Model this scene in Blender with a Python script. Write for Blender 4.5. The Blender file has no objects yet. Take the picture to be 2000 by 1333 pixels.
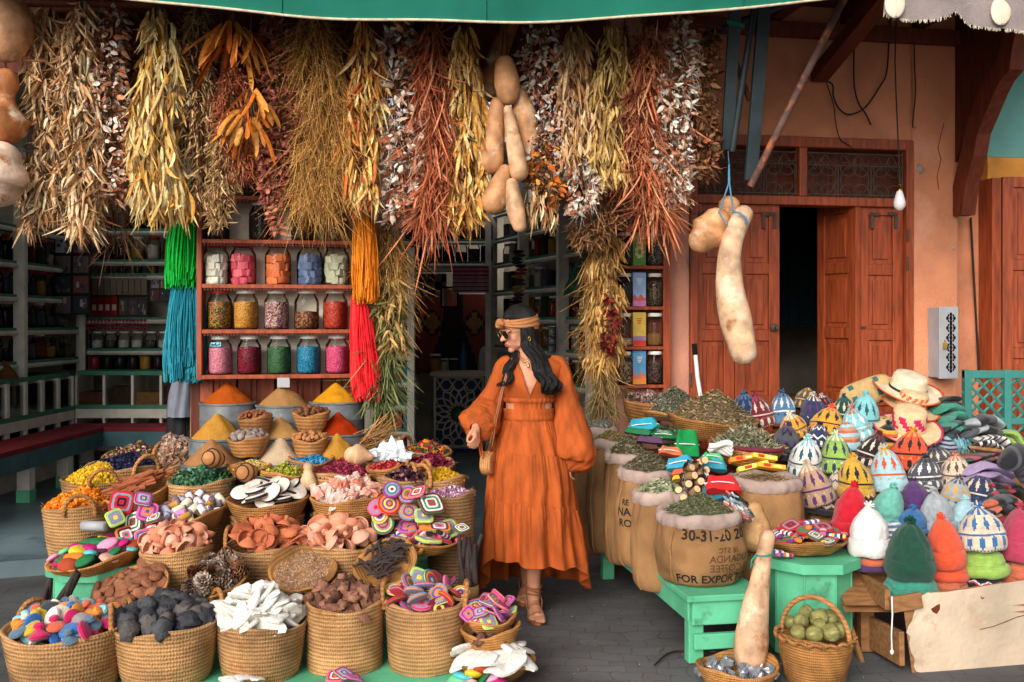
import bpy, bmesh, math, random
import numpy as np
from math import sin, cos, pi, radians, sqrt, atan2
from mathutils import Vector, Matrix, Euler, noise
rnd = random.Random(7)
rng = np.random.default_rng(7)
SC = bpy.context.scene
COL = SC.collection
# ------------------------------------------------------------------ camera, sky, sun, exposure
F, H, HY = 1944.0, 1.55, 630.0
cam_d = bpy.data.cameras.new('camera')
cam = bpy.data.objects.new('camera', cam_d)
COL.objects.link(cam)
cam.location = (0, 0, H)
cam.rotation_euler = (radians(90), 0, 0)
cam_d.sensor_width = 36.0
cam_d.lens = 36.0 * F / 2000.0
cam_d.shift_y = -(666.5 - HY) / 2000.0
cam_d.clip_start, cam_d.clip_end = 0.05, 1000
SC.camera = cam
SUN_EL, SUN_AZ = 27.0, 203.0          # degrees; azimuth clockwise from +Y
world = bpy.data.worlds.new('World')
SC.world = world
world.use_nodes = True
wn = world.node_tree
sky = wn.nodes.new('ShaderNodeTexSky')
sky.sky_type = 'NISHITA'
sky.sun_disc = False
sky.sun_elevation = radians(SUN_EL)
sky.sun_rotation = radians(SUN_AZ)
sky.air_density, sky.dust_density = 1.0, 3.0
hs = wn.nodes.new('ShaderNodeHueSaturation')
hs.inputs['Saturation'].default_value = 0.35
wn.links.new(sky.outputs[0], hs.inputs['Color'])
wn.links.new(hs.outputs[0], wn.nodes['Background'].inputs[0])
wn.nodes['Background'].inputs[1].default_value = 0.14
sun_d = bpy.data.lights.new('sun', 'SUN')
sun_d.energy = 1.9
sun_d.angle = radians(35)
sun_d.color = (1.0, 0.93, 0.84)
sun = bpy.data.objects.new('sun', sun_d)
COL.objects.link(sun)
sdir = Vector((sin(radians(SUN_AZ)) * cos(radians(SUN_EL)), cos(radians(SUN_AZ)) * cos(radians(SUN_EL)), sin(radians(SUN_EL))))
sun.rotation_euler = sdir.to_track_quat('Z', 'Y').to_euler()
SC.view_settings.view_transform = 'Standard'
SC.view_settings.look = 'None'
SC.view_settings.exposure = 0.38
SC.view_settings.gamma = 1.0
SC.cycles.use_denoising = True
SC.cycles.max_bounces = 8
SC.cycles.diffuse_bounces = 6
SC.cycles.transparent_max_bounces = 12
# ------------------------------------------------------------------ geometry helpers
def V(px, py, d):                      # photograph pixel + distance -> point of the place
 return Vector(((px - 1000) * d / F, d, H - (py - HY) * d / F))
def gd(py, z=0.0):                     # distance at which a pixel row meets height z
 return F * (H - z) / (py - HY)
def lin(x):
 x /= 255.0
 return x / 12.92 if x < 0.04045 else ((x + 0.055) / 1.055) ** 2.4
def c(r, g, b, k=1.0):
 return (min(lin(r) * k, .85), min(lin(g) * k, .85), min(lin(b) * k, .85))
def mix(a, b, t):
 return tuple(a[i] * (1 - t) + b[i] * t for i in range(3))
WA = radians(10)                       # the shop front recedes to the right
UX = Vector((cos(WA), sin(WA), 0)); UY = Vector((-sin(WA), cos(WA), 0)); WO = Vector((1.9, 6.7, 0))
def wall_pt(px, py, t=0.0):            # pixel on the plane t metres inside the shop front
 r = Vector(((px - 1000) / F, 1, -(py - HY) / F))
 d = (UY.dot(WO) + t) / UY.dot(r)
 return Vector((r.x * d, d, H + r.z * d))
def wall_s(px, t=0.0):
 return UX.dot(wall_pt(px, 630, t) - WO)
def wall_z(px, py, t=0.0):
 return wall_pt(px, py, t).z
def W(s, t, z):
 return WO + UX * s + UY * t + Vector((0, 0, z))
class MB:
 """collects quads and triangles, with a colour each, into ONE mesh"""
 def __init__(s):
  s.v = []; s.n = 0; s.fq = []; s.mq = []; s.cq = []; s.ft = []; s.mt = []; s.ct = []
 def add(s, vs, fs, m=0, col=(1, 1, 1)):
  vs = np.asarray(vs, dtype=np.float64).reshape(-1, 3)
  o = s.n; s.v.append(vs); s.n += len(vs)
  if isinstance(fs, np.ndarray):
   k = len(fs); fa = fs + o
   cc = np.broadcast_to(np.asarray(col, dtype=np.float32), (k, 3))
   mm = np.full(k, m, dtype=np.int32)
   if fs.shape[1] == 4: s.fq.append(fa); s.mq.append(mm); s.cq.append(cc)
   else: s.ft.append(fa); s.mt.append(mm); s.ct.append(cc)
   return
  ca = np.asarray(col, dtype=np.float32); per = ca.ndim == 2
  q, qc, t, tc = [], [], [], []
  for i, f in enumerate(fs):
   cl = ca[i] if per else ca
   if len(f) == 4: q.append(f); qc.append(cl)
   else:
    for j in range(1, len(f) - 1):
     t.append((f[0], f[j], f[j + 1])); tc.append(cl)
  if q: s.fq.append(np.array(q) + o); s.mq.append(np.full(len(q), m, dtype=np.int32)); s.cq.append(np.array(qc, dtype=np.float32))
  if t: s.ft.append(np.array(t) + o); s.mt.append(np.full(len(t), m, dtype=np.int32)); s.ct.append(np.array(tc, dtype=np.float32))
 def mesh(s, name, mats, smooth=True):
  me = bpy.data.meshes.new(name)
  v = np.concatenate(s.v).astype(np.float32)
  q = np.concatenate(s.fq) if s.fq else np.zeros((0, 4), int)
  t = np.concatenate(s.ft) if s.ft else np.zeros((0, 3), int)
  me.vertices.add(len(v)); me.vertices.foreach_set('co', v.ravel())
  lp = np.concatenate([q.ravel(), t.ravel()]).astype(np.int32)
  me.loops.add(len(lp)); me.loops.foreach_set('vertex_index', lp)
  me.polygons.add(len(q) + len(t))
  st = np.concatenate([np.arange(len(q)) * 4, len(q) * 4 + np.arange(len(t)) * 3]).astype(np.int32)
  me.polygons.foreach_set('loop_start', st)
  me.polygons.foreach_set('material_index', np.concatenate(s.mq + s.mt).astype(np.int32))
  me.polygons.foreach_set('use_smooth', np.full(len(st), smooth, dtype=bool))
  cols = np.concatenate(s.cq + s.ct)
  cl = np.concatenate([np.repeat(cols[:len(q)], 4, axis=0), np.repeat(cols[len(q):], 3, axis=0)])
  cl = np.hstack([cl, np.ones((len(cl), 1), np.float32)]).astype(np.float32)
  for m in (mats if isinstance(mats, (list, tuple)) else [mats]): me.materials.append(m)
  me.update(calc_edges=True)
  a = me.attributes.new('Col', 'FLOAT_COLOR', 'CORNER'); a.data.foreach_set('color', cl.ravel())
  me.validate()
  return me
 def build(s, name, mats, parent=None, loc=(0, 0, 0), rot=(0, 0, 0), smooth=True):
  o = bpy.data.objects.new(name, s.mesh(name, mats, smooth))
  o.location = loc; o.rotation_euler = rot
  COL.objects.link(o)
  if parent: o.parent = parent
  return o
 # --- shapes
 def box(s, a, b, m=0, col=(1, 1, 1), mtx=None):
  vs = [Vector((x, y, z)) for x in (a[0], b[0]) for y in (a[1], b[1]) for z in (a[2], b[2])]
  if mtx is not None: vs = [mtx @ p for p in vs]
  s.add(vs, [(0, 1, 3, 2), (4, 6, 7, 5), (0, 4, 5, 1), (2, 3, 7, 6), (0, 2, 6, 4), (1, 5, 7, 3)], m, col)
 def wbox(s, s0, s1, t0, t1, z0, z1, m=0, col=(1, 1, 1)):     # box in the shop front's own axes
  vs = [W(x, y, z) for x in (s0, s1) for y in (t0, t1) for z in (z0, z1)]
  s.add(vs, [(0, 1, 3, 2), (4, 6, 7, 5), (0, 4, 5, 1), (2, 3, 7, 6), (0, 2, 6, 4), (1, 5, 7, 3)], m, col)
 def rings(s, P, m=0, col=(1, 1, 1), closed=True, cap0=False, cap1=False):
  """P: array (rows, cols, 3); joins consecutive rows"""
  P = np.asarray(P, dtype=np.float64); R, C = P.shape[:2]
  i = np.arange(R - 1)[:, None]; j = np.arange(C if closed else C - 1)[None, :]; jn = (j + 1) % C
  f = np.stack(np.broadcast_arrays(i * C + j, i * C + jn, (i + 1) * C + jn, (i + 1) * C + j), -1).reshape(-1, 4)
  cc = col
  if callable(col):
   cc = np.array([col(a, b) for a in range(R - 1) for b in range(j.shape[1])], dtype=np.float32)
  s.add(P.reshape(-1, 3), f, m, cc)
  c0 = cc[0] if np.ndim(cc) == 2 else cc; c1 = cc[-1] if np.ndim(cc) == 2 else cc
  if cap0: s.add(np.vstack([P[0], P[0].mean(0)]), np.array([((k + 1) % C, k, C) for k in range(C)]), m, c0)
  if cap1: s.add(np.vstack([P[-1], P[-1].mean(0)]), np.array([(k, (k + 1) % C, C) for k in range(C)]), m, c1)
 def lathe(s, prof, n=32, m=0, col=(1, 1, 1), sx=1, sy=1, cap0=False, cap1=False, fn=None, loc=(0, 0, 0), mtx=None):
  a = np.linspace(0, 2 * pi, n, endpoint=False)
  pr = np.asarray(prof, dtype=np.float64)
  P = np.stack([pr[:, 0:1] * np.cos(a) * sx, pr[:, 0:1] * np.sin(a) * sy, np.repeat(pr[:, 1:2], n, 1)], -1)
  if fn is not None: P = fn(P)
  if mtx is not None:
   M4 = np.array(mtx); P = P @ M4[:3, :3].T + M4[:3, 3]
  P = P + np.asarray(loc)
  s.rings(P, m, col, True, cap0, cap1)
 def tube(s, pts, r, n=8, m=0, col=(1, 1, 1), caps=True, flat=1.0, up=(0.02, 0.03, 1)):
  pts = [Vector(p) for p in pts]; k = len(pts)
  rr = r if isinstance(r, (list, tuple, np.ndarray)) else [r] * k
  P = np.zeros((k, n, 3)); u0 = None
  for i, p in enumerate(pts):
   d = (pts[min(i + 1, k - 1)] - pts[max(i - 1, 0)]).normalized()
   if u0 is None:
    u0 = d.cross(Vector(up))
    if u0.length < 1e-4: u0 = d.cross(Vector((1, 0, 0)))
   u = (u0 - d * u0.dot(d)).normalized(); u0 = u; w = d.cross(u)
   for j in range(n):
    a = 2 * pi * j / n
    P[i, j] = p + u * cos(a) * rr[i] + w * sin(a) * rr[i] * flat
  s.rings(P, m, col, True, caps, caps)
 def blob(s, cen, rad, m=0, col=(1, 1, 1), seg=12, ring=8, jit=0.0, mtx=None, fr=3.0, seed=0):
  th = np.linspace(0, pi, ring + 1)[1:-1]; a = np.linspace(0, 2 * pi, seg, endpoint=False)
  U = np.stack([np.sin(th)[:, None] * np.cos(a), np.sin(th)[:, None] * np.sin(a), np.repeat(np.cos(th)[:, None], seg, 1)], -1)
  top, bot = np.array([0, 0, 1.]), np.array([0, 0, -1.])
  def w(u):
   k = 1 + jit * noise.noise(Vector(u) * fr + Vector((seed * 7.3, seed * 3.1, 0))) if jit else 1
   return np.asarray(u) * np.asarray(rad) * k
  pts = [w(top)] + [w(u) for u in U.reshape(-1, 3)] + [w(bot)]
  P = np.array(pts)
  if mtx is not None: P = P @ np.array(mtx)[:3, :3].T
  P = P + np.asarray(cen)
  R = ring - 1; f = []
  for j in range(seg):
   jn = (j + 1) % seg
   f.append((0, 1 + j, 1 + jn))
   for i in range(R - 1): f.append((1 + i * seg + j, 1 + (i + 1) * seg + j, 1 + (i + 1) * seg + jn, 1 + i * seg + jn))
   f.append((1 + (R - 1) * seg + jn, 1 + (R - 1) * seg + j, 1 + R * seg))
  s.add(P, f, m, col)
 def strips(s, base, dirs, bend, L, w, side, K=5, fold=.25, m=0, col=None, shape='leaf'):
  """many leaves / pods at once: base (N,3), dirs (N,3) unit, bend (N,3), L,w (N,), side (N,3)"""
  N = len(base); u = np.linspace(0, 1, K)
  if shape == 'leaf': ww = np.sin(pi * np.clip(u, .03, .985) ** .8) ** .8
  elif shape == 'pod': ww = np.array([.25] + [1.0] * (K - 2) + [.15])
  else: ww = np.array([.8] * (K - 1) + [.2])
  cen = base[:, None] + dirs[:, None] * (L[:, None, None] * u[None, :, None]) + bend[:, None] * (u ** 2)[None, :, None] * L[:, None, None]
  nrm = np.cross(dirs, side); nrm /= np.linalg.norm(nrm, axis=1, keepdims=True) + 1e-9
  hw = w[:, None, None] * ww[None, :, None]
  A = cen - side[:, None] * hw; B = cen + nrm[:, None] * hw * fold * 2; Cc = cen + side[:, None] * hw
  P = np.stack([A, B, Cc], 2).reshape(-1, 3)
  n_ = np.arange(N)[:, None, None] * (K * 3); k_ = np.arange(K - 1)[None, :, None] * 3; x_ = np.arange(2)[None, None, :]
  a = n_ + k_ + x_
  f = np.stack([a, a + 1, a + 4, a + 3], -1).reshape(-1, 4)
  cc = np.repeat(np.asarray(col, dtype=np.float32), (K - 1) * 2, axis=0)
  s.add(P, f, m, cc)
def unit(a):
 return a / (np.linalg.norm(a, axis=-1, keepdims=True) + 1e-9)
def pick(pal, n, var=.12):
 p = np.array(pal, dtype=np.float32)[rng.integers(0, len(pal), n)]
 return np.clip(p * (1 + rng.normal(0, var, (n, 1))), .003, .85).astype(np.float32)
# ------------------------------------------------------------------ object helpers
def tag(o, label=None, cat=None, group=None, kind=None):
 if label: o['label'] = label
 if cat: o['category'] = cat
 if group: o['group'] = group
 if kind: o['kind'] = kind
 return o
def empty(name, loc, label, cat, group=None, rz=0.0):
 o = bpy.data.objects.new(name, None); COL.objects.link(o)
 o.empty_display_size = .05
 o.location = loc; o.rotation_euler = (0, 0, rz)
 return tag(o, label, cat, group)
def place(name, me, loc, rot=(0, 0, 0), sc=1.0, color=None, parent=None):
 o = bpy.data.objects.new(name, me); COL.objects.link(o)
 o.location = loc
 if isinstance(rot, Matrix): o.rotation_euler = rot.to_euler()
 else: o.rotation_euler = rot
 o.scale = sc if isinstance(sc, (tuple, list)) else (sc, sc, sc)
 if color: o.color = (*color, 1)
 if parent: o.parent = parent
 return o
def bevel(o, w=.004, n=2):
 b = o.modifiers.new('edges', 'BEVEL'); b.width = w; b.segments = n; b.limit_method = 'ANGLE'; b.angle_limit = radians(40)
 return o
def struct(o, label=None):
 o['kind'] = 'structure'
 if label: o['label'] = label
 return o
def lettering(txt, size, name='lettering'):
 """text as mesh vertices and faces in the xy plane"""
 cu = bpy.data.curves.new('txt', 'FONT'); cu.body = txt; cu.size = size; cu.align_x = 'CENTER'; cu.resolution_u = 3
 cu.offset = size * .018
 o = bpy.data.objects.new('txt', cu); COL.objects.link(o)
 dg = bpy.context.evaluated_depsgraph_get()
 me = bpy.data.meshes.new_from_object(o.evaluated_get(dg))
 vs = [tuple(v.co) for v in me.vertices]; fs = [tuple(p.vertices) for p in me.polygons]
 bpy.data.objects.remove(o); bpy.data.curves.remove(cu); bpy.data.meshes.remove(me)
 return vs, fs
# ------------------------------------------------------------------ materials
def M(name, col=(.5, .5, .5), rough=.8, var=.3, vs=6., bump=.3, bs=60., spec=.25, metal=0., src='rgb', stretch=(1, 1, 1),
  pattern=None, blot=None, blot_s=3., blot_t=.55, sheen=0., bdist=.01, rand=True, tint=0.):
 m = bpy.data.materials.new(name); m.use_nodes = True
 nt = m.node_tree; N = nt.nodes; L = nt.links; B = N['Principled BSDF']
 B.inputs['Roughness'].default_value = rough; B.inputs['Metallic'].default_value = metal
 B.inputs['Specular IOR Level'].default_value = spec
 if sheen: B.inputs['Sheen Weight'].default_value = sheen
 tc = N.new('ShaderNodeTexCoord'); mp = N.new('ShaderNodeMapping'); mp.inputs['Scale'].default_value = stretch
 L.new(tc.outputs['Object'], mp.inputs['Vector'])
 oi = N.new('ShaderNodeObjectInfo')
 if rand:
  mu = N.new('ShaderNodeMath'); mu.operation = 'MULTIPLY'; mu.inputs[1].default_value = 37.
  L.new(oi.outputs['Random'], mu.inputs[0]); L.new(mu.outputs[0], mp.inputs['Location'])
 if src == 'rgb':
  r = N.new('ShaderNodeRGB'); r.outputs[0].default_value = (*col, 1); base = r.outputs[0]
 elif src == 'attr':
  r = N.new('ShaderNodeAttribute'); r.attribute_name = 'Col'; base = r.outputs['Color']
 else:
  base = oi.outputs['Color']
 n1 = N.new('ShaderNodeTexNoise'); n1.inputs['Scale'].default_value = vs; n1.inputs['Detail'].default_value = 5
 L.new(mp.outputs[0], n1.inputs['Vector'])
 mr = N.new('ShaderNodeMapRange'); mr.inputs[1].default_value = .3; mr.inputs[2].default_value = .7
 mr.inputs[3].default_value = 1 - var; mr.inputs[4].default_value = 1 + var * .6
 L.new(n1.outputs['Fac'], mr.inputs[0])
 mx = N.new('ShaderNodeVectorMath'); mx.operation = 'SCALE'
 L.new(base, mx.inputs[0]); L.new(mr.outputs[0], mx.inputs['Scale'])
 out = mx.outputs[0]
 if tint:
  tr_ = N.new('ShaderNodeMapRange'); tr_.inputs[3].default_value = 1 - tint; tr_.inputs[4].default_value = 1 + tint * .4
  L.new(oi.outputs['Random'], tr_.inputs[0]); t2 = N.new('ShaderNodeVectorMath'); t2.operation = 'SCALE'
  L.new(out, t2.inputs[0]); L.new(tr_.outputs[0], t2.inputs['Scale']); out = t2.outputs[0]
 for bl_ in ([] if blot is None else [(blot, blot_s, blot_t)] if not isinstance(blot, list) else blot):
  n3 = N.new('ShaderNodeTexNoise'); n3.inputs['Scale'].default_value = bl_[1]; n3.inputs['Detail'].default_value = 8; n3.inputs['Roughness'].default_value = .65
  L.new(mp.outputs[0], n3.inputs['Vector'])
  r3 = N.new('ShaderNodeMapRange'); r3.inputs[1].default_value = bl_[2]; r3.inputs[2].default_value = bl_[2] + .12
  L.new(n3.outputs['Fac'], r3.inputs[0])
  mm = N.new('ShaderNodeMix'); mm.data_type = 'RGBA'
  L.new(r3.outputs[0], mm.inputs[0]); L.new(out, mm.inputs[6]); mm.inputs[7].default_value = (*bl_[0], 1)
  out = mm.outputs[2]
 n2 = N.new('ShaderNodeTexNoise'); n2.inputs['Scale'].default_value = bs; n2.inputs['Detail'].default_value = 4
 L.new(mp.outputs[0], n2.inputs['Vector']); hgt = n2.outputs['Fac']
 if pattern:
  sx = N.new('ShaderNodeSeparateXYZ'); L.new(tc.outputs['Object'], sx.inputs[0])
  def math_(op, a, b=None, cc=None):
   k = N.new('ShaderNodeMath'); k.operation = op
   for i, q in enumerate((a, b, cc)):
    if q is None: continue
    if isinstance(q, (int, float)): k.inputs[i].default_value = q
    else: L.new(q, k.inputs[i])
   return k.outputs[0]
  ang = math_('ARCTAN2', sx.outputs[1], sx.outputs[0]); z = sx.outputs[2]
  if pattern[0] == 'weave':        # plaited coils: slanted stitches that reverse from coil to coil
   coil, per, depth = pattern[1], pattern[2], pattern[3]
   zz = math_('MULTIPLY', z, 1 / coil); tri = math_('PINGPONG', zz, 1.0)
   ph = math_('MULTIPLY_ADD', tri, 2.2, math_('MULTIPLY', ang, per))
   sg = math_('SINE', ph); row = math_('SINE', math_('MULTIPLY', zz, 2 * pi))
   pat = math_('MULTIPLY_ADD', row, .62, math_('MULTIPLY', sg, .38))
  elif pattern[0] == 'knit':
   dz, per, depth = pattern[1], pattern[2], pattern[3]
   vv = math_('ABSOLUTE', math_('SINE', math_('MULTIPLY', ang, per)))
   pat = math_('SINE', math_('MULTIPLY_ADD', vv, 2.5, math_('MULTIPLY', z, 2 * pi / dz)))
  else:                            # cloth weave
   dz, per, depth = pattern[1], pattern[2], pattern[3]
   pat = math_('MULTIPLY', math_('SINE', math_('MULTIPLY', z, 2 * pi / dz)), math_('SINE', math_('MULTIPLY', ang, per)))
  pm = N.new('ShaderNodeMapRange'); pm.inputs[1].default_value = -1; pm.inputs[3].default_value = 1 - depth; pm.inputs[4].default_value = 1 + depth * .5
  L.new(pat, pm.inputs[0])
  m2 = N.new('ShaderNodeVectorMath'); m2.operation = 'SCALE'; L.new(out, m2.inputs[0]); L.new(pm.outputs[0], m2.inputs['Scale']); out = m2.outputs[0]
  hgt = math_('MULTIPLY_ADD', pat, .35, hgt)
 L.new(out, B.inputs['Base Color'])
 if bump:
  bp = N.new('ShaderNodeBump'); bp.inputs['Strength'].default_value = bump; bp.inputs['Distance'].default_value = bdist
  L.new(hgt, bp.inputs['Height']); L.new(bp.outputs[0], B.inputs['Normal'])
 return m
def glass_mat(name, tint=(.96, .98, .97), ior=1.25):
 m = bpy.data.materials.new(name); m.use_nodes = True
 nt = m.node_tree; N = nt.nodes; L = nt.links; N.remove(N['Principled BSDF'])
 t = N.new('ShaderNodeBsdfTransparent'); t.inputs[0].default_value = (*tint, 1)
 g = N.new('ShaderNodeBsdfGlossy'); g.inputs['Roughness'].default_value = .06
 f = N.new('ShaderNodeFresnel'); f.inputs[0].default_value = ior
 x = N.new('ShaderNodeMixShader'); L.new(f.outputs[0], x.inputs[0]); L.new(t.outputs[0], x.inputs[1]); L.new(g.outputs[0], x.inputs[2])
 L.new(x.outputs[0], N['Material Output'].inputs[0])
 return m
m_glass = glass_mat('jar_glass')
m_film = glass_mat('clear_plastic', (.93, .94, .94), 1.35)
m_wood = M('red_brown_wood', c(156, 70, 35), .5, .45, 7, .12, 30, spec=.4, stretch=(6, 6, .7), rand=True)
m_wood_dk = M('dark_wood', c(92, 44, 28), .55, .4, 7, .12, 30, stretch=(6, 6, .7))
m_beam = M('brown_beam', c(110, 52, 32), .6, .35, 6, .15, 30, stretch=(5, 5, .8))
m_plank = M('bare_plank', c(146, 102, 64), .75, .4, 6, .2, 40, stretch=(2, 8, 8), blot=c(120, 76, 44), blot_s=4, blot_t=.6)
m_plaster = M('terracotta_plaster', c(214, 140, 103), .9, .3, 2.4, .7, 45, blot=c(210, 150, 122), blot_s=1.3, blot_t=.56, rand=False)
m_pink = M('pink_plaster', c(206, 144, 120), .9, .2, 3, .5, 50, rand=False)
m_cream = M('cream_board', c(216, 200, 182), .8, .15, 4, .2, 60)
m_peel = M('peeling_cream_paint', c(202, 182, 158), .85, .3, 3, .4, 40, blot=[(c(150, 104, 66), 2.6, .66), (c(176, 150, 124), 5, .55)])
m_mint = M('mint_green_paint', c(92, 182, 140), .55, .25, 4, .3, 30, spec=.35, blot=[(c(66, 128, 98), 7, .6), (c(150, 134, 104), 20, .68)])
m_teal = M('teal_paint', c(60, 130, 122), .6, .25, 4, .15, 40)
m_awning = M('green_awning_cloth', c(38, 132, 112), .7, .2, 3, .1, 200)
m_piping = M('pale_piping', c(206, 190, 164), .8, .3, 30, .1, 100)
m_steel = M('dark_painted_steel', c(44, 56, 60), .5, .3, 8, .1, 60, spec=.4)
m_rust = M('rusted_steel', c(96, 72, 66), .7, .4, 8, .3, 60, blot=c(170, 96, 60), blot_s=9, blot_t=.52)
m_zinc = M('galvanised_tin', c(112, 118, 120), .5, .35, 14, .15, 60, metal=.2, spec=.4, blot=c(160, 162, 160), blot_s=40, blot_t=.64)
m_iron = M('black_iron', c(84, 70, 60), .6, .3, 10, .1, 60)
m_grey_metal = M('grey_painted_metal', c(164, 166, 170), .5, .15, 6, .1, 60, spec=.4)
m_black = M('black_void', c(14, 12, 12), .9, .2, 5, 0)
m_floor = M('shop_tile', c(106, 122, 126), .35, .25, 2, .1, 40, spec=.4, rand=False)
m_straw = M('palm_leaf_basket', c(186, 140, 92), .85, .45, 7, .6, 90, pattern=('weave', .017, 105, .42), tint=.34, blot=c(150, 100, 56), blot_s=5, blot_t=.58)
m_straw2 = M('amber_wicker', c(190, 132, 72), .75, .45, 8, .6, 90, pattern=('weave', .012, 110, .4), tint=.25, blot=c(146, 94, 50), blot_s=6, blot_t=.58)
m_coil = M('coiled_straw', c(186, 128, 74), .75, .4, 10, .5, 80, pattern=('weave', .02, 90, .35), tint=.2)
m_burlap = M('burlap', c(180, 134, 88), .95, .38, 5, .9, 150, pattern=('cloth', .0075, 130, .34), tint=.15, blot=c(150, 106, 66), blot_s=4, blot_t=.58, bdist=.006)
m_liner = M('mauve_sack_liner', c(168, 146, 136), .9, .3, 7, .3, 120, stretch=(1, 1, 2), bdist=.004)
m_ink = M('black_ink', c(40, 34, 30), .9, .5, 30, 0)
m_ink2 = M('faded_ink', c(96, 66, 42), .9, .4, 30, 0)
m_attr = M('mixed_matt', src='attr', var=.2, vs=30, bump=.2, bs=120)
m_leaf = M('dried_leaf', src='attr', rough=.9, spec=.1, var=.35, vs=60, bump=.25, bs=150, rand=False)
m_yarn = M('wool_yarn', src='attr', rough=.95, var=.2, vs=40, bump=.3, bs=300, rand=False)
m_knit = M('knitted_wool', src='attr', rough=.95, var=.18, vs=40, bump=.4, bs=260, pattern=('knit', .006, 34, .26), sheen=.2)
m_crochet = M('crochet_wool', src='attr', rough=.95, var=.22, vs=90, bump=.6, bs=260, sheen=.1)
m_obj = M('object_coloured', src='obj', var=.22, vs=25, bump=.25, bs=90)
m_felt = M('felt', src='obj', var=.18, vs=50, bump=.5, bs=200, rough=.95, sheen=.3)
m_powder = M('ground_spice', src='obj', var=.1, vs=30, bump=.7, bs=110, rough=1.0, spec=0, bdist=.008)
m_gourd = M('gourd_skin', src='obj', var=.5, vs=11, bump=.3, bs=50, rough=.55, blot=[(c(150, 98, 58), 9, .56), (c(222, 200, 174), 5, .55), (c(110, 74, 50), 45, .66)])
m_stone = M('rough_stone', src='obj', var=.4, vs=30, bump=.8, bs=60, rough=.9)
m_clay = M('fired_clay', src='obj', var=.18, vs=12, bump=.2, bs=80, rough=.8)
m_skin = M('skin', c(198, 138, 108), .5, .08, 20, .05, 120, spec=.35)
m_hair = M('black_hair', c(17, 14, 14), .42, .5, 14, .6, 90, spec=.35, stretch=(8, 8, .6))
m_dress = M('rust_orange_linen', c(174, 82, 31), .85, .35, 16, .5, 190, stretch=(1, 1, .3), bdist=.006)
m_scarf = M('tan_headscarf', c(178, 118, 72), .75, .15, 20, .2, 150)
m_leather = M('tan_leather', c(150, 92, 58), .5, .2, 20, .1, 120, spec=.4)
m_gold = M('gold', c(214, 170, 90), .3, .1, 20, 0, metal=1.)
m_lens = M('dark_lens', c(18, 18, 20), .15, .1, 20, 0, spec=.6)
m_white = M('white_paint', c(226, 224, 218), .5, .08, 12, .05, 60)
m_red = M('red_lid', c(176, 40, 44), .45, .15, 12, .05, 60, spec=.4)
m_bulb = M('frosted_bulb', c(228, 222, 226), .25, .04, 12, 0, spec=.5)
m_cable = M('black_cable', c(40, 34, 30), .6, .2, 30, 0)
m_paper = M('printed_paper', src='attr', rough=.6, var=.15, vs=30, bump=0)
m_salt = M('pink_salt', src='obj', rough=.5, var=.3, vs=25, bump=.5, bs=50, spec=.4, blot=c(240, 214, 204), blot_s=14, blot_t=.5)
m_chalk = M('white_cuttlebone', c(224, 220, 212), .85, .22, 18, .5, 70)
m_alum = M('silver_mineral', c(150, 154, 162), .3, .4, 20, .4, 40, spec=.6, metal=.4)
m_clear = M('clear_crystal', c(222, 230, 236), .25, .2, 12, .4, 30, spec=.6)
# ================================================================== SETTING: ground, floors
def ground_mat(name, col, scale, w, h, mort, rough, dark, bstr, wob=.3):
 m = M(name, col, rough, .5, 1.3, .0, 60, rand=False, blot=tuple(q * .55 for q in col), blot_s=2.2, blot_t=.6)
 nt = m.node_tree; N = nt.nodes; L = nt.links; B = N['Principled BSDF']
 tc = N.new('ShaderNodeTexCoord')
 nz = N.new('ShaderNodeTexNoise'); nz.inputs['Scale'].default_value = 3.5; nz.inputs['Detail'].default_value = 3
 L.new(tc.outputs['Object'], nz.inputs['Vector'])
 ad = N.new('ShaderNodeVectorMath'); ad.operation = 'MULTIPLY_ADD'; ad.inputs[1].default_value = (wob, wob, 0)
 L.new(nz.outputs['Color'], ad.inputs[0]); L.new(tc.outputs['Object'], ad.inputs[2])
 br = N.new('ShaderNodeTexBrick'); br.inputs['Scale'].default_value = scale; br.inputs['Mortar Size'].default_value = mort
 br.inputs['Brick Width'].default_value = w; br.inputs['Row Height'].default_value = h
 br.inputs['Color1'].default_value = (1, 1, 1, 1); br.inputs['Color2'].default_value = (.86, .86, .87, 1); br.inputs['Mortar'].default_value = (dark, dark, dark, 1)
 L.new(ad.outputs[0], br.inputs['Vector'])
 old = B.inputs['Base Color'].links[0].from_socket
 mu = N.new('ShaderNodeMix'); mu.data_type = 'RGBA'; mu.blend_type = 'MULTIPLY'; mu.inputs[0].default_value = 1
 L.new(old, mu.inputs[6]); L.new(br.outputs['Color'], mu.inputs[7]); L.new(mu.outputs[2], B.inputs['Base Color'])
 fine = N.new('ShaderNodeTexNoise'); fine.inputs['Scale'].default_value = 55; fine.inputs['Detail'].default_value = 6
 L.new(tc.outputs['Object'], fine.inputs['Vector'])
 ma = N.new('ShaderNodeMath'); ma.operation = 'MULTIPLY_ADD'; ma.inputs[1].default_value = .35
 L.new(fine.outputs['Fac'], ma.inputs[0]); L.new(br.outputs['Fac'], ma.inputs[2])
 inv = N.new('ShaderNodeMath'); inv.operation = 'MULTIPLY_ADD'; inv.inputs[1].default_value = -1; inv.inputs[2].default_value = 1
 L.new(ma.outputs[0], inv.inputs[0])
 bp = N.new('ShaderNodeBump'); bp.inputs['Strength'].default_value = bstr; bp.inputs['Distance'].default_value = .01
 L.new(inv.outputs[0], bp.inputs['Height']); L.new(bp.outputs[0], B.inputs['Normal'])
 return m
m_street = ground_mat('street_stone', c(98, 97, 98), 6, .9, .6, .014, .75, .62, .8, .22)
m_tiles = ground_mat('large_floor_tile', c(110, 128, 134), 1, .62, .62, .004, .4, .35, .12, .01)
mb = MB()
g = np.linspace(-1, 1, 9)
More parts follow.
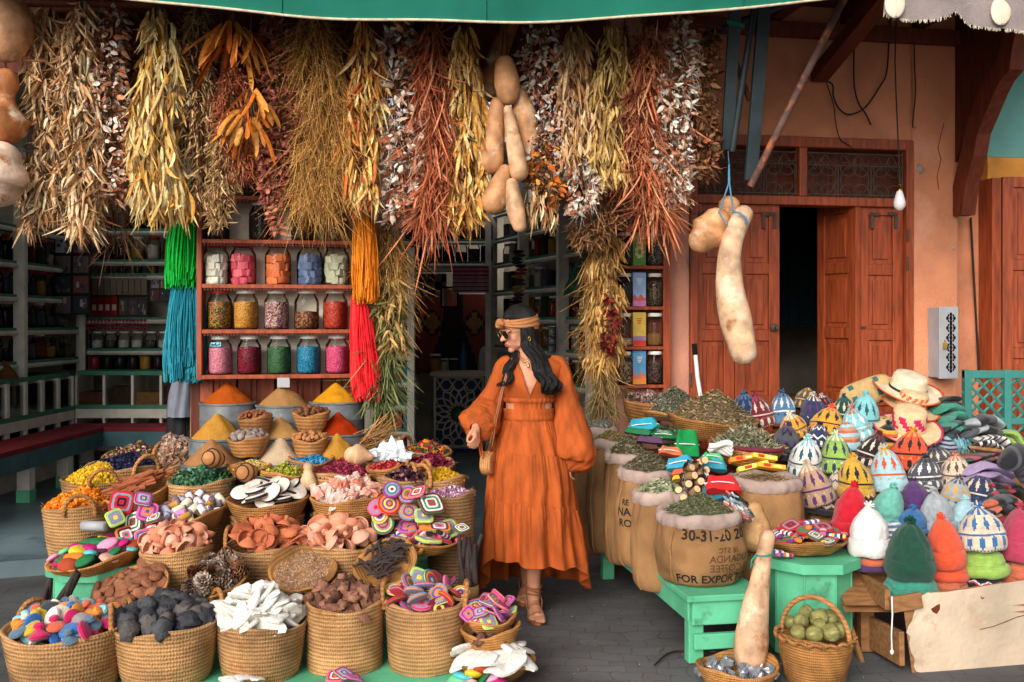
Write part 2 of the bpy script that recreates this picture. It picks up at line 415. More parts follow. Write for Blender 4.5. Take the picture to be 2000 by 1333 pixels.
xs = np.concatenate([[-120, -40, -12], np.linspace(-6, 6, 40), [12, 40, 120]]); ys = np.concatenate([[-120, -30, -8], np.linspace(-2, 9, 40), [14, 40, 120]])
P = np.array([[(x, y, 0.006 * noise.noise(Vector((x * 1.3, y * 1.3, 3))) if abs(x) < 6.1 and -2.1 < y < 9.1 else 0) for y in ys] for x in xs])
mb.rings(P, closed=False)
struct(mb.build('street', m_street))
FZ = .10                                             # the shop floor is one low step up
e1 = V(0, 1098, gd(1098, FZ)); e2 = V(960, 1030, gd(1030, FZ)); dr = (e2 - e1) / (e2.x - e1.x)
def edge(x): return e1 + dr * (x - e1.x)
mb = MB()
fr = [edge(-7.5), edge(-3), edge(.4), Vector((1.6, 7.1, FZ)), Vector((4.6, 7.6, FZ))]
bk = [Vector((-7.5, 14, FZ)), Vector((-3, 14, FZ)), Vector((.4, 14, FZ)), Vector((1.6, 14, FZ)), Vector((4.6, 14, FZ))]
P = np.array([[(p.x, p.y, -.02) for p in fr], [(p.x, p.y, FZ) for p in fr], [tuple(p) for p in bk]])
mb.rings(P, closed=False)
struct(mb.build('shop_floor', m_tiles, smooth=False))
# ================================================================== SHOP FRONT
shop = empty('shop_building', (WO.x, WO.y, 0), 'terracotta plastered shop front with wooden doors behind the market stall', 'building')
def part(mb, name, mat, parent=shop, bev=0, smooth=False):
 """world-space mesh as a child"""
 o = mb.build(name, mat, None, smooth=smooth)
 o.parent = parent
 bpy.context.view_layer.update()
 o.matrix_parent_inverse = parent.matrix_world.inverted()
 if bev: bevel(o, bev)
 return o
S = wall_s
ztop = 3.62
s_op0, s_op1 = S(-420), S(1192)
s_d0, s_d1 = S(1347), S(1782)
z_head = wall_z(1560, 268)
mb = MB()
mb.wbox(s_op1, s_d0, 0, .34, 0, ztop + .5)
part(mb, 'pier', m_pink, bev=.01)
mb = MB()
mb.wbox(s_d0 - .001, s_d1 + .001, 0.002, .34, z_head, ztop + .5)
mb.wbox(s_d1, S(1872), 0, .34, 0, ztop + .5)
part(mb, 'wall', m_plaster, bev=.012)
mb = MB(); mb.wbox(S(1872) + .002, S(2260, .2), .16, .5, 0, ztop + .5)
part(mb, 'wall', m_plaster)
# plaster damage: chips and a crack beside the door head
mb = MB()
for (px, py, rx, rz) in ((1796, 330, .028, .035), (1787, 250, .015, .012), (1862, 485, .012, .016)):
 q = wall_pt(px, py); mb.blob(q + UY * .0, (rx, .008, rz), 0, seg=10, ring=6, jit=.5, seed=px)
part(mb, 'plaster_chip', m_liner, smooth=True)
mb = MB()
for k, path in enumerate(([(1838, 262), (1832, 290), (1838, 312), (1830, 345), (1834, 372)], [(1844, 240), (1838, 262)])):
 mb.tube([wall_pt(x, y, -.001) for x, y in path], .003, 5)
part(mb, 'crack', m_beam)
mb = MB(); mb.wbox(s_op0, s_op1 - .001, .02, .3, 3.02, ztop + .5)
part(mb, 'lintel', m_beam)
# roof slab over the shop and the eave with rafters
mb = MB(); ra, rb = s_op0 - .5, S(2260)      # flat roof with two unseen openings added to brighten the rooms
for a, b, t0, t1 in ((ra, rb, .345, 2.5), (ra, -5.7, 2.5, 3.7), (-4.1, rb, 2.5, 2.9), (-4.1, -2.6, 2.9, 3.7), (-.8, rb, 2.9, 5.0), (ra, -2.6, 3.7, 5.0), (ra, rb, 5.0, 7.5)): mb.wbox(a, b, t0, t1, ztop, ztop + .14)
part(mb, 'roof', M('pale_ceiling', c(168, 156, 138), .9, .2))
mb = MB(); mb.wbox(s_op0 - .5, S(2300), -.8, -.003, ztop + .06, ztop + .12)
eave = part(mb, 'eave', m_wood_dk)
for px in (1500, 1640, 1780, 1900):
 mb = MB(); s = S(px); mb.wbox(s, s + .09, -.76, -.003, ztop - .05, ztop + .058); part(mb, 'rafter', m_beam, bev=.006)
mb = MB(); mb.wbox(s_d0 - .3, S(1872), -.06, -.002, ztop - .16, ztop - .06); part(mb, 'cornice', m_beam, bev=.006)
# pier of folded wooden doors behind the jar cabinet
mb = MB()
pa, pb = S(372, .1), S(712, .1)
mb.wbox(pa, pb, .12, .4, 0, 3.05)
part(mb, 'folded_door', m_wood_dk)
zb, zt_ = .3, wall_z(540, 735, .08)
def panel_door(s0, s1, z0, z1, rows, t0=0.0, th=.05, mat=m_wood, parent=shop, M4=None, name='door_leaf'):
 """frame-and-panel leaf in the shop front's own axes; M4 swings it"""
 r = empty_part(name, parent)
 mb = MB(); st = .075
 def bx(*a):
  mb.wbox(*a)
 bx(s0, s0 + st, t0, t0 + th, z0, z1); bx(s1 - st, s1, t0, t0 + th, z0, z1)
 zs = np.linspace(z0, z1, rows + 1)
 for i, z in enumerate(zs):
  lo = z if i == 0 else z - st / 2; hi = z1 if i == rows else z + st / 2
  if i == rows: lo = z1 - st
  if i == 0: hi = z0 + st
  bx(s0 + st, s1 - st, t0 + .001, t0 + th - .001, lo, hi)
 for i in range(rows):
  a = zs[i] + (st if i == 0 else st / 2); b = zs[i + 1] - (st if i == rows - 1 else st / 2)
  bx(s0 + st, s1 - st, t0 + .016, t0 + th - .014, a, b)
  bx(s0 + st + .035, s1 - st - .035, t0 + .004, t0 + th - .006, a + .035, b - .035)
 if M4 is not None:
  mb.v = [np.array([list(M4 @ Vector(p)) for p in v]) for v in mb.v]
 o = part(mb, name, mat, parent, bev=.004)
 return o
def empty_part(n, p): return None
for a, b in ((S(392, .08), S(462, .08)), (S(466, .08), S(536, .08)), (S(556, .08), S(626, .08)), (S(630, .08), S(702, .08))):
 panel_door(a, b, .5, 2.9, 3, .06, .05, m_wood)
# ---- right doorway: frame, transom, leaves
mb = MB()
sL, sR = S(1347), S(1782)
zd = wall_z(1560, 392); zh = z_head; zrail = wall_z(1560, 384)
mb.wbox(sL, sL + .05, -.02, .12, 0, zh)
mb.wbox(sR - .055, sR, -.02, .12, 0, zh)
mb.wbox(sL + .05, sR - .055, -.022, .12, zh - .07, zh + .0)
mb.wbox(sL + .05, sR - .055, -.018, .12, zrail - .06, zrail)
sm = S(1567)
mb.wbox(sm - .028, sm + .028, -.019, .12, zrail, zh - .07)
part(mb, 'door_frame', m_wood, bev=.006)
# transom grilles of scrolled iron
for (a, b) in ((sL + .05, sm - .028), (sm + .028, sR - .055)):
 mb = MB(); z0, z1 = zrail, zh - .07
 def TB(pts, r): mb.tube([W(x, .02, z) for x, z in pts], r, 5)
 for z in (z0 + .02, z1 - .03, z1 - .11): TB([(a, z), (b, z)], .006)
 for x in (a + .008, b - .008): TB([(x, z0), (x, z1)], .006)
 ncell = 3; cw = (b - a) / ncell; zc = (z0 + z1 - .09) / 2
 for i in range(ncell):
  cx = a + cw * (i + .5)
  if i: TB([(a + cw * i, z0), (a + cw * i, z1 - .1)], .005)
  for sx_ in (-1, 1):
   for sz in (-1, 1):
    ox, oz = cx + sx_ * cw * .24, zc + sz * .085
    pts = [(ox + sx_ * (.078 - .0042 * k) * cos(k * .55 + 2.2), oz + sz * (.078 - .0042 * k) * sin(k * .55 + 2.2)) for k in range(17)]
    TB(pts, .004)
  pts = [(cx + .105 * cos(q), zc + .105 * sin(q)) for q in np.linspace(0, 2 * pi, 17)]; TB(pts, .004)
  pts = [(cx - cw * .45 + cw * .9 * q, z1 - .07 + .03 * sin(q * pi * 4)) for q in np.linspace(0, 1, 13)]; TB(pts, .0035)
 part(mb, 'grille', m_iron, smooth=True)
 mb = MB(); mb.wbox(a, b, .10, .108, z0, z1); part(mb, 'transom_backing', m_wood_dk)
zb0 = .12
ll = [S(1353), S(1437), S(1525)]
panel_door(ll[0], ll[1], zb0, zd - .012, 5, .02)
panel_door(ll[1] + .004, ll[2], zb0, zd - .012, 5, .018)
panel_door(S(1680), sR - .058, zb0, zd - .012, 5, .02)
# the leaf that stands ajar, hinged at px 1676
hx = S(1676); M4 = Matrix.Translation(W(hx, .0, 0)) @ Matrix.Rotation(radians(-78), 4, 'Z') @ Matrix.Translation(-W(hx, .0, 0))
panel_door(hx - .40, hx, zb0, zd + .01, 5, -.02, .045, m_wood, M4=M4)
# strap irons and hinges, lock
for px0, px1 in ((1365, 1425), (1490, 1518), (1702, 1755)):
 for side, sg in ((px0, 1), (px1, -1)):
  mb = MB(); s = S(side); z = wall_z(side, 418)
  mb.wbox(min(s, s + sg * .07), max(s, s + sg * .07), .006, .0175, z - .012, z + .012)
  mb.wbox(min(s, s + sg * .024), max(s, s + sg * .024), .0065, .0172, z - .1, z - .012)
  part(mb, 'strap_iron', m_iron, bev=.002)
for px, py in ((1349, 510), (1349, 742), (1773, 460), (1773, 515)):
 mb = MB(); q = wall_pt(px, py, -.026); mb.tube([q - Vector((0, 0, .045)), q + Vector((0, 0, .045))], .008, 8); part(mb, 'hinge', m_iron, smooth=True)
mb = MB(); q = wall_pt(1512, 640, -.0); mb.blob(q, (.028, .02, .028), seg=10, ring=6); mb.tube([q, q - UY * .05], .012, 8); part(mb, 'lock', m_iron, smooth=True)
mb = MB(); q = wall_pt(1686, 478 + 160, .0); mb.box((q.x - .02, q.y - .01, q.z - .006), (q.x + .02, q.y + .02, q.z + .006)); part(mb, 'bolt', m_iron)
# ---- carved bracket and side panel under the eave at the right
s0 = S(1868)
def prof_pt(px, py):
 """pixel on the plane that stands out from the wall at s0"""
 r = Vector(((px - 1000) / F, 1, -(py - HY) / F)); base = W(s0, 0, 0)
 d = UX.dot(base) / UX.dot(r)
 q = Vector((r.x * d, d, H + r.z * d)); return -(UY.dot(q - WO)), q.z
path = [(1886, 420), (1892, 360), (1905, 305), (1916, 262), (1926, 232), (1942, 190), (1962, 158), (1976, 138), (1984, 100), (1992, 62)]
pp = [prof_pt(*q) for q in path]
mb = MB()
inner = [(max(u - .10, .0) if i > 1 else .001, z + (.10 if i > 1 else 0)) for i, (u, z) in enumerate(pp)]
wav = [.0, .012, .022, .0, .018, .024, .0, .02, .0, .0]
for sa, sb in ((s0 - .03, s0 + .075),):
 P = []
 for (u, z), (ui, zi), wv in zip(pp, inner, wav):
  P.append([W(sa, -u - wv, z), W(sb, -u - wv, z), W(sb, -ui, zi), W(sa, -ui, zi)])
 mb.rings(np.array(P), 0, (1, 1, 1), True, True, True)
part(mb, 'bracket', m_beam, bev=.004)
mb = MB()
up = [(0.002, 2.66)] + [(u - .1, z + .1) for u, z in pp[3:]] + [(pp[-1][0] - .1, ztop + .05), (0.002, ztop + .05)]
n = len(up); vs = [W(s0 - .012, -u, z) for u, z in up] + [W(s0 + .012, -u, z) for u, z in up]
mb.add(vs, [tuple(range(n)), tuple(range(2 * n - 1, n - 1, -1))] + [(i, i + n, (i + 1) % n + n, (i + 1) % n) for i in range(n)])
part(mb, 'bracket_panel', m_wood_dk)
# teal and ochre boards over the neighbour's shutter
nb = empty('neighbour_shop_front', (3.6, 7.2, 0), 'neighbouring shop front with teal board, ochre strip and red wooden shutters at right edge', 'shop front')
def pw(px, py, t): return wall_s(px, t), wall_z(px, py, t)
mb = MB(); a, zt = pw(1922, 180, .12); b, zl = pw(2260, 308, .12)
zt = wall_z(1922, -40, .12)
mb.wbox(a, b, .09, .155, wall_z(1930, 308, .12), zt + .1); part(mb, 'signboard', M('pale_teal_board', c(104, 158, 150), .7, .15, 4), nb)
m_ochre = M('ochre_board', c(206, 140, 62), .8, .25, 8, .2, 60)
mb = MB(); mb.wbox(a, b, .08, .155, wall_z(1930, 352, .12), wall_z(1930, 309, .12)); part(mb, 'trim', m_ochre, nb)
mb = MB(); mb.wbox(a - .02, a + .05, -.0, .155, 0, wall_z(1930, 352, .12) - .002); part(mb, 'door_post', m_wood, nb, bev=.005)
hx2 = a + .06; M5 = Matrix.Translation(W(hx2, .0, 0)) @ Matrix.Rotation(radians(-12), 4, 'Z') @ Matrix.Translation(-W(hx2, .0, 0))
panel_door(hx2, hx2 + .36, .1, wall_z(1935, 345, .0), 4, .0, .05, m_wood, nb, M5, 'shutter')
panel_door(hx2 + .37, hx2 + .75, .1, wall_z(1935, 345, .0), 4, -.03, .05, m_wood, nb, M5, 'shutter')
mb = MB(); mb.tube([wall_pt(1896, 425, .13), wall_pt(1903, 560, .13), wall_pt(1912, 725, .13)], .008, 6)
tag(mb.build('wall_cable', m_cable), 'thin black cable running down the shaded wall beside the carved bracket', 'cable')
# meter box with pierced star pattern
mbx = empty('meter_box', wall_pt(1839, 735, -.06), 'grey metal meter box with pierced star pattern on the terracotta wall', 'meter box')
sa, sb = S(1812), S(1872, -.14); z0, z1 = wall_z(1840, 738, -.1), wall_z(1840, 601, -.1)
mb = MB(); mb.wbox(sa, sb - .004, -.125, -.001, z0, z1); part(mb, 'case', m_grey_metal, mbx, bev=.005)
mb = MB(); mb.wbox(sa - .004, sb, -.14, -.126, z0 - .006, z1 + .006); dr_ = part(mb, 'door', m_grey_metal, mbx, bev=.004)
mb = MB(); cx = (sa + sb) / 2 + .012; W_ = (sb - sa) * .26
hs_ = z1 - z0 - .08
for k in range(6):
 zc = z0 + .04 + hs_ * (k + .5) / 6
 for q in range(8):
  an = q * pi / 4
  x, z = cx + cos(an) * W_ * .72, zc + sin(an) * hs_ / 15
  rx = .007 if q % 2 else .011
  pts = [W(x + rx * cos(w), -.1415, z + rx * 1.25 * sin(w)) for w in np.linspace(0, 2 * pi, 9)[:-1]]
  mb.add(pts, [tuple(range(8))])
 pts = [W(cx + .012 * cos(w), -.1417, zc + .018 * sin(w)) for w in np.linspace(0, 2 * pi, 9)[:-1]]; mb.add(pts, [tuple(range(8))])
part(mb, 'piercing', m_black, mbx)
mb = MB(); q = W(sa + .03, -.15, (z0 + z1) / 2 - .02); mb.box(q - Vector((.012, .01, .02)), q + Vector((.012, .01, .02))); mb.tube([q + Vector((-.008, 0, .02)), q + Vector((0, 0, .04)), q + Vector((.008, 0, .02))], .003, 5); part(mb, 'padlock', m_gold, mbx)
# ---- steel uprights and poles of the stall canopy
def bar(name, p, q, w, t, mat, label, cat):
 p, q = Vector(p), Vector(q); d = (q - p).normalized(); L = (q - p).length
 mb = MB(); mb.box((-w / 2, -t / 2, 0), (w / 2, t / 2, L)); o = mb.build(name, mat, smooth=False)
 o.rotation_euler = d.to_track_quat('Z', 'Y').to_euler(); o.location = p; bevel(o, .003)
 return tag(o, label, cat)
def pole(name, pts, r, mat, label, cat):
 mb = MB(); o0 = Vector(pts[0]); mb.tube([Vector(p) - o0 for p in pts], r, 10); o = mb.build(name, mat); o.location = o0
 return tag(o, label, cat)
bar('canopy_post', V(1420, 292, 5.75), V(1440, -60, 5.45), .066, .04, m_steel, 'wide dark steel canopy bar left of the pair, gourd hanging from its foot', 'steel bar')
bar('canopy_post', V(1466, 352, 5.75), V(1498, -60, 5.45), .07, .04, m_steel, 'wide dark steel canopy bar right of the pair, above the rusted pole foot', 'steel bar')
pole('canopy_pole', [V(1430, 296, 5.72), V(1484, -60, 5.5)], .019, m_steel, 'thin dark round pole slanting between two wide steel bars', 'pole')
pole('rusted_pole', [V(1466, 364, 5.7), V(1662, -30, 5.35)], .021, m_rust, 'long rusted pole slanting up to the eave in front of the door', 'pole')
pole('canopy_stay', [V(1372, 72, 5.75), V(1430, 48, 5.7), V(1640, -30, 5.5)], .018, m_steel, 'dark stay bar crossing under the roof edge', 'pole')
pole('canopy_brace', [V(1436, 118, 5.8), V(1464, 196, 5.75)], .016, m_beam, 'short brown brace between the two wide steel bars', 'brace')
pole('roof_brace', [], 0, None, '', '') if False else None
p0, p1 = wall_pt(1598, 150, -.01), V(1745, -30, 5.75)
bar('roof_brace', p0, p1, .11, .09, m_beam, 'thick brown timber brace rising from the wall to the eave', 'timber brace')
mb = MB()
for k in range(4): mb.tube([V(1422 + q, 44 + 2 * k + (q - 13) * .25, 5.45) for q in np.linspace(-2, 32, 6)], .0025, 5)
mb.tube([V(1452, 50, 5.44), V(1450, 58, 5.43), V(1440, 60, 5.43)], .0025, 5)
m_twine = M('green_twine', c(40, 140, 120), .8, .2, 30, .1)
tag(mb.build('twine', m_twine), 'green twine lashed round the left steel bar', 'twine')
# ---- wires, bulb
def cable(pts, r, label, d=None):
 P = [Vector(p) for p in pts]; out = []
 for i in range(len(P) - 1):
  a = P[max(i - 1, 0)]; b = P[i]; cc_ = P[i + 1]; e = P[min(i + 2, len(P) - 1)]
  for k in range(5):
   t = k / 5
   out.append(.5 * ((2 * b) + (cc_ - a) * t + (2 * a - 5 * b + 4 * cc_ - e) * t * t + (3 * b - a - 3 * cc_ + e) * t ** 3))
 out.append(P[-1])
 mb = MB(); mb.tube(out, r, 6)
 return tag(mb.build('hanging_cable', m_cable), label, 'cable')
wp = lambda x, y: wall_pt(x, y, -.03)
cable([wp(1612, 158), wp(1626, 166), wp(1628, 190), wp(1640, 214), wp(1660, 224), wp(1690, 210), wp(1718, 170), wp(1732, 140), wp(1737, 60), wp(1740, 20)], .0055, 'black cable looping up from the timber brace to the eave')
cable([wp(1668, 84), wp(1668, 160), wp(1676, 200), wp(1690, 222), wp(1701, 244)], .0055, 'black cable hanging from the brace and ending in mid-wall')
cable([wp(1785, 54), wp(1786, 120), wp(1788, 180), wp(1783, 235), wp(1783, 250)], .005, 'short black cable hanging down the bare wall right of the bulb cord')
cable([wp(1614, 162), wp(1628, 205), wp(1632, 240), wp(1641, 272), wp(1658, 284), wp(1672, 296)], .0035, 'thin loose wire drooping over the door head')
db = 6.1
bulb = empty('light_bulb', V(1757, 392, db), 'frosted white bulb hanging from a long black cord before the door', 'light bulb')
def child(mb, name, mat, parent, smooth=True):
 """mesh given in world space, parented to an unrotated empty"""
 o = mb.build(name, mat, None, smooth=smooth); o.parent = parent
 o.location = -parent.location
 return o
mb = MB(); sc = db / F
mb.lathe([(0.001, -20 * sc), (6 * sc, -18.5 * sc), (10.5 * sc, -12 * sc), (11.5 * sc, -5 * sc), (9.5 * sc, 4 * sc), (6.6 * sc, 14 * sc), (5 * sc, 18 * sc)], 20, loc=V(1757, 392, db)); child(mb, 'globe', m_bulb, bulb)
mb = MB(); mb.lathe([(5 * sc, 17 * sc), (5.2 * sc, 24 * sc), (4 * sc, 24 * sc), (4 * sc, 30 * sc), (2 * sc, 32 * sc)], 16, loc=V(1757, 392, db), cap1=True); child(mb, 'socket', m_gold, bulb)
mb = MB(); mb.tube([V(1757, 362, db), V(1756, 320, db), V(1750, 180, db), V(1748, 120, db), V(1752, -20, db)], .0045, 6); child(mb, 'cord', m_cable, bulb)
# ---- awnings: green cloth over the stall, grey cloth at the right
def sheet(fn, nu, nv, th):
 """cloth of thickness th from fn(u, v) -> point"""
 P = np.array([[fn(i / nu, j / nv) for j in range(nv + 1)] for i in range(nu + 1)])
 Q = P.copy(); Q[..., 1] += th
 return P, Q
aw = empty('stall_awning', V(900, 0, 5.0), 'green cloth awning with pale piped edge across the top of the stall', 'awning')
def edge_y(px):
 k = (px - 930) / 660.0
 return 43 - 43 * abs(k) ** 1.9
def fa(u, v):
 px = -250 + 2050 * u
 p = V(px, edge_y(px), 5.05 - .25 * v)
 z = p.z + v * .42
 return (p.x, p.y + .015 * sin(px * .013), z + .003 * sin(px * .017))
P, Q = sheet(fa, 64, 5, .004)
mb = MB(); mb.rings(P, closed=False); mb.rings(Q, closed=False); child(mb, 'valance', m_awning, aw)
def fb(u, v):
 px = -250 + 2050 * u; b = V(px, edge_y(px), 4.80); b.z += .42
 e = W(wall_s(px), -.05, ztop + .42)
 q = b.lerp(e, v); q.z -= .06 * sin(pi * v); return tuple(q)
P, Q = sheet(fb, 30, 6, 0); Q[..., 2] += .004
mb = MB(); mb.rings(P, closed=False); mb.rings(Q, closed=False); child(mb, 'canopy', m_awning, aw)
mb = MB(); mb.tube([Vector(fa(u, 0)) + Vector((0, -.004, -.002)) for u in np.linspace(0, 1, 65)], .007, 6); child(mb, 'piping', m_piping, aw)
mb = MB()
for u in (.175, .39, .585, .83): mb.tube([Vector(fa(u, v)) + Vector((0, -.004, 0)) for v in np.linspace(0, 1, 6)], .003, 4)
child(mb, 'seam', m_awning, aw)
aw2 = empty('grey_awning', V(1870, 0, 4.6), 'frayed grey cloth awning with cream almond motifs at the top right', 'awning')
m_greycloth = M('grey_cloth', c(150, 138, 136), .95, .2, 12, .5, 200)
m_motif = M('cream_motif', c(220, 208, 186), .95, .12, 20, .3, 150)
low = [(1724, 28), (1745, 34), (1775, 37), (1830, 38), (1850, 30), (1868, 23), (1880, 36), (1895, 47), (1930, 52), (1960, 57), (2000, 62), (2060, 70)]
lx = np.array([q[0] for q in low]); ly = np.array([q[1] for q in low])
def fc(u, v):
 px = 1724 + 330 * u; p = V(px, np.interp(px, lx, ly), 4.6); return (p.x, p.y - .10 * v + .012 * sin(px * .05), p.z + v * .42)
P, Q = sheet(fc, 40, 6, .005); mb = MB(); mb.rings(P, closed=False); mb.rings(Q, closed=False); child(mb, 'valance', m_greycloth, aw2)
def fd(u, v):
 a = Vector(fc(u, 1)); b = W(wall_s(1724 + 330 * u) + .4, -.05, 3.9); return tuple(a.lerp(b, v))
P, Q = sheet(fd, 12, 4, 0); Q[..., 2] += .005; mb = MB(); mb.rings(P, closed=False); mb.rings(Q, closed=False); child(mb, 'canopy', m_greycloth, aw2)
for px, py in ((1748, 8), (1955, 22)):
 mb = MB(); q = V(px, py, 4.575); mb.blob(q, (.048, .012, .066), seg=16, ring=10); mb.tube([q + Vector((0, -.012, .06)), q + Vector((0, -.014, -.06))], .003, 5); child(mb, 'motif', m_motif, aw2)
mb = MB()
for k in range(260):
 px = 1724 + 330 * rnd.random(); p = Vector(fc((px - 1724) / 330, 0)); mb.tube([p, p + Vector((rnd.uniform(-.004, .004), 0, -rnd.uniform(.006, .018)))], .0012, 3)
child(mb, 'fringe', m_motif, aw2)
for (x0, x1, nm) in (): pass
# ================================================================== INTERIOR OF THE SHOP
inside = empty('shop_interior_wall', (-2, 10, 0), 'pale inner walls of the dim spice shop behind the shelves', 'wall')
m_inner = M('inner_wall', c(176, 168, 152), .9, .3, 3, .1, 40)
m_shelf = M('green_shelf_edge', c(58, 120, 98), .6, .25, 8, .1, 40)
m_post = M('pale_shelf_post', c(204, 200, 188), .7, .2, 8, .1, 40)
def wallbox(a, b, name='wall_panel', mat=None):
 mb = MB(); mb.box(a, b); return child(mb, name, mat or m_inner, inside, False)
wallbox((-4.86, 5.6, FZ), (-4.76, 10.7, 3.6))
wallbox((-4.759, 10.6, FZ), (-1.301, 10.7, 3.6))
wallbox((-1.30, 8.6, FZ), (-1.2, 12.6, 3.6))
wallbox((-1.3, 12.601, FZ), (4.6, 12.7, 3.6))
mb = MB(); a, b = Vector((1.32, 7.25, 0)), Vector((-.1, 12.6, 0)); n_ = Vector((.9, .27, 0)).normalized() * .06
mb.add([a + Vector((0, 0, FZ)), b + Vector((0, 0, FZ)), b + Vector((0, 0, 3.6)), a + Vector((0, 0, 3.6)), a + n_ + Vector((0, 0, FZ)), b + n_ + Vector((0, 0, FZ)), b + n_ + Vector((0, 0, 3.6)), a + n_ + Vector((0, 0, 3.6))],
  [(0, 1, 2, 3), (7, 6, 5, 4), (0, 4, 5, 1), (3, 2, 6, 7), (0, 3, 7, 4), (1, 5, 6, 2)])
child(mb, 'wall_panel', m_inner, inside, False)
wallbox((1.45, 10.4, FZ), (4.6, 10.5, 3.6)); wallbox((3.45, 7.6, FZ), (3.55, 10.399, 3.6))
# ---- jars
def jar_glass():
 mb = MB(); mb.lathe([(.001, 0), (.25, 0), (.285, .03), (.29, .12), (.29, .64), (.275, .72), (.21, .82), (.2, .9), (.205, .93)], 24); return mb.mesh('glass', m_glass)
def jar_lid(mat):
 mb = MB(); mb.lathe([(.215, .87), (.222, .88), (.222, .955), (.205, .972), (.001, .975)], 24); return mb.mesh('lid', mat)
def jar_fill(level, mat, lump=0.0):
 mb = MB()
 def fn(P):
  if lump:
   for i in range(P.shape[0]):
    for j in range(P.shape[1]):
     P[i, j] *= 1 + lump * noise.noise(Vector(P[i, j]) * 22) * .35
  return P
 top = min(level, .68)
 prof = [(.001, .02), (.24, .02), (.27, .045)] + [(.274, z) for z in np.linspace(.1, top, 8)]
 if level > .68: prof += [(.25, .75), (.19, level)]
 prof += [(prof[-1][0] * .6, prof[-1][1] + .015), (.001, prof[-1][1] + .03)]
 mb.lathe(prof, 28, fn=fn); return mb.mesh('contents', mat)
def speck_mat(name, cols, scale, rough=.8):
 """fill of small seeds or petals seen through glass: cell colours"""
 m = bpy.data.materials.new(name); m.use_nodes = True; nt = m.node_tree; N = nt.nodes; L = nt.links; B = N['Principled BSDF']; B.inputs['Roughness'].default_value = rough; B.inputs['Specular IOR Level'].default_value = .2
 tc = N.new('ShaderNodeTexCoord'); vo = N.new('ShaderNodeTexVoronoi'); vo.inputs['Scale'].default_value = scale
 L.new(tc.outputs['Object'], vo.inputs['Vector'])
 se = N.new('ShaderNodeSeparateColor'); L.new(vo.outputs['Color'], se.inputs[0])
 cr = N.new('ShaderNodeValToRGB'); cr.color_ramp.interpolation = 'CONSTANT'
 for i, q in enumerate(cols):
  e = cr.color_ramp.elements[0] if i == 0 else (cr.color_ramp.elements[1] if i == 1 else cr.color_ramp.elements.new(i / len(cols)))
  e.position = i / len(cols); e.color = (*q, 1)
 L.new(se.outputs[0], cr.inputs[0]); L.new(cr.outputs[0], B.inputs['Base Color'])
 bp = N.new('ShaderNodeBump'); bp.inputs['Strength'].default_value = .8; bp.inputs['Distance'].default_value = .02; bp.invert = True
 L.new(vo.outputs['Distance'], bp.inputs['Height']); L.new(bp.outputs[0], B.inputs['Normal'])
 return m
jg = jar_glass(); jl_w = jar_lid(m_white); jl_r = jar_lid(m_red); jf = [jar_fill(q, m_stone) for q in (.45, .6, .72)]
def jar(loc, h, name, label, group, fillmesh, color=None, lid=jl_w, rz=None, wide=1.0, cat='jar'):
 r = empty(name, loc, label, cat, group, rnd.uniform(0, 6) if rz is None else rz)
 s = (h * wide, h * wide, h)
 place('glass', jg, (0, 0, 0), sc=s, parent=r)
 if lid: place('lid', lid, (0, 0, 0), sc=s, parent=r)
 if fillmesh: place('contents', fillmesh, (0, 0, 0), sc=s, parent=r, color=color)
 return r
dark_cols = [(c(60, 40, 30), 'dark brown'), (c(110, 34, 34), 'deep red'), (c(170, 130, 50), 'mustard'), (c(52, 66, 84), 'slate blue'), (c(40, 60, 44), 'dark green'), (c(92, 78, 96), 'purple grey'), (c(180, 172, 160), 'pale'), (c(28, 24, 24), 'near black'), (c(120, 78, 48), 'tan')]
def shelf_unit(name, label, a, b, zs, depth, posts, z0, z1, back=(0, 1)):
 """open shelving between plan points a and b, boards running back by depth"""
 r = empty(name, (a[0], a[1], 0), label, 'shelving')
 A, B_ = Vector((*a, 0)), Vector((*b, 0)); dv = (B_ - A); L_ = dv.length; ux = dv.normalized(); n = Vector((*back, 0))
 for z in zs:
  mb = MB()
  vs = []
  for q in (A, B_):
   for o in (0, depth):
    for h in (-.022, .0): vs.append(q + n * o + Vector((0, 0, z + h)))
  mb.add(vs, [(0, 1, 3, 2), (4, 6, 7, 5), (0, 4, 5, 1), (2, 3, 7, 6), (0, 2, 6, 4), (1, 5, 7, 3)])
  child(mb, 'shelf_board', m_shelf, r, False)
  mb = MB(); mb.tube([A - n * .006 + Vector((0, 0, z - .045)), B_ - n * .006 + Vector((0, 0, z - .045))], .02, 4); child(mb, 'edge_strip', m_post, r, False)
 for t in posts:
  mb = MB(); q = A + ux * L_ * t - n * .02
  mb.add([q + ux * i * .03 + n * j * .05 + Vector((0, 0, k)) for i in (-1, 1) for j in (-1, 1) for k in (z0, z1)], [(0, 1, 3, 2), (4, 6, 7, 5), (0, 4, 5, 1), (2, 3, 7, 6), (0, 2, 6, 4), (1, 5, 7, 3)])
  child(mb, 'post', m_post, r, False)
 return r
# left wall shelving with jars
lz = [1.2, 1.5, 1.8, 2.1, 2.42]
shelf_unit('wall_shelving', 'green edged shelving of dark jars along the left inner wall', (-4.42, 7.4), (-4.42, 10.25), lz, .32, (.0, .53, .98), FZ, 3.1, (-1, 0))
for z in lz[:4]:
 for k in range(9):
  y = 8.35 + k * .205; cl, nm = dark_cols[rnd.randrange(9)]
  jar((-4.56, y, z + .002), .245, 'storage_jar', nm + ' jar among many on the left inner wall shelving', 'jars on the left inner wall', jf[rnd.randrange(3)], cl, rnd.choice((jl_w, jl_r)))
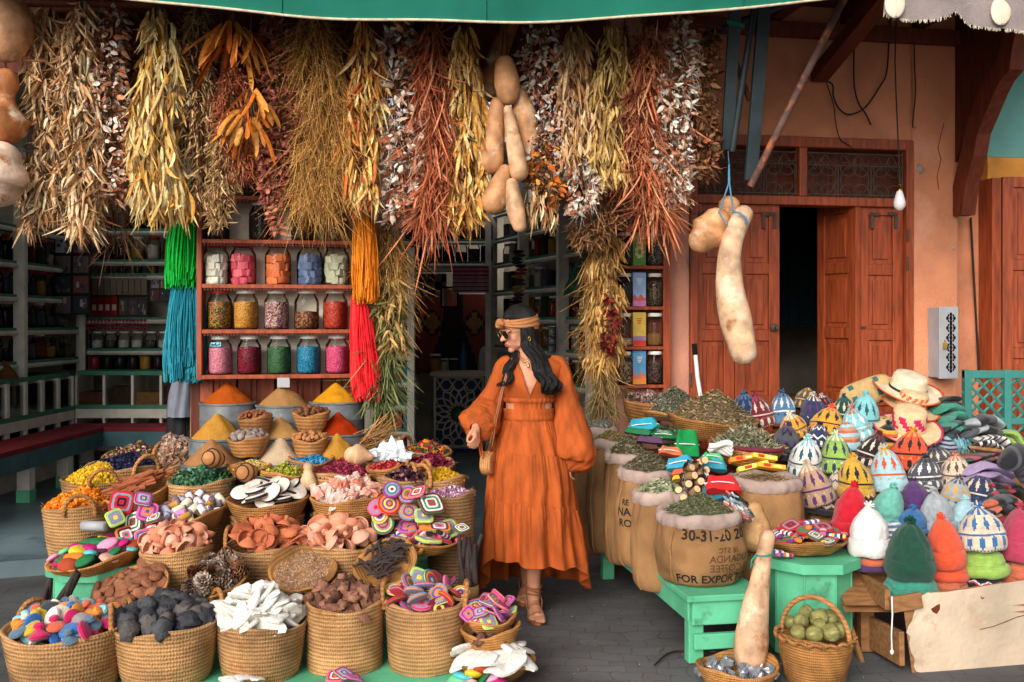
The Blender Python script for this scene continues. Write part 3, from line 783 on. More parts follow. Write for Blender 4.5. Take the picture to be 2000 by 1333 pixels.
# back wall shelving of the left room
dB = 10.2; pz = lambda y, d=dB: H - (y - HY) * d / F
bz = [pz(447), pz(507), pz(534), pz(620), pz(681), pz(722)]
shelf_unit('back_shelving', 'green edged shelving at the back of the left room', (-4.38, dB), (-2.9, dB), bz, .3, (.0, .77), FZ, 3.1)
for zi, hh, n, lab in ((0, .27, 8, 'top'), (1, .245, 8, 'upper'), (2, .11, 8, 'small-jar')):
 for k in range(n):
  cl, nm = dark_cols[(k * 4 + zi * 2 + 1) % 9]
  jar((-4.2 + k * .165, dB + .1, bz[zi] + .002), hh, 'storage_jar', f'{nm} jar on the {lab} shelf at the back of the left room', 'jars at the back of the left room', jf[(k + zi) % 3], cl, jl_w if k % 3 else jl_r, wide=1.0 if zi < 2 else 1.4)
for k in range(7):
 px = 165 + k * 26
 jar(V(px, 680, dB + .08) + Vector((0, 0, .0)), .175, 'round_jar', 'squat glass jar of pale crystals on the beaded shelf in the left room', 'squat jars on the beaded shelf', jf[0], c(200, 196, 190) if k not in (2, 5) else c(70, 70, 72), jl_w, wide=1.25)
for k in range(8):
 cl = c(150, 24, 28) if k == 2 else (c(170, 130, 40) if k == 6 else c(26, 22, 22))
 nm = 'deep red' if k == 2 else ('mustard yellow' if k == 6 else 'black')
 jar(V(135 + k * 25, 722, dB + .08), .185, 'tall_jar', f'{nm} filled tall jar on the lowest shelf in the left room', 'jars on the lowest shelf of the left room', jf[2], cl, None, wide=1.15)
# hanging packets, red packs, prints
for k in range(9):
 mb = MB(); p = V(185 + k * 12, 538, dB - .02); mb.box(p + Vector((-.028, 0, -.2)), p + Vector((.028, .014, 0)), col=c(116, 100, 84)); mb.tube([p + Vector((0, 0, 0)), p + Vector((0, 0, .02))], .003, 4, col=c(40, 40, 40))
 tag(mb.build('hanging_packet', m_paper, smooth=False), 'brown paper packet in the row hanging under the green shelf', 'packet', 'packets hanging under the shelf')
for k in range(4):
 mb = MB(); p = V(184 + k * 13, 618, dB + .06); mb.box(p + Vector((-.032, 0, 0)), p + Vector((.032, .05, .2)), col=c(150, 22, 30)); mb.box(p + Vector((-.02, -.002, .06)), p + Vector((.02, 0, .12)), col=c(210, 190, 160))
 tag(mb.build('spice_pack', m_paper, smooth=False), 'red spice pack standing on the shelf under the hanging packets', 'pack', 'red packs on the back shelf')
def print_board(name, label, px0, py0, px1, py1, d, rows, cols, base, pal, seed):
 r = empty(name, V((px0 + px1) / 2, py1, d), label, 'picture board')
 a, b = V(px0, py1, d), V(px1, py0, d); R = random.Random(seed)
 mb = MB(); mb.box((a.x, d, a.z), (b.x, d + .03, b.z), col=base); child(mb, 'board', m_paper, r, False)
 for i in range(rows):
  for j in range(cols):
   mb = MB(); w = (b.x - a.x) / cols; h = (b.z - a.z) / rows
   x0, z0 = a.x + w * j + w * .08, a.z + h * i + h * .08; x1, z1 = x0 + w * .84, z0 + h * .84
   mb.box((x0, d - .008, z0), (x1, d - .002, z1), col=R.choice(pal))
   for q in range(7):       # figures and shapes of the snapshot
    u, v = R.uniform(x0, x1 - w * .2), R.uniform(z0, z1 - h * .3)
    mb.box((u, d - .0085 - q * .0006, v), (u + w * R.uniform(.08, .2), d - .0079 - q * .0006, v + h * R.uniform(.12, .3)), col=R.choice(pal))
   child(mb, 'snapshot', m_paper, r, False)
 return r
ppal = [c(150, 150, 160), c(90, 80, 80), c(60, 64, 76), c(170, 150, 130), c(110, 60, 50), c(40, 44, 52)]
print_board('photo_board', 'black framed board of small snapshots in the left room corner', 106, 458, 176, 615, 9.75, 4, 2, c(12, 12, 14), ppal, 3)
print_board('print_rack', 'rack of small picture cards right of the red packs', 232, 582, 288, 618, dB + .05, 1, 3, c(60, 50, 46), ppal, 8)
print_board('card_rack', 'stacked picture cards on the right end of the back shelf', 294, 540, 350, 590, dB + .05, 2, 3, c(60, 50, 46), ppal, 5)
mb = MB(); p = V(160, 625, dB - .05)
for k in range(18):
 for j in range(3):
  mb.blob(V(164 + k * 7, 626 + j * 8, dB - .05), (.014, .01, .016), col=c(140, 26, 44), seg=6, ring=4)
tag(mb.build('bead_curtain', m_paper), 'strip of dark red beads under the back shelf', 'bead trim', kind='stuff')
# decanter
mb = MB(); mb.lathe([(.001, 0), (.05, 0), (.06, .05), (.05, .1), (.018, .15), (.015, .25), (.03, .28), (.001, .29)], 16); o = mb.build('glass_decanter', m_glass, loc=V(128, 678, 9.9)); tag(o, 'clear long-necked decanter at the left end of the beaded shelf', 'decanter')
# counters with glazed spice bins
def counter(name, label, a, b, back, ztop_, bins, pal, heaps=False):
 r = empty(name, (a[0], a[1], FZ), label, 'counter')
 A, B_ = Vector((*a, 0)), Vector((*b, 0)); n = Vector((*back, 0)); dv = B_ - A
 def bx(t0, t1, o0, o1, z0, z1, nm, mat, col=(1, 1, 1)):
  mb = MB(); mb.add([A + dv * t + n * o + Vector((0, 0, z)) for t in (t0, t1) for o in (o0, o1) for z in (z0, z1)], [(0, 1, 3, 2), (4, 6, 7, 5), (0, 4, 5, 1), (2, 3, 7, 6), (0, 2, 6, 4), (1, 5, 7, 3)], col=col)
  child(mb, nm, mat, r, False)
 for (z0, z1) in ((ztop_ - .30, ztop_ - .0), (ztop_ - .62, ztop_ - .36)):
  bx(0, 1, 0, .4, z0 - .07, z0 - .03, 'counter_edge', m_shelf)
  bx(0, 1, -.002, .4, z0 - .16, z0 - .071, 'counter_rail', m_post)
  for k in range(bins):
   t0, t1 = k / bins + .01, (k + 1) / bins - .01
   bx(t0, t1, .06, .38, z0 - .03, z0 + .09 + .05 * (k % 2), 'spice_fill', m_stone_a, pal[k % len(pal)])
   bx(t0, t1, .02, .026, z0 - .03, z1 - .06, 'glass_front', m_film)
  for k in range(bins + 1): bx(max(0, k / bins - .008), min(1, k / bins + .008), 0.001, .4, z0 - .03, z1 - .04, 'divider', m_post)
 bx(0, 1, .04, .42, ztop_ - .04, ztop_ - .0, 'counter_top', m_shelf)
 return r
m_stone_a = M('bin_spice', src='attr', rough=.95, var=.4, vs=30, bump=.8, bs=60)
bp_ = [c(92, 54, 34), c(60, 40, 26), c(120, 84, 46), c(70, 30, 26)]
counter('bin_counter', 'counter of glazed spice bins along the back of the left room', (-4.3, 9.8), (-2.9, 9.8), (0, 1), pz(722), 5, bp_)
counter('bin_counter', 'counter of glazed spice bins along the left inner wall', (-4.3, 6.9), (-4.3, 9.78), (-1, 0), 1.06, 9, bp_)
for k, (cl, nm) in enumerate(((c(214, 130, 30), 'orange'), (c(170, 132, 60), 'ochre'), (c(96, 64, 36), 'brown'))):
 mb = MB(); mb.lathe([(.12, 0), (.11, .02), (.05, .11), (.012, .155), (.001, .16)], 24)
 o = mb.build('spice_cone', m_powder, loc=(-4.42, 8.0 + k * .33, 1.06)); o.color = (*cl, 1); tag(o, f'{nm} spice heap on the left inner wall counter', 'spice heap')
# bench with red cushion
bn = empty('long_bench', (-4.1, 8, FZ), 'long green bench with red seat and white legs in the left room', 'bench')
m_redseat = M('red_seat', c(120, 30, 38), .8, .3, 6, .2, 60); m_tealdk = M('dark_teal_paint', c(62, 96, 104), .6, .3, 5, .1, 40)
mb = MB(); mb.box((-4.28, 6.2, .52), (-3.86, 9.78, .56)); mb.box((-3.859, 9.4, .52), (-2.9, 9.78, .56)); child(mb, 'seat', m_redseat, bn, False)
mb = MB(); mb.box((-3.9, 6.2, .38), (-3.858, 9.39, .518)); mb.box((-3.857, 9.395, .38), (-2.9, 9.43, .518)); child(mb, 'apron', m_tealdk, bn, False)
for x, y in ((-3.93, 6.9), (-3.93, 8.05), (-3.93, 8.75), (-4.1, 9.6), (-3.3, 9.5)):
 mb = MB(); mb.box((x - .05, y - .05, FZ + .1), (x + .05, y + .05, .379)); lg = child(mb, 'leg', m_post, bn, False)
 mb = MB(); mb.box((x - .055, y - .055, FZ), (x + .055, y + .055, FZ + .099)); child(mb, 'foot', m_mint, bn, False)
mb = MB(); mb.box((-4.7, 6.2, FZ), (-4.3, 9.78, .40)); child(mb, 'base_board', m_post, bn, False)
# coats hanging by the pier
ct = empty('hanging_coat', V(352, 860, 7.0), 'grey jacket over black trousers hanging beside the jar cabinet', 'coat')
def cloth_slab(pts_l, pts_r, d, th, fold=.012, nf=5):
 ys = [p[1] for p in pts_l]; P = []
 for y in np.linspace(ys[0], ys[-1], 14):
  xl = np.interp(y, ys, [p[0] for p in pts_l]); xr = np.interp(y, [p[1] for p in pts_r], [p[0] for p in pts_r]); row = []
  for side in (0, 1):
   for u in (np.linspace(0, 1, 12) if side == 0 else np.linspace(1, 0, 12)):
    p = V(xl + (xr - xl) * u, y, d); bul = sin(pi * u) * th; row.append((p.x, p.y + (bul if side else -bul) + fold * sin(u * pi * nf + y * .03), p.z))
  P.append(row)
 mb = MB(); mb.rings(np.array(P), 0, (1, 1, 1), True, True, True); return mb
m_jacket = M('grey_cloth_jacket', c(120, 124, 136), .9, .2, 10, .3, 90); m_trouser = M('black_trousers', c(34, 33, 36), .9, .3, 10, .3, 90)
child(cloth_slab([(338, 738), (330, 770), (325, 815)], [(372, 738), (375, 770), (374, 820)], 6.9, .05), 'jacket', m_jacket, ct)
child(cloth_slab([(328, 800), (322, 870), (320, 930)], [(372, 800), (374, 870), (372, 930)], 7.0, .05), 'trousers', m_trouser, ct)
mb = MB(); mb.tube([V(384, 740, 6.5), V(384, 800, 6.5), V(383, 905, 6.5)], [.035, .038, .042], 14); tag(mb.build('round_column', m_gourd_col := M('column_plaster', c(176, 124, 92), .9, .35, 8, .4, 40)), 'slim mottled column standing between the coat and the tins', 'column')
# ---- middle room
shelf_unit('back_shelving', 'curved green edged shelving at the back of the middle room', (-1.15, 10.5), (-.25, 10.5), [pz(415, 10.5), pz(467, 10.5), pz(511, 10.5)], .3, (1.0,), FZ, 3.1)
mb = MB(); mb.box((-1.15, 10.5, pz(529, 10.5)), (-.25, 10.8, pz(513, 10.5))); tag(mb.build('shelf_rail', m_post, smooth=False), 'thick cream rail under the middle room shelves', 'rail')
for row, z in enumerate((pz(415, 10.5), pz(467, 10.5), pz(511, 10.5))):
 for k in range(7):
  cl, nm = dark_cols[(k * 5 + row * 3 + 4) % 9]
  jar((-1.08 + k * .135, 10.62, z + .002), .225, 'storage_jar', f'{nm} jar on the {("top", "second", "third")[row]} shelf of the middle room', 'jars on the middle room shelves', jf[(k + row) % 3], cl, jl_w)
# side rack by the red yarn
shelf_unit('side_rack', 'pale side rack behind the red yarn', (-1.17, 8.7), (-.86, 8.7), [pz(690, 8.7), pz(742, 8.7), pz(787, 8.7), pz(838, 8.7), pz(560, 8.7), pz(620, 8.7)], .25, (.94,), FZ, 2.2)
for k in range(6):
 cl, nm = [(c(206, 150, 40), 'yellow'), (c(160, 60, 40), 'red'), (c(60, 100, 130), 'blue')][k % 3]
 mb = MB(); p = Vector((-1.1 + (k % 3) * .09, 8.78, pz((742, 838)[k // 3], 8.7))); mb.box(p + Vector((-.038, 0, .001)), p + Vector((.038, .12, .13)), col=cl); tag(mb.build('carton', m_paper, smooth=False), f'{nm} carton on the {("upper", "lower")[k // 3]} board of the side rack', 'carton')
for k in range(6): jar((-1.1 + (k % 3) * .09, 8.76, pz((620, 690)[k // 3], 8.7)), .2, 'storage_jar', 'small clear jar on the side rack behind the red yarn', 'jars on the side rack', jf[k % 3], dark_cols[k % 9][0], jl_w)
# lattice counter
cx0, cx1 = V(847, 0, 11.1).x, V(945, 0, 11.1).x; zt0, zb0_ = pz(735, 11.1), FZ + .06
lc = empty('lattice_counter', ((cx0 + cx1) / 2, 11.1, FZ), 'white lattice fronted counter with blue panels and a green star', 'counter')
mb = MB(); mb.box((cx0, 11.12, FZ), (cx1, 11.6, zt0)); child(mb, 'cabinet', M('blue_panel', c(38, 62, 100), .6, .3, 5, .1), lc, False)
mb = MB(); mb.box((cx0 - .04, 11.06, zt0), (cx1 + .25, 11.62, zt0 + .04)); child(mb, 'top', m_cream, lc, False)
mb = MB(); cxm, czm = (cx0 + cx1) / 2, (zt0 + zb0_) / 2 - .03; hw, hh = (cx1 - cx0) / 2, (zt0 - zb0_) / 2
def LB(x0, z0, x1, z1, r=.009):
 x0, x1 = np.clip([x0, x1], cx0 + .01, cx1 - .01); z0, z1 = np.clip([z0, z1], zb0_, zt0 - .01)
 if abs(x0 - x1) + abs(z0 - z1) > .005: mb.tube([(x0, 11.112, z0), (x1, 11.112, z1)], r, 4)
for q in range(16):
 an = q * pi / 8; b2 = (q + .5) * pi / 8; a2 = (q + 1) * pi / 8
 P = lambda a, r: (cxm + r * sin(a), czm + r * cos(a))
 for (u, v) in ((P(an, .09), P(b2, .17)), (P(a2, .09), P(b2, .17)), (P(b2, .17), P(an, .25)), (P(b2, .17), P(a2, .25)), (P(an, .25), P(b2, .30)), (P(a2, .25), P(b2, .30))): LB(*u, *v)
for k in range(-2, 3):
 for sz in (-1, 1):
  x = cxm + k * .14; z = czm + sz * (hh - .07)
  for u, v in (((x - .07, z), (x - .03, z + .06)), ((x - .03, z + .06), (x + .03, z + .06)), ((x + .03, z + .06), (x + .07, z)), ((x + .07, z), (x + .03, z - .06)), ((x + .03, z - .06), (x - .03, z - .06)), ((x - .03, z - .06), (x - .07, z))): LB(*u, *v)
for (x0, z0, x1, z1) in ((cx0, zb0_, cx1, zb0_), (cx0, zt0, cx1, zt0), (cx0, zb0_, cx0, zt0), (cx1, zb0_, cx1, zt0)): LB(x0, z0, x1, z1, .018)
child(mb, 'lattice', m_cream, lc, False)
mb = MB(); pts = []
for q in range(24): r_ = .085 if q % 2 == 0 else .05; pts.append((cxm + r_ * sin(q * pi / 12), 11.108, czm + r_ * cos(q * pi / 12)))
mb.add(pts, [tuple(range(24))]); mb.add([(x, y + .01, z) for x, y, z in pts], [tuple(range(24))]); child(mb, 'star', M('green_star', c(40, 130, 70), .6, .2), lc, False)
# things on the counter
for k, (px, cl, nm) in enumerate(((905, c(60, 90, 130), 'blue-capped'), (921, c(150, 160, 170), 'clear'))):
 mb = MB(); mb.lathe([(.001, 0), (.035, 0), (.038, .02), (.034, .06), (.038, .1), (.036, .17), (.014, .24), (.014, .27), (.017, .27), (.017, .295), (.001, .296)], 16, col=cl); tag(mb.build('water_bottle', m_paper if k == 0 else m_glass, loc=V(px, 722, 11.2) - Vector((0, 0, 0))), f'{nm} water bottle on the lattice counter', 'bottle')
for k in range(3): jar(V(850 + k * 18, 724, 11.25), .14 + .05 * (k == 0), 'glass_tub', ('tall amber', 'low clear', 'low dark')[k] + ' glass tub at the left of the lattice counter', None, jf[2], (c(170, 120, 70), c(170, 170, 170), c(60, 60, 60))[k], jl_w, wide=1.5)
mb = MB(); mb.lathe([(.001, 0), (.06, 0), (.065, .05), (.055, .2), (.03, .25), (.01, .27), (.001, .275)], 18); mb.tube([(.055, 0, .2), (.11, 0, .17), (.1, 0, .07), (.06, 0, .05)], .008, 6); tag(mb.build('kettle', m_grey_metal, loc=V(945, 724, 11.2)), 'dark steel kettle at the right of the lattice counter', 'kettle')
# textiles and mirror
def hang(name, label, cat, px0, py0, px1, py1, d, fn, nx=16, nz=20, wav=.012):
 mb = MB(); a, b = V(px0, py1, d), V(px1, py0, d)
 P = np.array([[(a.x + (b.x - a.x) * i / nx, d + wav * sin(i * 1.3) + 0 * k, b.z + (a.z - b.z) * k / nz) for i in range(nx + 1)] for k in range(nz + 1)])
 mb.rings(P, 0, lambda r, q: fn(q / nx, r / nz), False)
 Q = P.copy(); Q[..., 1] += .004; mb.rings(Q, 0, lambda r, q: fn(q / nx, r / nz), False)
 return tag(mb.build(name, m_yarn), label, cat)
hang('striped_textile', 'magenta and cream striped textile hanging under the middle room shelves', 'textile', 884, 520, 955, 572, 10.3, lambda u, v: c(150, 40, 80) if int(v * 14) % 2 == 0 else c(150, 130, 130))
hang('checked_textile', 'black and cream checked cloth hanging left of the mirror', 'textile', 800, 535, 872, 580, 10.6, lambda u, v: c(30, 28, 28) if (int(u * 6) + int(v * 3)) % 2 else c(140, 130, 116))
def diam(u, v):
 q = abs(((u * 2) % 1) - .5) * 2 + abs(v - .35) * 3
 if abs(u - .5) < .12 + .3 * max(0, v - .35): return c(30, 24, 22)
 return c(120, 84, 52) if q < .45 else (c(40, 30, 26) if q < .6 else c(110, 46, 40))
hang('diamond_curtain', 'brown curtain with diamond motifs behind the lattice counter', 'curtain', 800, 575, 965, 730, 12.2, diam, 30, 30)
mr_ = empty('wall_mirror', V(877, 602, 10.45), 'small black framed mirror hanging in the middle room', 'mirror')
a, b = V(860, 602, 10.45), V(896, 560, 10.45)
m_mirror = M('mirror_glass', c(200, 200, 200), .05, 0, 1, 0, metal=1.)
mb = MB(); mb.box((a.x + .02, 10.452, a.z + .02), (b.x - .02, 10.46, b.z - .02)); child(mb, 'glass', m_mirror, mr_, False)
mb = MB()
for q in (((a.x, a.z), (b.x, a.z + .02)), ((a.x, b.z - .02), (b.x, b.z)), ((a.x, a.z + .02), (a.x + .02, b.z - .02)), ((b.x - .02, a.z + .02), (b.x, b.z - .02))): mb.box((q[0][0], 10.44, q[0][1]), (q[1][0], 10.47, q[1][1]))
child(mb, 'frame', m_black, mr_, False)
def mini_yarn(name, label, cat, px, py0, py1, hw, d, cl, n=40, tie=None):
 mb = MB()
 for k in range(n):
  x0, x1 = px + hw * .35 * rnd.uniform(-1, 1), px + hw * rnd.uniform(-1, 1); dd = d + rnd.uniform(-.04, .04)
  mb.tube([V(x0, py0, dd), V((x0 + x1) / 2 + rnd.uniform(-2, 2), (py0 + py1) / 2, dd), V(x1, py1 + rnd.uniform(-12, 6), dd)], .006, 4, col=cl)
 return tag(mb.build(name, m_yarn), label, cat)
mini_yarn('dark_yarn_hank', 'near black yarn hank hanging before the middle room shelves', 'yarn', 818, 420, 525, 16, 9.8, c(16, 18, 26))
# slanted shelving on the right inner wall
A_, B_ = Vector((-.2, 11.0, 0)), Vector((.80, 8.2, 0)); dn = (B_ - A_).normalized(); nn = Vector((-dn.y, dn.x, 0)); nn = nn if nn.x > 0 else -nn
rz_ = [1.0, 1.3, 1.6, 1.9, 2.2, 2.47, 2.75]
shelf_unit('wall_shelving', 'green edged shelving running along the right inner wall', (A_.x, A_.y), (B_.x, B_.y), rz_, .3, (0, .33, .68, .9, 1.0), FZ, 3.1, (nn.x, nn.y))
for zi, z in enumerate(rz_[:-1]):
 for k in range(15):
  q = A_ + dn * (.14 + k * .19) + nn * .12; cl, nm = dark_cols[rnd.randrange(9)]
  if rnd.random() < .55:
   jar((q.x, q.y, z + .002), .21, 'storage_jar', nm + ' jar on the right inner wall shelving', 'jars on the right inner wall', jf[rnd.randrange(3)], cl, rnd.choice((jl_w, jl_w, jl_r)))
  else:
   mb = MB(); h_ = rnd.uniform(.14, .23); mb.box((-.05, -.04, 0), (.05, .04, h_), col=cl); mb.box((-.03, -.0415, h_ * .3), (.03, -.0405, h_ * .6), col=c(170, 160, 140))
   o = mb.build('packet', m_paper, smooth=False, loc=(q.x, q.y, z + .002), rot=(0, 0, atan2(dn.y, dn.x) + pi)); tag(o, nm + ' packet standing on the right inner wall shelving', 'packet', 'packets on the right inner wall')
mb = MB(); p = V(1152, 480, 8.3)
P = []
for k, t in enumerate(np.linspace(0, 1, 9)):
 w = .02 + .11 * t ** .7; ctr = V(1152 - 22 * t, 480 + 95 * t, 8.2)
 P.append([ctr + Vector((cos(a_) * w * (1 + .12 * sin(a_ * 5 + k)), sin(a_) * w * .5, .015 * sin(a_ * 3))) for a_ in np.linspace(0, 2 * pi, 16, endpoint=False)])
mb.rings(np.array(P), cap1=True, cap0=True)
tag(mb.build('plastic_bag', M('green_plastic', c(24, 92, 66), .3, .3, 12, .3, 40, spec=.5)), 'dark green plastic bag hanging on the right inner wall shelving', 'bag')
mb = MB()
for k in range(16):
 p = V(1014 + rnd.uniform(-5, 5), 492 + k * 7, 9.6); mb.blob(p, (.055, .03, .018), col=pick([c(140, 40, 40), c(50, 60, 50), c(150, 120, 50), c(90, 40, 60), c(30, 30, 40)], 1)[0], seg=10, ring=6)
mb.tube([V(1014, 470, 9.6), V(1014, 605, 9.6)], .004, 4)
tag(mb.build('slipper_string', m_yarn), 'dark multicoloured slippers threaded on a hanging cord above the woman', 'slippers')
# tea glasses stack at the right behind her
for k in range(3): jar(V(1078, 690 - k * 17, 9.0), .09, 'tin_canister', 'small steel canister stacked behind the woman', 'stacked canisters behind the woman', jf[2], c(150, 150, 150), jl_w, wide=1.4)
# ---- room behind the half-open door
def coil_basket(r, h, flare=.75, n=28, mat=None, name='basket_body', turns=None):
 """open coiled basket, outside and inside, with a lip"""
 mb = MB(); k = max(5, int(h / .018)); prof = []
 prof.append((.001, 0.0)); prof.append((r * flare, 0.0))
 for i in range(k):
  t = (i + .5) / k; rr = r * (flare + (1 - flare) * t ** .75)
  prof.append((rr - .003, h * (i + .08) / k)); prof.append((rr + .004, h * t))
 prof.append((r + .002, h)); prof.append((r - .006, h + .008)); prof.append((r - .018, h + .002))
 prof += [(r * (flare + (1 - flare) * .6) - .02, h * .5), (r * flare * .9, .02), (.001, .018)]
 mb.lathe(prof, n); return mb
mb = coil_basket(.2, .3)
st_me = mb.mesh('stacked_basket', m_coil)
for k in range(3): tag(place('stacked_basket', st_me, (2.55 + .05 * k, 8.9, FZ + .26 * k), sc=1 - .04 * k), f'{("lowest", "middle", "topmost")[k]} basket of the stack in the dark doorway', 'basket')
for k in range(2): tag(place('stacked_basket', st_me, (2.95, 8.8, FZ + .26 * k), sc=.95), f'{("lower", "upper")[k]} of two baskets at the right in the dark doorway', 'basket')
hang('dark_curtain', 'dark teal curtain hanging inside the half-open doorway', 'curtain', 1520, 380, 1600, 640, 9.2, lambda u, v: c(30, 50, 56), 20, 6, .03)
# ================================================================== LEFT DISPLAY
STEPS = [(4.05, 4.70, .03, -1.75, -.12), (4.701, 5.0, .12, -1.75, -.3), (5.001, 5.2, .22, -1.9, -.3), (5.201, 5.45, .30, -2.4, -.3), (5.451, 5.65, .42, -2.4, -.35), (5.651, 5.85, .55, -2.3, -.4), (5.851, 6.0, .70, -1.95, -.75)]
def stepz(d):
 for a, b, z, x0, x1 in STEPS:
  if d <= b: return z
 return FZ
st = empty('display_stand', (-1.0, 5.0, 0), 'mint green stepped stand under the baskets of the spice display', 'stand')
for a, b, z, x0, x1 in STEPS:
 mb = MB(); mb.box((x0, a, 0.004), (x1, b, z)); bevel(child(mb, 'step', m_mint, st, False), .006)
# ---- baskets, trays, tins
HANDLE_R = .011
def basket_mesh(r, h, flare, floor=.55, coil=.02, n=40):
 mb = MB(); k = max(3, int(h / coil)); prof = [(.001, 0.0), (r * flare, 0.0)]
 for i in range(k):
  t = (i + .5) / k; rr = r * (flare + (1 - flare) * t ** .7)
  prof.append((rr - .002, h * (i + .1) / k)); prof.append((rr + .003, h * t))
 prof += [(r + .003, h), (r - .003, h + .007), (r - .012, h + .003), (r * (flare + (1 - flare) * floor ** .7) - .014, h * floor + .01), (.001, h * floor)]
 def fn(P):
  a = np.arctan2(P[..., 1], P[..., 0]); k1 = rnd.uniform(0, 6)
  w = 1 + .045 * np.sin(2 * a + k1) * (P[..., 2] / h) + .012 * np.sin(3 * a + 2 * k1)
  P[..., 0] *= w; P[..., 1] *= w
  P[..., 2] += .012 * np.sin(2 * a + k1 * 1.7) * (P[..., 2] / h) + .004 * np.sin(5 * a + k1)
  return P
 mb.lathe(prof, n, fn=fn)
 m = int(120 * min(1, h / .2)); a = rng.random(m) * 2 * pi; t = np.where(rng.random(m) < .5, 1.0, rng.random(m)); rr = r * (flare + (1 - flare) * t ** .7) * 1.005
 nr = np.stack([np.cos(a), np.sin(a), 0 * a], -1); tg = np.stack([-np.sin(a), np.cos(a), 0 * a], -1)
 dr_ = unit(tg * rng.choice([-1, 1], (m, 1)) + nr * rng.uniform(.1, .5, (m, 1)) + rng.normal(0, .3, (m, 3)))
 mb.strips(nr * rr[:, None] + np.stack([0 * a, 0 * a, h * t], -1), dr_, rng.normal(0, .2, (m, 3)), rng.uniform(.01, .035, m), np.full(m, .0008), unit(np.cross(dr_, rng.normal(size=(m, 3)))), 3, .3, 0, np.ones((m, 3)), 'strip')
 return mb
def basket(name, label, cat, px, py, d, hw, h=None, flare=.8, tilt=0, roll=0, handles=(), mat=None, floor=.55, group=None, coil=.02, hr=.075):
 p = V(px, py, d); r = hw * d / F
 if h is None: h = max(.1, p.z - stepz(d))
 R3 = Euler((radians(tilt), radians(roll), 0)).to_matrix()
 o = empty(name, p - R3 @ Vector((0, 0, h)), label, cat, group); o.rotation_euler = (radians(tilt), radians(roll), 0)
 b = basket_mesh(r, h, flare, floor, coil).build('basket_body', mat or m_straw, o)
 for a in handles:
  a = radians(a); mb = MB(); tx = Vector((-sin(a), cos(a), 0)); nx = Vector((cos(a), sin(a), 0)); q0 = nx * (r - .004) + Vector((0, 0, h - .015))
  k = rnd.uniform(-.25, .25)
  pts = [q0 + tx * (-cos(t) * hr) + Vector((0, 0, sin(t) * hr * 1.25)) + nx * (k * sin(t) * hr) for t in np.linspace(-.15, pi + .15, 15)]
  mb.tube(pts, HANDLE_R, 8); mb.build('handle', m_coil, o)
 M4 = Matrix.Translation(p) @ R3.to_4x4()
 return o, M4, r
def tray(name, label, cat, px, py, d, hw, h=.07, tilt=0, roll=0, mat=None, group=None, flare=.6, floor=.35):
 return basket(name, label, cat, px, py, d, hw, h, flare, tilt, roll, (), mat or m_straw2, floor, group, .014)
# ---- loose fills nobody could count
OCT = np.array([(1, 0, 0), (-1, 0, 0), (0, 1, 0), (0, -1, 0), (0, 0, 1), (0, 0, -1)], float)
OCF = np.array([(0, 2, 4), (2, 1, 4), (1, 3, 4), (3, 0, 4), (2, 0, 5), (1, 2, 5), (3, 1, 5), (0, 3, 5)])
def rand_rot(n):
 q = rng.normal(size=(n, 4)); q /= np.linalg.norm(q, axis=1, keepdims=True); w, x, y, z = q.T
 return np.stack([np.stack([1 - 2 * (y * y + z * z), 2 * (x * y - z * w), 2 * (x * z + y * w)], -1), np.stack([2 * (x * y + z * w), 1 - 2 * (x * x + z * z), 2 * (y * z - x * w)], -1), np.stack([2 * (x * z - y * w), 2 * (y * z + x * w), 1 - 2 * (x * x + y * y)], -1)], 1)
def fill(name, label, cat, M4, R, hc, n, size, pal, shape='ball', z0=-.012, asp=(1, 1, .8), pw=1.6, mat=None, base=None, parent=None):
 mb = MB(); R = R * .94
 def hz(x, y):
  q = np.clip(np.sqrt(x * x + y * y) / R, 0, 1); return z0 + hc * (1 - q ** pw) + .012 * np.sin(x * 31 + y * 17) * (1 - q) + .008 * np.sin(y * 43 - x * 23) * (1 - q)
 rr = np.linspace(0.02, 1, 10) * R; a = np.linspace(0, 2 * pi, 28, endpoint=False)
 X, Y = rr[:, None] * np.cos(a), rr[:, None] * np.sin(a)
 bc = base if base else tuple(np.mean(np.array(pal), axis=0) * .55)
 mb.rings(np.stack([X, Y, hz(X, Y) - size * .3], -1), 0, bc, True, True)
 r = R * np.sqrt(rng.random(n)); t = rng.random(n) * 2 * pi; x, y = r * np.cos(t), r * np.sin(t)
 P = np.stack([x, y, hz(x, y) + rng.normal(0, size * .25, n)], -1); cl = pick(pal, n, .18)
 if shape == 'ball':
  Vt = OCT * np.array(asp) * size
  for sub in range(1):
   rot = rand_rot(n); sc = rng.uniform(.7, 1.2, (n, 1, 1))
   vs = np.einsum('nij,kj->nki', rot, Vt) * sc + P[:, None]
   f = (OCF[None] + (np.arange(n) * 6)[:, None, None]).reshape(-1, 3)
   mb.add(vs.reshape(-1, 3), f, 0, np.repeat(cl, 8, axis=0))
 else:
  th = rng.random(n) * 2 * pi; up = rng.normal(0, .35 if shape == 'stick' else .8, n)
  dirs = unit(np.stack([np.cos(th), np.sin(th), up], -1)); sd = unit(np.cross(dirs, unit(rng.normal(size=(n, 3)))))
  L = size * asp[0] * rng.uniform(.6, 1.3, n); w = size * asp[1] * rng.uniform(.6, 1.2, n)
  P = P - dirs * L[:, None] * .5
  mb.strips(P, dirs, rng.normal(0, .15, (n, 3)), L, w, sd, 4 if shape == 'petal' else 3, .4, 0, cl, 'leaf' if shape == 'petal' else 'strip')
 o = mb.build(name, mat or m_leaf, parent, smooth=(shape != 'ball'))
 if parent is None:
  o.matrix_world = M4
  tag(o, label, cat, None, 'stuff')
 return o
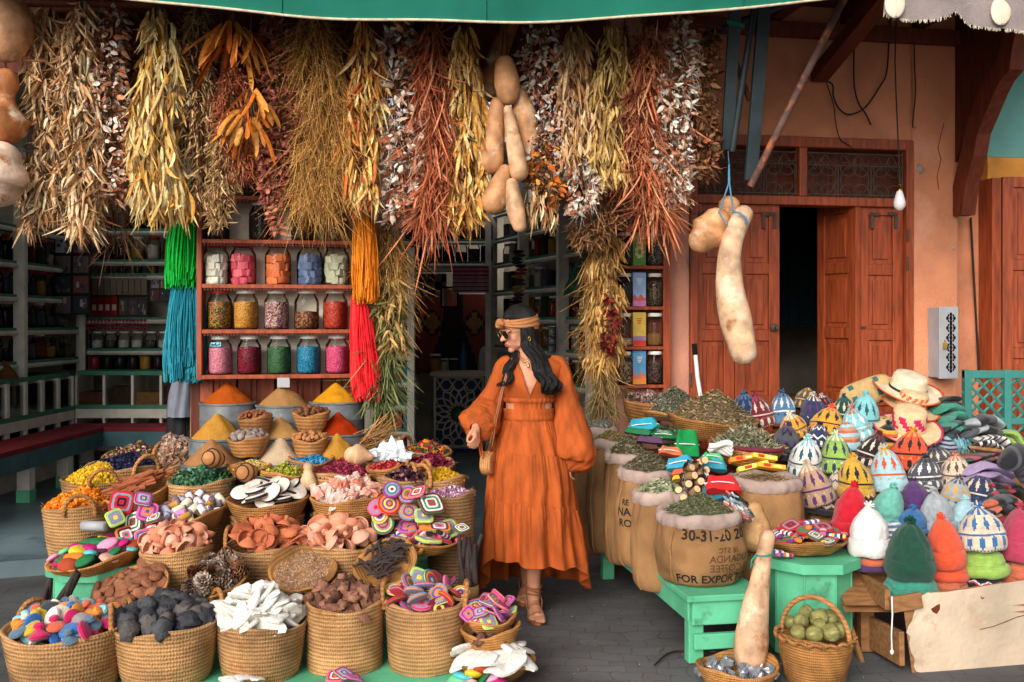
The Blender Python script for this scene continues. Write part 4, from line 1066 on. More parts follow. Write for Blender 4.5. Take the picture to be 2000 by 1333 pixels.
# ---- countable goods
def heap(M4, R, hc, n, meshes, name, labels, cat, group, sc=(.85, 1.15), z0=.0, tilt=60, colors=None, layers=1, rim=.9, dz=.0):
 """n separate objects laid over a mound; labels / colors: lists or functions of the index of the mesh"""
 out = []
 for l in range(layers):
  for i in range(n):
   q = (i + .5) / n; r = R * rim * sqrt(q) * (1 - .12 * l); t = i * 2.39996 + l * 1.1 + rnd.uniform(-.2, .2)
   x, y = r * cos(t), r * sin(t); z = z0 + hc * (1 - (r / R) ** 1.8) - l * dz + rnd.uniform(-.006, .006)
   k = rnd.randrange(len(meshes))
   loc = M4 @ Vector((x, y, z))
   E = Euler((radians(rnd.uniform(-tilt, tilt)), radians(rnd.uniform(-tilt, tilt)), rnd.uniform(0, 2 * pi))).to_matrix()
   lean = Euler((radians(-18 * y / R), radians(18 * x / R), 0)).to_matrix()
   ci = rnd.randrange(len(colors)) if colors else 0
   o = place(name, meshes[k], loc, M4.to_3x3().normalized() @ lean @ E, rnd.uniform(*sc), colors[ci][0] if colors else None)
   lb = labels
   if isinstance(labels, (list, tuple)): lb = labels[k]
   if colors and '%' in lb: lb = lb % colors[ci][1]
   tag(o, lb, cat, group); out.append(o)
 return out
def stones(name, rad, mat, nvar=5, jit=.5, seg=12, ring=8, fr=2.2, smooth=True):
 L = []
 for i in range(nvar):
  mb = MB(); mb.blob((0, 0, 0), tuple(q * rnd.uniform(.85, 1.15) for q in rad), 0, seg=seg, ring=ring, jit=jit, fr=fr, seed=i * 3 + len(name)); L.append(mb.mesh(name, mat, smooth))
 return L
def turned(name, prof, mat, n=20, col=(1, 1, 1)):
 mb = MB(); mb.lathe(prof, n, col=col); me = mb.mesh(name, mat); me.set_sharp_from_angle(angle=radians(38)); return me
# terracotta pieces: little tajine lids and stands
clay = [turned('clay_piece', [(.001, .052), (.009, .05), (.011, .043), (.007, .036), (.010, .030), (.022, .022), (.036, .006), (.038, 0), (.034, .001), (.020, .014), (.001, .018)], m_clay),
  turned('clay_piece', [(.001, .030), (.020, .028), (.033, .020), (.036, .010), (.030, .004), (.012, .0), (.010, -.016), (.020, -.026), (.026, -.028), (.001, -.028)], m_clay),
  turned('clay_piece', [(.001, .0), (.022, .0), (.036, .016), (.040, .034), (.037, .034), (.030, .016), (.001, .008)], m_clay)]
cterra = [(c(196, 112, 74), 'orange'), (c(178, 98, 66), 'deep orange')]
cpink = [(c(214, 148, 116), 'pale pink'), (c(204, 132, 100), 'pink'), (c(224, 166, 140), 'light')]
kinds = ['pointed lid', 'mushroom knob', 'little bowl']
o, M4, r = basket('tall_basket', 'straw basket of pale terracotta pieces behind the tilted brown clay tray', 'basket', 345, 1068, 4.78, 68, flare=.85)
heap(M4, r, .09, 34, clay, 'clay_piece', [f'%s terracotta {k} in the basket behind the brown clay tray' for k in kinds], 'clay piece', 'pale terracotta pieces in the left basket', (.75, 1.1), .005, 100, cpink, 2, dz=.04)
o, M4, r = basket('handled_basket', 'handled straw basket of bright orange terracotta pieces in the second row', 'basket', 528, 1062, 4.86, 80, flare=.85, handles=(178, 20))
heap(M4, r, .10, 30, clay, 'clay_piece', [f'%s terracotta {k} in the handled basket behind the seed tray' for k in kinds], 'clay piece', 'orange terracotta pieces in the handled basket', (.9, 1.2), .005, 80, cterra, 2, dz=.045)
o, M4, r = basket('tall_basket', 'straw basket of pink terracotta pieces between the seed tray and pink salt', 'basket', 662, 1060, 4.86, 74, flare=.85)
heap(M4, r, .10, 26, clay, 'clay_piece', [f'%s terracotta {k} in the basket in front of the pink salt' for k in kinds], 'clay piece', 'pink terracotta pieces in front of the salt', (.95, 1.25), .005, 80, cpink, 2, dz=.045)
# felt shapes
felt = [turned('felt_shape', [(.001, .034), (.014, .032), (.019, .022), (.012, .012), (.016, .004), (.030, -.004), (.034, -.012), (.026, -.02), (.001, -.022)], m_felt), turned('felt_shape', [(.001, .012), (.024, .012), (.036, .004), (.036, -.004), (.024, -.012), (.001, -.012)], m_felt)]
fcol = [(c(200, 20, 90), 'magenta'), (c(232, 140, 44), 'orange'), (c(214, 96, 60), 'coral'), (c(150, 146, 146), 'grey'), (c(84, 110, 130), 'slate blue'), (c(140, 200, 210), 'pale blue'), (c(236, 226, 206), 'cream'), (c(44, 110, 180), 'bright blue'), (c(190, 160, 40), 'mustard'), (c(60, 62, 70), 'charcoal')]
o, M4, r = basket('handled_basket', 'large handled straw basket of coloured felt shapes at the bottom left', 'basket', 132, 1222, 4.2, 112, .25, .82, handles=(150, 30))
heap(M4, r, .07, 46, felt, 'felt_shape', ['%s felt knob in the bottom left basket', '%s felt disc in the bottom left basket'], 'felt shape', 'felt shapes in the bottom left basket', (1.0, 1.3), .0, 60, fcol, 2, dz=.04)
# lava stones
lava = stones('lava_stone', (.046, .038, .034), m_stone, 6, .55)
o, M4, r = basket('handled_basket', 'handled straw basket heaped with black lava stones in the front row', 'basket', 325, 1208, 4.26, 101, None, .8, tilt=4, handles=(35, 200))
heap(M4, r, .045, 30, lava, 'lava_stone', 'black pitted lava stone in the front row basket', 'stone', 'black lava stones in the basket', (.85, 1.2), .0, 180, [(c(74, 74, 78), ''), (c(58, 58, 62), ''), (c(92, 86, 84), '')], 2, dz=.05)
# cuttlebone
cut = []
for i in range(7):
 n = 22; a = np.linspace(0, 2 * pi, n, endpoint=False); w = np.array([1 + .35 * noise.noise(Vector((cos(q) * 1.4, sin(q) * 1.4, i * 5.))) + .12 * noise.noise(Vector((cos(q) * 5, sin(q) * 5, i))) for q in a]); rows = []
 for s, z in ((.05, .011), (.55, .011), (.9, .008), (1, .003), (1, -.004), (.9, -.008), (.05, -.007)): rows.append(np.stack([.092 * s * w * np.cos(a), .047 * s * w * np.sin(a), z + .025 * (s * np.cos(a)) ** 2 * (i % 3 - 1) * .6 + .002 * np.sin(a * 3 + i)], -1))
 mb = MB(); mb.rings(np.array(rows), cap0=True, cap1=True); me = mb.mesh('cuttlebone', m_chalk); me.set_sharp_from_angle(angle=radians(40)); cut.append(me)
o, M4, r = basket('tall_basket', 'straw basket heaped high with white cuttlebone in the front row', 'basket', 510, 1212, 4.32, 87, None, .82, handles=())
heap(M4, r, .105, 34, cut, 'cuttlebone', 'white slab of cuttlebone heaped in the front row basket', 'cuttlebone', 'white cuttlebone in the front row basket', (.8, 1.15), .0, 50, None, 2, dz=.045, rim=.78)
# bark
bark = stones('bark_chunk', (.055, .028, .026), m_stone, 6, .8, fr=2.6)
o, M4, r = basket('tall_basket', 'deep straw basket of reddish bark chunks in the middle of the front row', 'basket', 674, 1172, 4.42, 78, None, .92)
heap(M4, r, .045, 30, bark, 'bark_chunk', 'reddish brown bark chunk in the deep basket under the round trays', 'bark', 'bark chunks in the deep basket', (.8, 1.25), .0, 70, [(c(128, 86, 68), ''), (c(104, 68, 54), ''), (c(150, 104, 82), '')], 2, dz=.04)
# crochet pieces: rings of real colour
CC = {'red': c(190, 30, 50), 'pink': c(226, 100, 150), 'orange': c(240, 130, 40), 'yellow': c(240, 206, 90), 'purple': c(130, 60, 140), 'blue': c(50, 90, 170), 'sky': c(140, 190, 220), 'green': c(40, 130, 80), 'lime': c(170, 210, 110), 'white': c(236, 230, 222), 'black': c(34, 30, 40), 'grey': c(140, 140, 160), 'maroon': c(110, 26, 46), 'teal': c(40, 120, 120)}
ROUND = [('orange', 'purple', 'yellow', 'purple', 'orange', 'red'), ('orange', 'grey', 'red', 'grey', 'yellow', 'teal'), ('red', 'white', 'teal', 'grey', 'purple'), ('red', 'green', 'orange', 'purple', 'grey'), ('pink', 'maroon', 'grey', 'white', 'orange', 'yellow'), ('grey', 'orange', 'blue', 'orange', 'grey'), ('red', 'pink', 'grey', 'pink'), ('lime', 'blue', 'red', 'orange', 'teal'), ('red', 'green', 'green', 'red'), ('maroon', 'yellow', 'maroon', 'maroon')]
SQUARE = [('yellow', 'grey', 'grey', 'lime'), ('red', 'black', 'red', 'grey', 'red'), ('yellow', 'red', 'lime', 'blue', 'pink'), ('orange', 'red', 'white', 'red', 'pink'), ('lime', 'purple', 'sky', 'pink', 'purple'), ('blue', 'orange', 'pink', 'purple', 'pink'), ('green', 'red', 'white', 'green', 'white', 'maroon'), ('green', 'pink', 'white', 'maroon', 'orange')]
def crochet(seq, sq, r=.045, th=.016):
 mb = MB(); n = 32; k = len(seq); prof = []; cols = []
 e = 5.0 if sq else 2.0
 def R_(rr, z):
  a = np.linspace(0, 2 * pi, n, endpoint=False)
  s = (np.abs(np.cos(a)) ** e + np.abs(np.sin(a)) ** e) ** (-1 / e)
  fr = .0015 * np.sin(a * 16)
  return np.stack([rr * s * np.cos(a), rr * s * np.sin(a), np.full(n, z) + (fr if rr > .01 else 0)], -1)
 rows = []; cl = []
 for i, q in enumerate(seq):
  r0, r1 = r * (i + .02) / k, r * (i + .98) / k
  hz = th / 2 * (1 - .18 * (i / k) ** 2)
  rows += [R_(max(r0, .0008), hz), R_((r0 + r1) / 2, hz + .0016), R_(r1, hz)]; cl += [CC[q]] * 3
 rows += [R_(r * 1.03, th * .2), R_(r * 1.03, -th * .2), R_(r * .98, -th * .42), R_(r * .6, -th * .5), R_(.0008, -th * .5)]; cl += [CC[seq[0]], CC[seq[-1]], CC[seq[-2]], CC[seq[-1]], CC[seq[-1]]]
 mb.rings(np.array(rows), 0, lambda a, b: cl[a + 1] if a + 1 < len(cl) else cl[-1])
 return mb.mesh('crochet_piece', m_crochet)
RM = [crochet(q, False) for q in ROUND]; SM = [crochet(q, True) for q in SQUARE]
RL = [f'round crochet, {q[0]} centre, {q[1]} and {q[-1]} rings' for q in ROUND]
SL = [f'square crochet, {q[0]} centre, {q[1]} and {q[-1]} frames' for q in SQUARE]
def barpiece(cols, L=.05, w=.018):
 mb = MB(); k = len(cols); rows = []; cl = []
 for i in range(k):
  for f in (.02, .5, .98):
   t = (i + f) / k; x = -L + 2 * L * t; s = 1 - .35 * abs(2 * t - 1) ** 6
   a = np.linspace(0, 2 * pi, 12, endpoint=False)
   e = (np.abs(np.cos(a)) ** 4 + np.abs(np.sin(a)) ** 4) ** -.25
   rows.append(np.stack([np.full(12, x), w * s * e * np.cos(a) * (1.04 if f == .5 else 1), w * .6 * s * e * np.sin(a)], -1)); cl.append(CC[cols[i]])
 mb.rings(np.array(rows), 0, lambda a, b: cl[a], True, True, True); return mb.mesh('crochet_piece', m_crochet)
BARS = [('blue', 'white', 'yellow', 'blue', 'white', 'black', 'yellow'), ('red', 'white', 'black', 'white', 'red', 'white', 'black'), ('orange', 'orange', 'maroon', 'orange', 'orange'), ('pink', 'blue', 'orange', 'white', 'red', 'pink'), ('purple', 'white', 'blue', 'white', 'purple', 'white'), ('maroon', 'red', 'grey', 'orange', 'pink', 'grey')]
BM = [barpiece(q) for q in BARS]; BL = [f'striped crochet bar in {q[0]}, {q[1]} and {q[2]}' for q in BARS]
o, M4, r = basket('handled_basket', 'deep handled straw basket of round crochet pieces at right of the front row', 'basket', 831, 1172, 4.42, 77, None, .92, handles=(5, 170))
heap(M4, r, .085, 22, RM + SM[:2] , 'crochet_piece', [q + ' in the deep front basket' for q in RL + SL[:2]], 'crochet piece', 'crochet pieces in the deep front basket', (.9, 1.15), .005, 55, None, 2, dz=.05)
o, M4, r = tray('flat_tray', 'wicker tray of piled crochet pieces on the mint stand beside the woman', 'tray', 832, 1052, 4.92, 80, .06, roll=-6)
heap(M4, r, .07, 26, BM + SM + BM, 'crochet_piece', [q + ' in the tray beside the woman' for q in BL + SL + BL], 'crochet piece', 'crochet pieces in the tray beside the woman', (1.0, 1.35), .005, 35, None, 2, dz=.03)
for i, (px, py, k, s) in enumerate(((766, 957, 2, 1.0), (760, 985, 0, 1.25), (797, 966, 3, 1.05), (798, 1000, 5, 1.05), (748, 1023, 1, 1.2), (735, 992, 6, .95), (742, 1008, 4, .9))):
 o = place('crochet_piece', RM[k], V(px, py, 4.86), Euler((radians(62 + rnd.uniform(-12, 12)), radians(rnd.uniform(-15, 15)), radians(rnd.uniform(-25, 25)))).to_matrix(), s)
 tag(o, RL[k] + ' standing against the pink salt basket', 'crochet piece', 'crochet pieces against the pink salt basket')
for i, (px, py, k, s, rx, rz) in enumerate(((842, 985, 6, 1.35, 40, 30), (815, 962, 3, .9, 30, -20), (858, 1030, 7, 1.2, 15, 10), (812, 1060, 1, 1.0, 65, 5), (902, 1032, 6, .8, 20, 40), (828, 1008, 0, 1., 35, 10))):
 o = place('crochet_piece', SM[k], V(px, py, 4.84), Euler((radians(rx), radians(rnd.uniform(-15, 15)), radians(rz))).to_matrix(), s); tag(o, SL[k] + ' on top of the tray beside the woman', 'crochet piece', 'crochet squares on the tray beside the woman')
for i, (px, py, k, s, rx, rz) in enumerate(((238, 982, 1, 1.25, 65, 10), (262, 1020, 6, 1.25, 70, -20), (280, 975, 4, .9, 40, 20), (288, 1000, 5, 1.05, 60, 10), (298, 1038, 3, 1.1, 70, -15), (246, 1046, 7, 1.0, 55, 35), (300, 1012, 6, .85, 20, 5), (283, 1052, 2, 1.0, 75, 25), (225, 1012, 0, .9, 60, 40))):
 o = place('crochet_piece', SM[k], V(px, py, 4.9 - .01 * i), Euler((radians(rx), radians(rnd.uniform(-20, 20)), radians(rz))).to_matrix(), s); tag(o, SL[k] + ' in the cluster left of the thread spools', 'crochet piece', 'crochet squares left of the thread spools')
# three trays at the right corner, nearest the woman
o, M4, r = tray('flat_tray', 'low straw tray of white cuttlebone slabs at the foot of the front row', 'tray', 966, 1285, 4.3, 80, .07, roll=-3)
heap(M4, r, .03, 12, cut, 'cuttlebone', 'greyish cuttlebone slab lying in the low tray at the right corner', 'cuttlebone', 'cuttlebone slabs in the low tray', (.9, 1.3), .0, 18, [(c(220, 216, 210), '')], 1)
o, M4, r = tray('straw_bowl', 'lower straw bowl of two stacked over the cuttlebone tray', 'bowl', 958, 1226, 4.36, 57, .10, roll=-4)
heap(M4, r, .01, 8, bark, 'bark_chunk', 'brown bark chunk in the lower of two stacked bowls', 'bark', 'bark chunks in the stacked bowl', (.6, .8), -.02, 40, [(c(110, 74, 58), '')])
o, M4, r = tray('straw_bowl', 'upper straw bowl of crochet squares stacked at the right corner', 'bowl', 958, 1202, 4.38, 54, .06, roll=-4)
heap(M4, r, .06, 13, SM, 'crochet_piece', [q + ' in the upper stacked bowl' for q in SL], 'crochet piece', 'crochet squares in the upper stacked bowl', (.7, .9), .01, 45, None, 2, dz=.03)
# coloured smooth stones: tray on the left and a few at the bottom edge
pebb = stones('painted_stone', (.048, .036, .015), m_obj, 4, .15)
pcol = [(c(90, 190, 200), 'turquoise'), (c(110, 200, 140), 'mint green'), (c(236, 130, 50), 'orange'), (c(236, 196, 50), 'yellow'), (c(190, 30, 110), 'magenta'), (c(44, 44, 50), 'black'), (c(36, 110, 66), 'green'), (c(206, 160, 140), 'beige'), (c(84, 36, 56), 'plum'), (c(220, 150, 180), 'pink'), (c(170, 70, 40), 'rust')]
hx = empty('octagonal_table', V(190, 1180, 4.75), 'mint green octagonal table under the tray of painted stones', 'table')
def octa(parent, cen, rt, zt, rb, top_th=.05, n=8, rot=pi / 8):
 mb = MB(); a = np.linspace(0, 2 * pi, n, endpoint=False) + rot
 P = lambda r, z: np.stack([cen[0] + r * np.cos(a), cen[1] + r * np.sin(a), np.full(n, z)], -1)
 mb.rings(np.array([P(rt, zt - top_th), P(rt, zt)]), cap0=True, cap1=True); bevel(child(mb, 'table_top', m_mint, parent, False), .006)
 mb = MB(); mb.rings(np.array([P(rb, .01), P(rb, zt - top_th - .001)]), cap0=True); bevel(child(mb, 'base', m_mint, parent, False), .005)
 mb = MB()
 for k in range(n):
  q = P(rb + .001, 0)[k]; mb.tube([(q[0], q[1], .012), (q[0], q[1], zt - top_th - .002)], .004, 4)
 child(mb, 'corner_moulding', m_mint, parent)
tz = V(185, 1108, 4.62).z - .02
octa(hx, (V(190, 0, 4.82).x, 4.82), .23, tz, .19)
o, M4, r = tray('flat_tray', 'wicker tray of smooth painted stones on the left octagonal table', 'tray', 187, 1083, 4.76, 91, .07, tilt=3, roll=-7)
heap(M4, r, .05, 30, pebb, 'painted_stone', '%s painted stone in the left wicker tray', 'painted stone', 'painted stones in the left tray', (.9, 1.2), .005, 22, pcol, 2, dz=.02)
o = MB(); o.lathe([(.001, -.06), (.024, -.06), (.024, .06), (.001, .06)], 16); o = o.build('metal_tube', m_grey_metal, loc=V(184, 1028, 4.8), rot=(radians(90), radians(8), radians(80))); tag(o, 'shiny silver tube lying behind the painted stones', 'tube')
for i, (px, py) in enumerate(((905, 1322), (925, 1316), (945, 1326), (962, 1322), (890, 1330), (975, 1330), (915, 1332), (940, 1312))):
 k = (i * 3) % len(pcol); o = place('painted_stone', pebb[i % 4], V(px, py, 4.13), (rnd.uniform(-.7, .7), rnd.uniform(-.7, .7), i), 1.0, pcol[k][0]); tag(o, pcol[k][1] + ' painted stone at the bottom edge by the low tray', 'painted stone', 'painted stones at the bottom edge')
for i, (px, py, k) in enumerate(((655, 1322, 1), (672, 1316, 3), (690, 1322, 8))):
 o = place('crochet_piece', SM[i + 3], V(px, py, 4.16), (radians(20), 0, i), .8); tag(o, SL[i + 3] + ' at the bottom edge under the bark basket', 'crochet piece', 'crochet squares at the bottom edge')
for i, (px, py) in enumerate(((455, 1326), (480, 1322), (502, 1326))):
 o = place('cuttlebone', cut[i], V(px, py, 4.14), (.1, .1, i), .6); tag(o, 'small white cuttlebone piece at the bottom edge under the cuttlebone basket', 'cuttlebone', 'cuttlebone at the bottom edge')
# dark pods standing in bundles
def podbundle(px, py, d, n, L, lean, label, grp):
 for i in range(n):
  mb = MB(); a = rnd.uniform(-.35, .35) + lean; l = L * rnd.uniform(.75, 1.1)
  mb.tube([(0, 0, 0), (sin(a) * l * .5, rnd.uniform(-.01, .02), l * .5), (sin(a) * l * .9 + .01, rnd.uniform(-.02, .02), l)], [.012, .014, .009], 8)
  o = mb.build('dark_pod', m_pod, loc=V(px + rnd.uniform(-16, 16), py + rnd.uniform(-5, 5), d)); tag(o, label, 'pod', grp)
m_pod = M('dark_pod_skin', c(58, 48, 46), .7, .4, 14, .4, 50)
podbundle(95, 1205, 4.45, 7, .2, .45, 'long black dried pod standing behind the felt shapes', 'black pods behind the felt shapes')
podbundle(916, 1140, 4.75, 6, .24, .05, 'long black dried pod standing upright left of the dress hem', 'black pods left of the dress hem')
mb = MB(); mb.lathe([(.001, 0), (.045, 0), (.042, .07), (.038, .07), (.036, .02), (.001, .02)], 16); tag(mb.build('pod_holder', m_burlap, loc=V(918, 1172, 4.75)), 'small cloth wrapped pot holding the black pods', 'pot')
# tilted round trays
brown = stones('clay_pebble', (.036, .030, .016), m_stone, 5, .3)
o, M4, r = tray('round_tray', 'tilted wicker tray of flat brown clay lumps left of the lava stones', 'tray', 247, 1158, 4.5, 86, .06, 24, -16)
heap(M4, r, .035, 34, brown, 'clay_pebble', 'flat brown clay lump in the tilted tray', 'clay lump', 'brown clay lumps in the tilted tray', (.8, 1.4), .0, 40, [(c(150, 98, 70), ''), (c(134, 84, 60), '')], 2, dz=.02)
def cone_mesh(i):
 mb = MB(); mb.blob((0, 0, 0), (.018, .018, .03), 0, c(60, 44, 36), 10, 8)
 n = 70; k = np.arange(n); t = (k + .5) / n; ph = k * 2.39996; z = -.03 + .062 * t; rr = .030 * np.sin(pi * np.clip(t * .86 + .12, 0, 1)) ** .8
 base = np.stack([rr * .45 * np.cos(ph), rr * .45 * np.sin(ph), z], -1)
 dirs = unit(np.stack([np.cos(ph), np.sin(ph), .35 + .9 * t], -1)); sd = np.stack([-np.sin(ph), np.cos(ph), 0 * ph], -1)
 cl = pick([c(150, 128, 112), c(104, 78, 62), c(176, 160, 146)] if i else [c(140, 92, 60), c(100, 66, 46)], n, .2)
 mb.strips(base, dirs, np.zeros((n, 3)) + [0, 0, .2], rr * .75 + .006, rr * .28 + .003, sd, 4, .3, 0, cl, 'pod'); return mb.mesh('pine_cone', m_leaf)
cones = [cone_mesh(0), cone_mesh(1), cone_mesh(2)]
o, M4, r = tray('round_tray', 'tilted wicker bowl of open pine cones in front of the clay basket', 'tray', 425, 1132, 4.55, 60, .08, 24, -12)
heap(M4, r, .07, 16, cones, 'pine_cone', ['brown pine cone in the tilted bowl', 'grey tipped pine cone in the tilted bowl', 'grey tipped pine cone in the tilted bowl'], 'pine cone', 'pine cones in the tilted bowl', (1.0, 1.3), .01, 90, None, 2, dz=.04)
o, M4, r = tray('round_tray', 'tilted round straw tray of pale brown seeds in the middle', 'tray', 592, 1110, 4.6, 64, .05, 31, 4)
fill('seed_fill', 'fine pale brown seeds filling the tilted round tray', 'seeds', M4, r * .97, .008, 2600, .006, [c(190, 148, 112), c(164, 118, 84), c(206, 170, 136)], 'stick', asp=(2.0, .28, 1), z0=-.012)
o, M4, r = tray('round_tray', 'tilted round straw tray of dark curled roots near the crochet basket', 'tray', 751, 1098, 4.62, 66, .05, 30, -14)
for i in range(60):
 q = rnd.random() ** .5 * r * .72; t = rnd.uniform(0, 6.28); a = rnd.uniform(0, 6.28); l = rnd.uniform(.03, .06)
 mb = MB(); k = rnd.uniform(-.02, .02)
 mb.tube([(-l * cos(a), -l * sin(a), 0), (k, -k, .012), (l * cos(a), l * sin(a), rnd.uniform(-.004, .012))], [.004, rnd.uniform(.006, .010), .004], 6)
 o2 = mb.build('dried_root', m_pod, loc=M4 @ Vector((q * cos(t), q * sin(t), .002 + rnd.uniform(0, .03))), rot=M4.to_euler()); tag(o2, 'dark curled dried root in the tilted tray', 'dried root', 'dried roots in the tilted tray')
# third row
spool_m = []
for cl in ((c(226, 214, 220)), c(206, 130, 190), c(190, 140, 60), c(176, 176, 196), c(226, 220, 190), c(232, 228, 226)):
 mb = MB(); mb.lathe([(.001, -.034), (.014, -.034), (.0145, -.03), (.0145, -.026)], 14, col=c(160, 130, 140)); mb.lathe([(.0145, -.026), (.0165, -.024), (.017, 0), (.0165, .024), (.0145, .026)], 14, col=cl); mb.lathe([(.0145, .026), (.0145, .03), (.014, .034), (.001, .034)], 14, col=c(120, 100, 110)); spool_m.append(mb.mesh('thread_spool', m_attr))
o, M4, r = tray('flat_tray', 'wicker tray of pastel thread spools in front of the green leaves', 'tray', 372, 1000, 5.02, 72, .09, 8, -8)
heap(M4, r, .05, 26, spool_m, 'thread_spool', [q + ' thread spool in the wicker tray' for q in ('pale pink', 'lilac', 'ochre', 'grey blue', 'cream', 'white')], 'thread spool', 'thread spools in the wicker tray', (.95, 1.2), .012, 88, None, 2, dz=.03)
mb = MB(); mb.lathe([(.001, .011), (.05, .011), (.0545, .007)], 28, col=c(224, 212, 200)); mb.lathe([(.0545, .007), (.0555, .002), (.0555, -.003), (.0545, -.006)], 28, col=c(40, 38, 44)); mb.lathe([(.0545, -.006), (.05, -.009), (.001, -.009)], 28, col=c(212, 198, 186))
disc = mb.mesh('pumice_disc', m_attr)
o, M4, r = basket('tall_basket', 'wicker basket of white dark-rimmed discs in the middle of the display', 'basket', 523, 976, 5.08, 76, .11, .72, mat=m_straw2, coil=.014)
heap(M4, r, .07, 17, [disc], 'pumice_disc', 'white disc with a dark rim in the wicker basket', 'disc', 'white dark-rimmed discs', (.9, 1.1), .015, 38, None, 2, dz=.035, rim=.8)
basket('tall_basket', 'straw basket standing under the dish of white discs', 'basket', 523, 1002, 5.12, 70, None, .95)
salt = stones('salt_chunk', (.036, .030, .026), m_salt, 6, 1.0, 8, 5, 2.0, smooth=False)
o, M4, r = basket('tall_basket', 'wicker basket of pink rock salt chunks behind the pink terracotta', 'basket', 680, 970, 5.08, 70, .13, .7, mat=m_straw2, coil=.014)
heap(M4, r, .075, 28, salt, 'salt_chunk', 'rough chunk of pink rock salt in the wicker basket', 'salt chunk', 'pink rock salt chunks', (.75, 1.2), .005, 180, [(c(226, 160, 140), ''), (c(222, 138, 112), ''), (c(214, 176, 164), '')], 2, dz=.04)
basket('tall_basket', 'straw basket standing under the dish of pink salt', 'basket', 672, 1002, 5.14, 62, None, .95)
# flower and leaf baskets on the left
def fb_(label, cat_label, px, py, d, hw, handles, name, shape, size, pal, n, hc, asp=(1, 1, .8), **kw):
 o, M4, r = basket('handled_basket' if handles else 'tall_basket', label, 'basket', px, py, d, hw, handles=handles, **kw)
 fill(name, cat_label, name.replace('_', ' '), M4, r, hc, n, size, pal, shape, asp=asp); return M4, r
fb_('straw basket with rope handles full of orange physalis at the left edge', 'bright orange dried berries heaped in the left basket', 160, 985, 5.3, 70, (290, 70), 'orange_berries', 'ball', .016, [c(232, 130, 30), c(214, 104, 24), c(240, 160, 60)], 620, .09, h=.30)
fb_('straw basket of yellow dried flowers behind the orange berries', 'yellow dried flowers heaped in the second left basket', 192, 936, 5.55, 66, (300, 60), 'yellow_flowers', 'ball', .012, [c(214, 168, 36), c(196, 148, 30), c(228, 190, 60)], 800, .09, h=.2)
fb_('straw basket of dark blue petals at the back left of the display', 'dark blue petals heaped in the back left basket', 245, 910, 5.72, 78, (320, 30), 'blue_petals', 'petal', .022, [c(40, 46, 76), c(30, 34, 58), c(70, 60, 96)], 900, .07, (1, .35, 1), h=.16)
fb_('straw basket of mixed petals behind the dark blue petals', 'mixed brown and pink petals in the rear basket', 265, 888, 5.95, 62, (340, 40), 'mixed_petals', 'petal', .022, [c(110, 60, 50), c(190, 160, 140), c(140, 120, 60), c(90, 50, 60)], 700, .07, (1, .35, 1), h=.2)
fb_('small straw basket of dried brown buds beside the round column', 'pale brown buds heaped beside the round column', 338, 880, 5.9, 40, (), 'brown_buds', 'ball', .018, [c(176, 140, 116), c(130, 100, 84), c(150, 130, 120)], 220, .10, h=.13, tilt=18, roll=-22)
fb_('small straw basket of pale flowers below the brown buds', 'pale dried flowers below the brown buds', 330, 908, 5.75, 36, (), 'pale_flowers', 'petal', .03, [c(186, 150, 124), c(150, 112, 90)], 260, .05, (1, .3, 1), h=.1, tilt=10, roll=-10)
cin = []
for i in range(4):
 mb = MB(); k = rnd.uniform(-.01, .01); mb.tube([(-.085, 0, 0), (0, k, .003), (.085, 0, -.003)], [.008, .010, .008], 8, col=c(160, 92, 60)); mb.tube([(-.085, .008, .002), (.085, .010, .002)], .006, 6, col=c(140, 74, 46)); cin.append(mb.mesh('cinnamon_stick', m_attr))
o, M4, r = tray('flat_tray', 'wicker tray of long cinnamon sticks between yellow flowers and green leaves', 'tray', 272, 956, 5.25, 68, .11, 10, -16)
for i in range(46):
 q = rnd.random() ** .5 * r * .6; t = rnd.uniform(0, 6.28)
 o2 = place('cinnamon_stick', cin[i % 4], M4 @ Vector((q * cos(t), q * sin(t), .0 + .055 * (1 - (q / r) ** 2) + rnd.uniform(-.02, .012))), M4.to_3x3() @ Euler((rnd.uniform(0, 6), rnd.uniform(-.2, .2), rnd.gauss(.35, .35))).to_matrix(), rnd.uniform(.7, 1.1)); tag(o2, 'reddish brown cinnamon stick in the wicker tray', 'cinnamon stick', 'cinnamon sticks in the wicker tray')
fb_('straw basket of dark green dried leaves behind the thread spools', 'dark green dried leaves heaped behind the thread spools', 395, 938, 5.3, 66, (), 'green_leaves', 'petal', .03, [c(60, 110, 84), c(40, 78, 60), c(104, 140, 110), c(80, 120, 70)], 800, .07, (1, .38, 1))
def tr_(label, px, py, d, hw, name, flabel, shape, size, pal, n, hc, asp=(1, 1, .8), h=.06, **kw):
 o, M4, r = tray('flat_tray', label, 'tray', px, py, d, hw, h, **kw); fill(name, flabel, name.replace('_', ' '), M4, r, hc, n, size, pal, shape, asp=asp); return M4, r
tr_('straw dish of multicoloured seeds in front of the cream spice cone', 486, 908, 5.35, 44, 'coloured_seeds', 'tiny multicoloured seeds in the straw dish', 'ball', .007, [c(210, 170, 70), c(190, 90, 50), c(110, 140, 60), c(230, 210, 150)], 700, .025)
tr_('straw dish of yellow green seeds behind the white discs', 556, 922, 5.28, 48, 'yellow_green_seeds', 'yellow green leaves and seeds behind the white discs', 'petal', .02, [c(170, 170, 50), c(120, 130, 40), c(200, 190, 90)], 500, .045, (1, .4, 1))
tr_('round straw dish of bright blue crystals below the mustard spice cone', 607, 898, 5.35, 46, 'blue_crystals', 'bright blue crystals in the round dish', 'ball', .011, [c(40, 120, 170), c(26, 90, 140), c(70, 150, 190)], 420, .02)
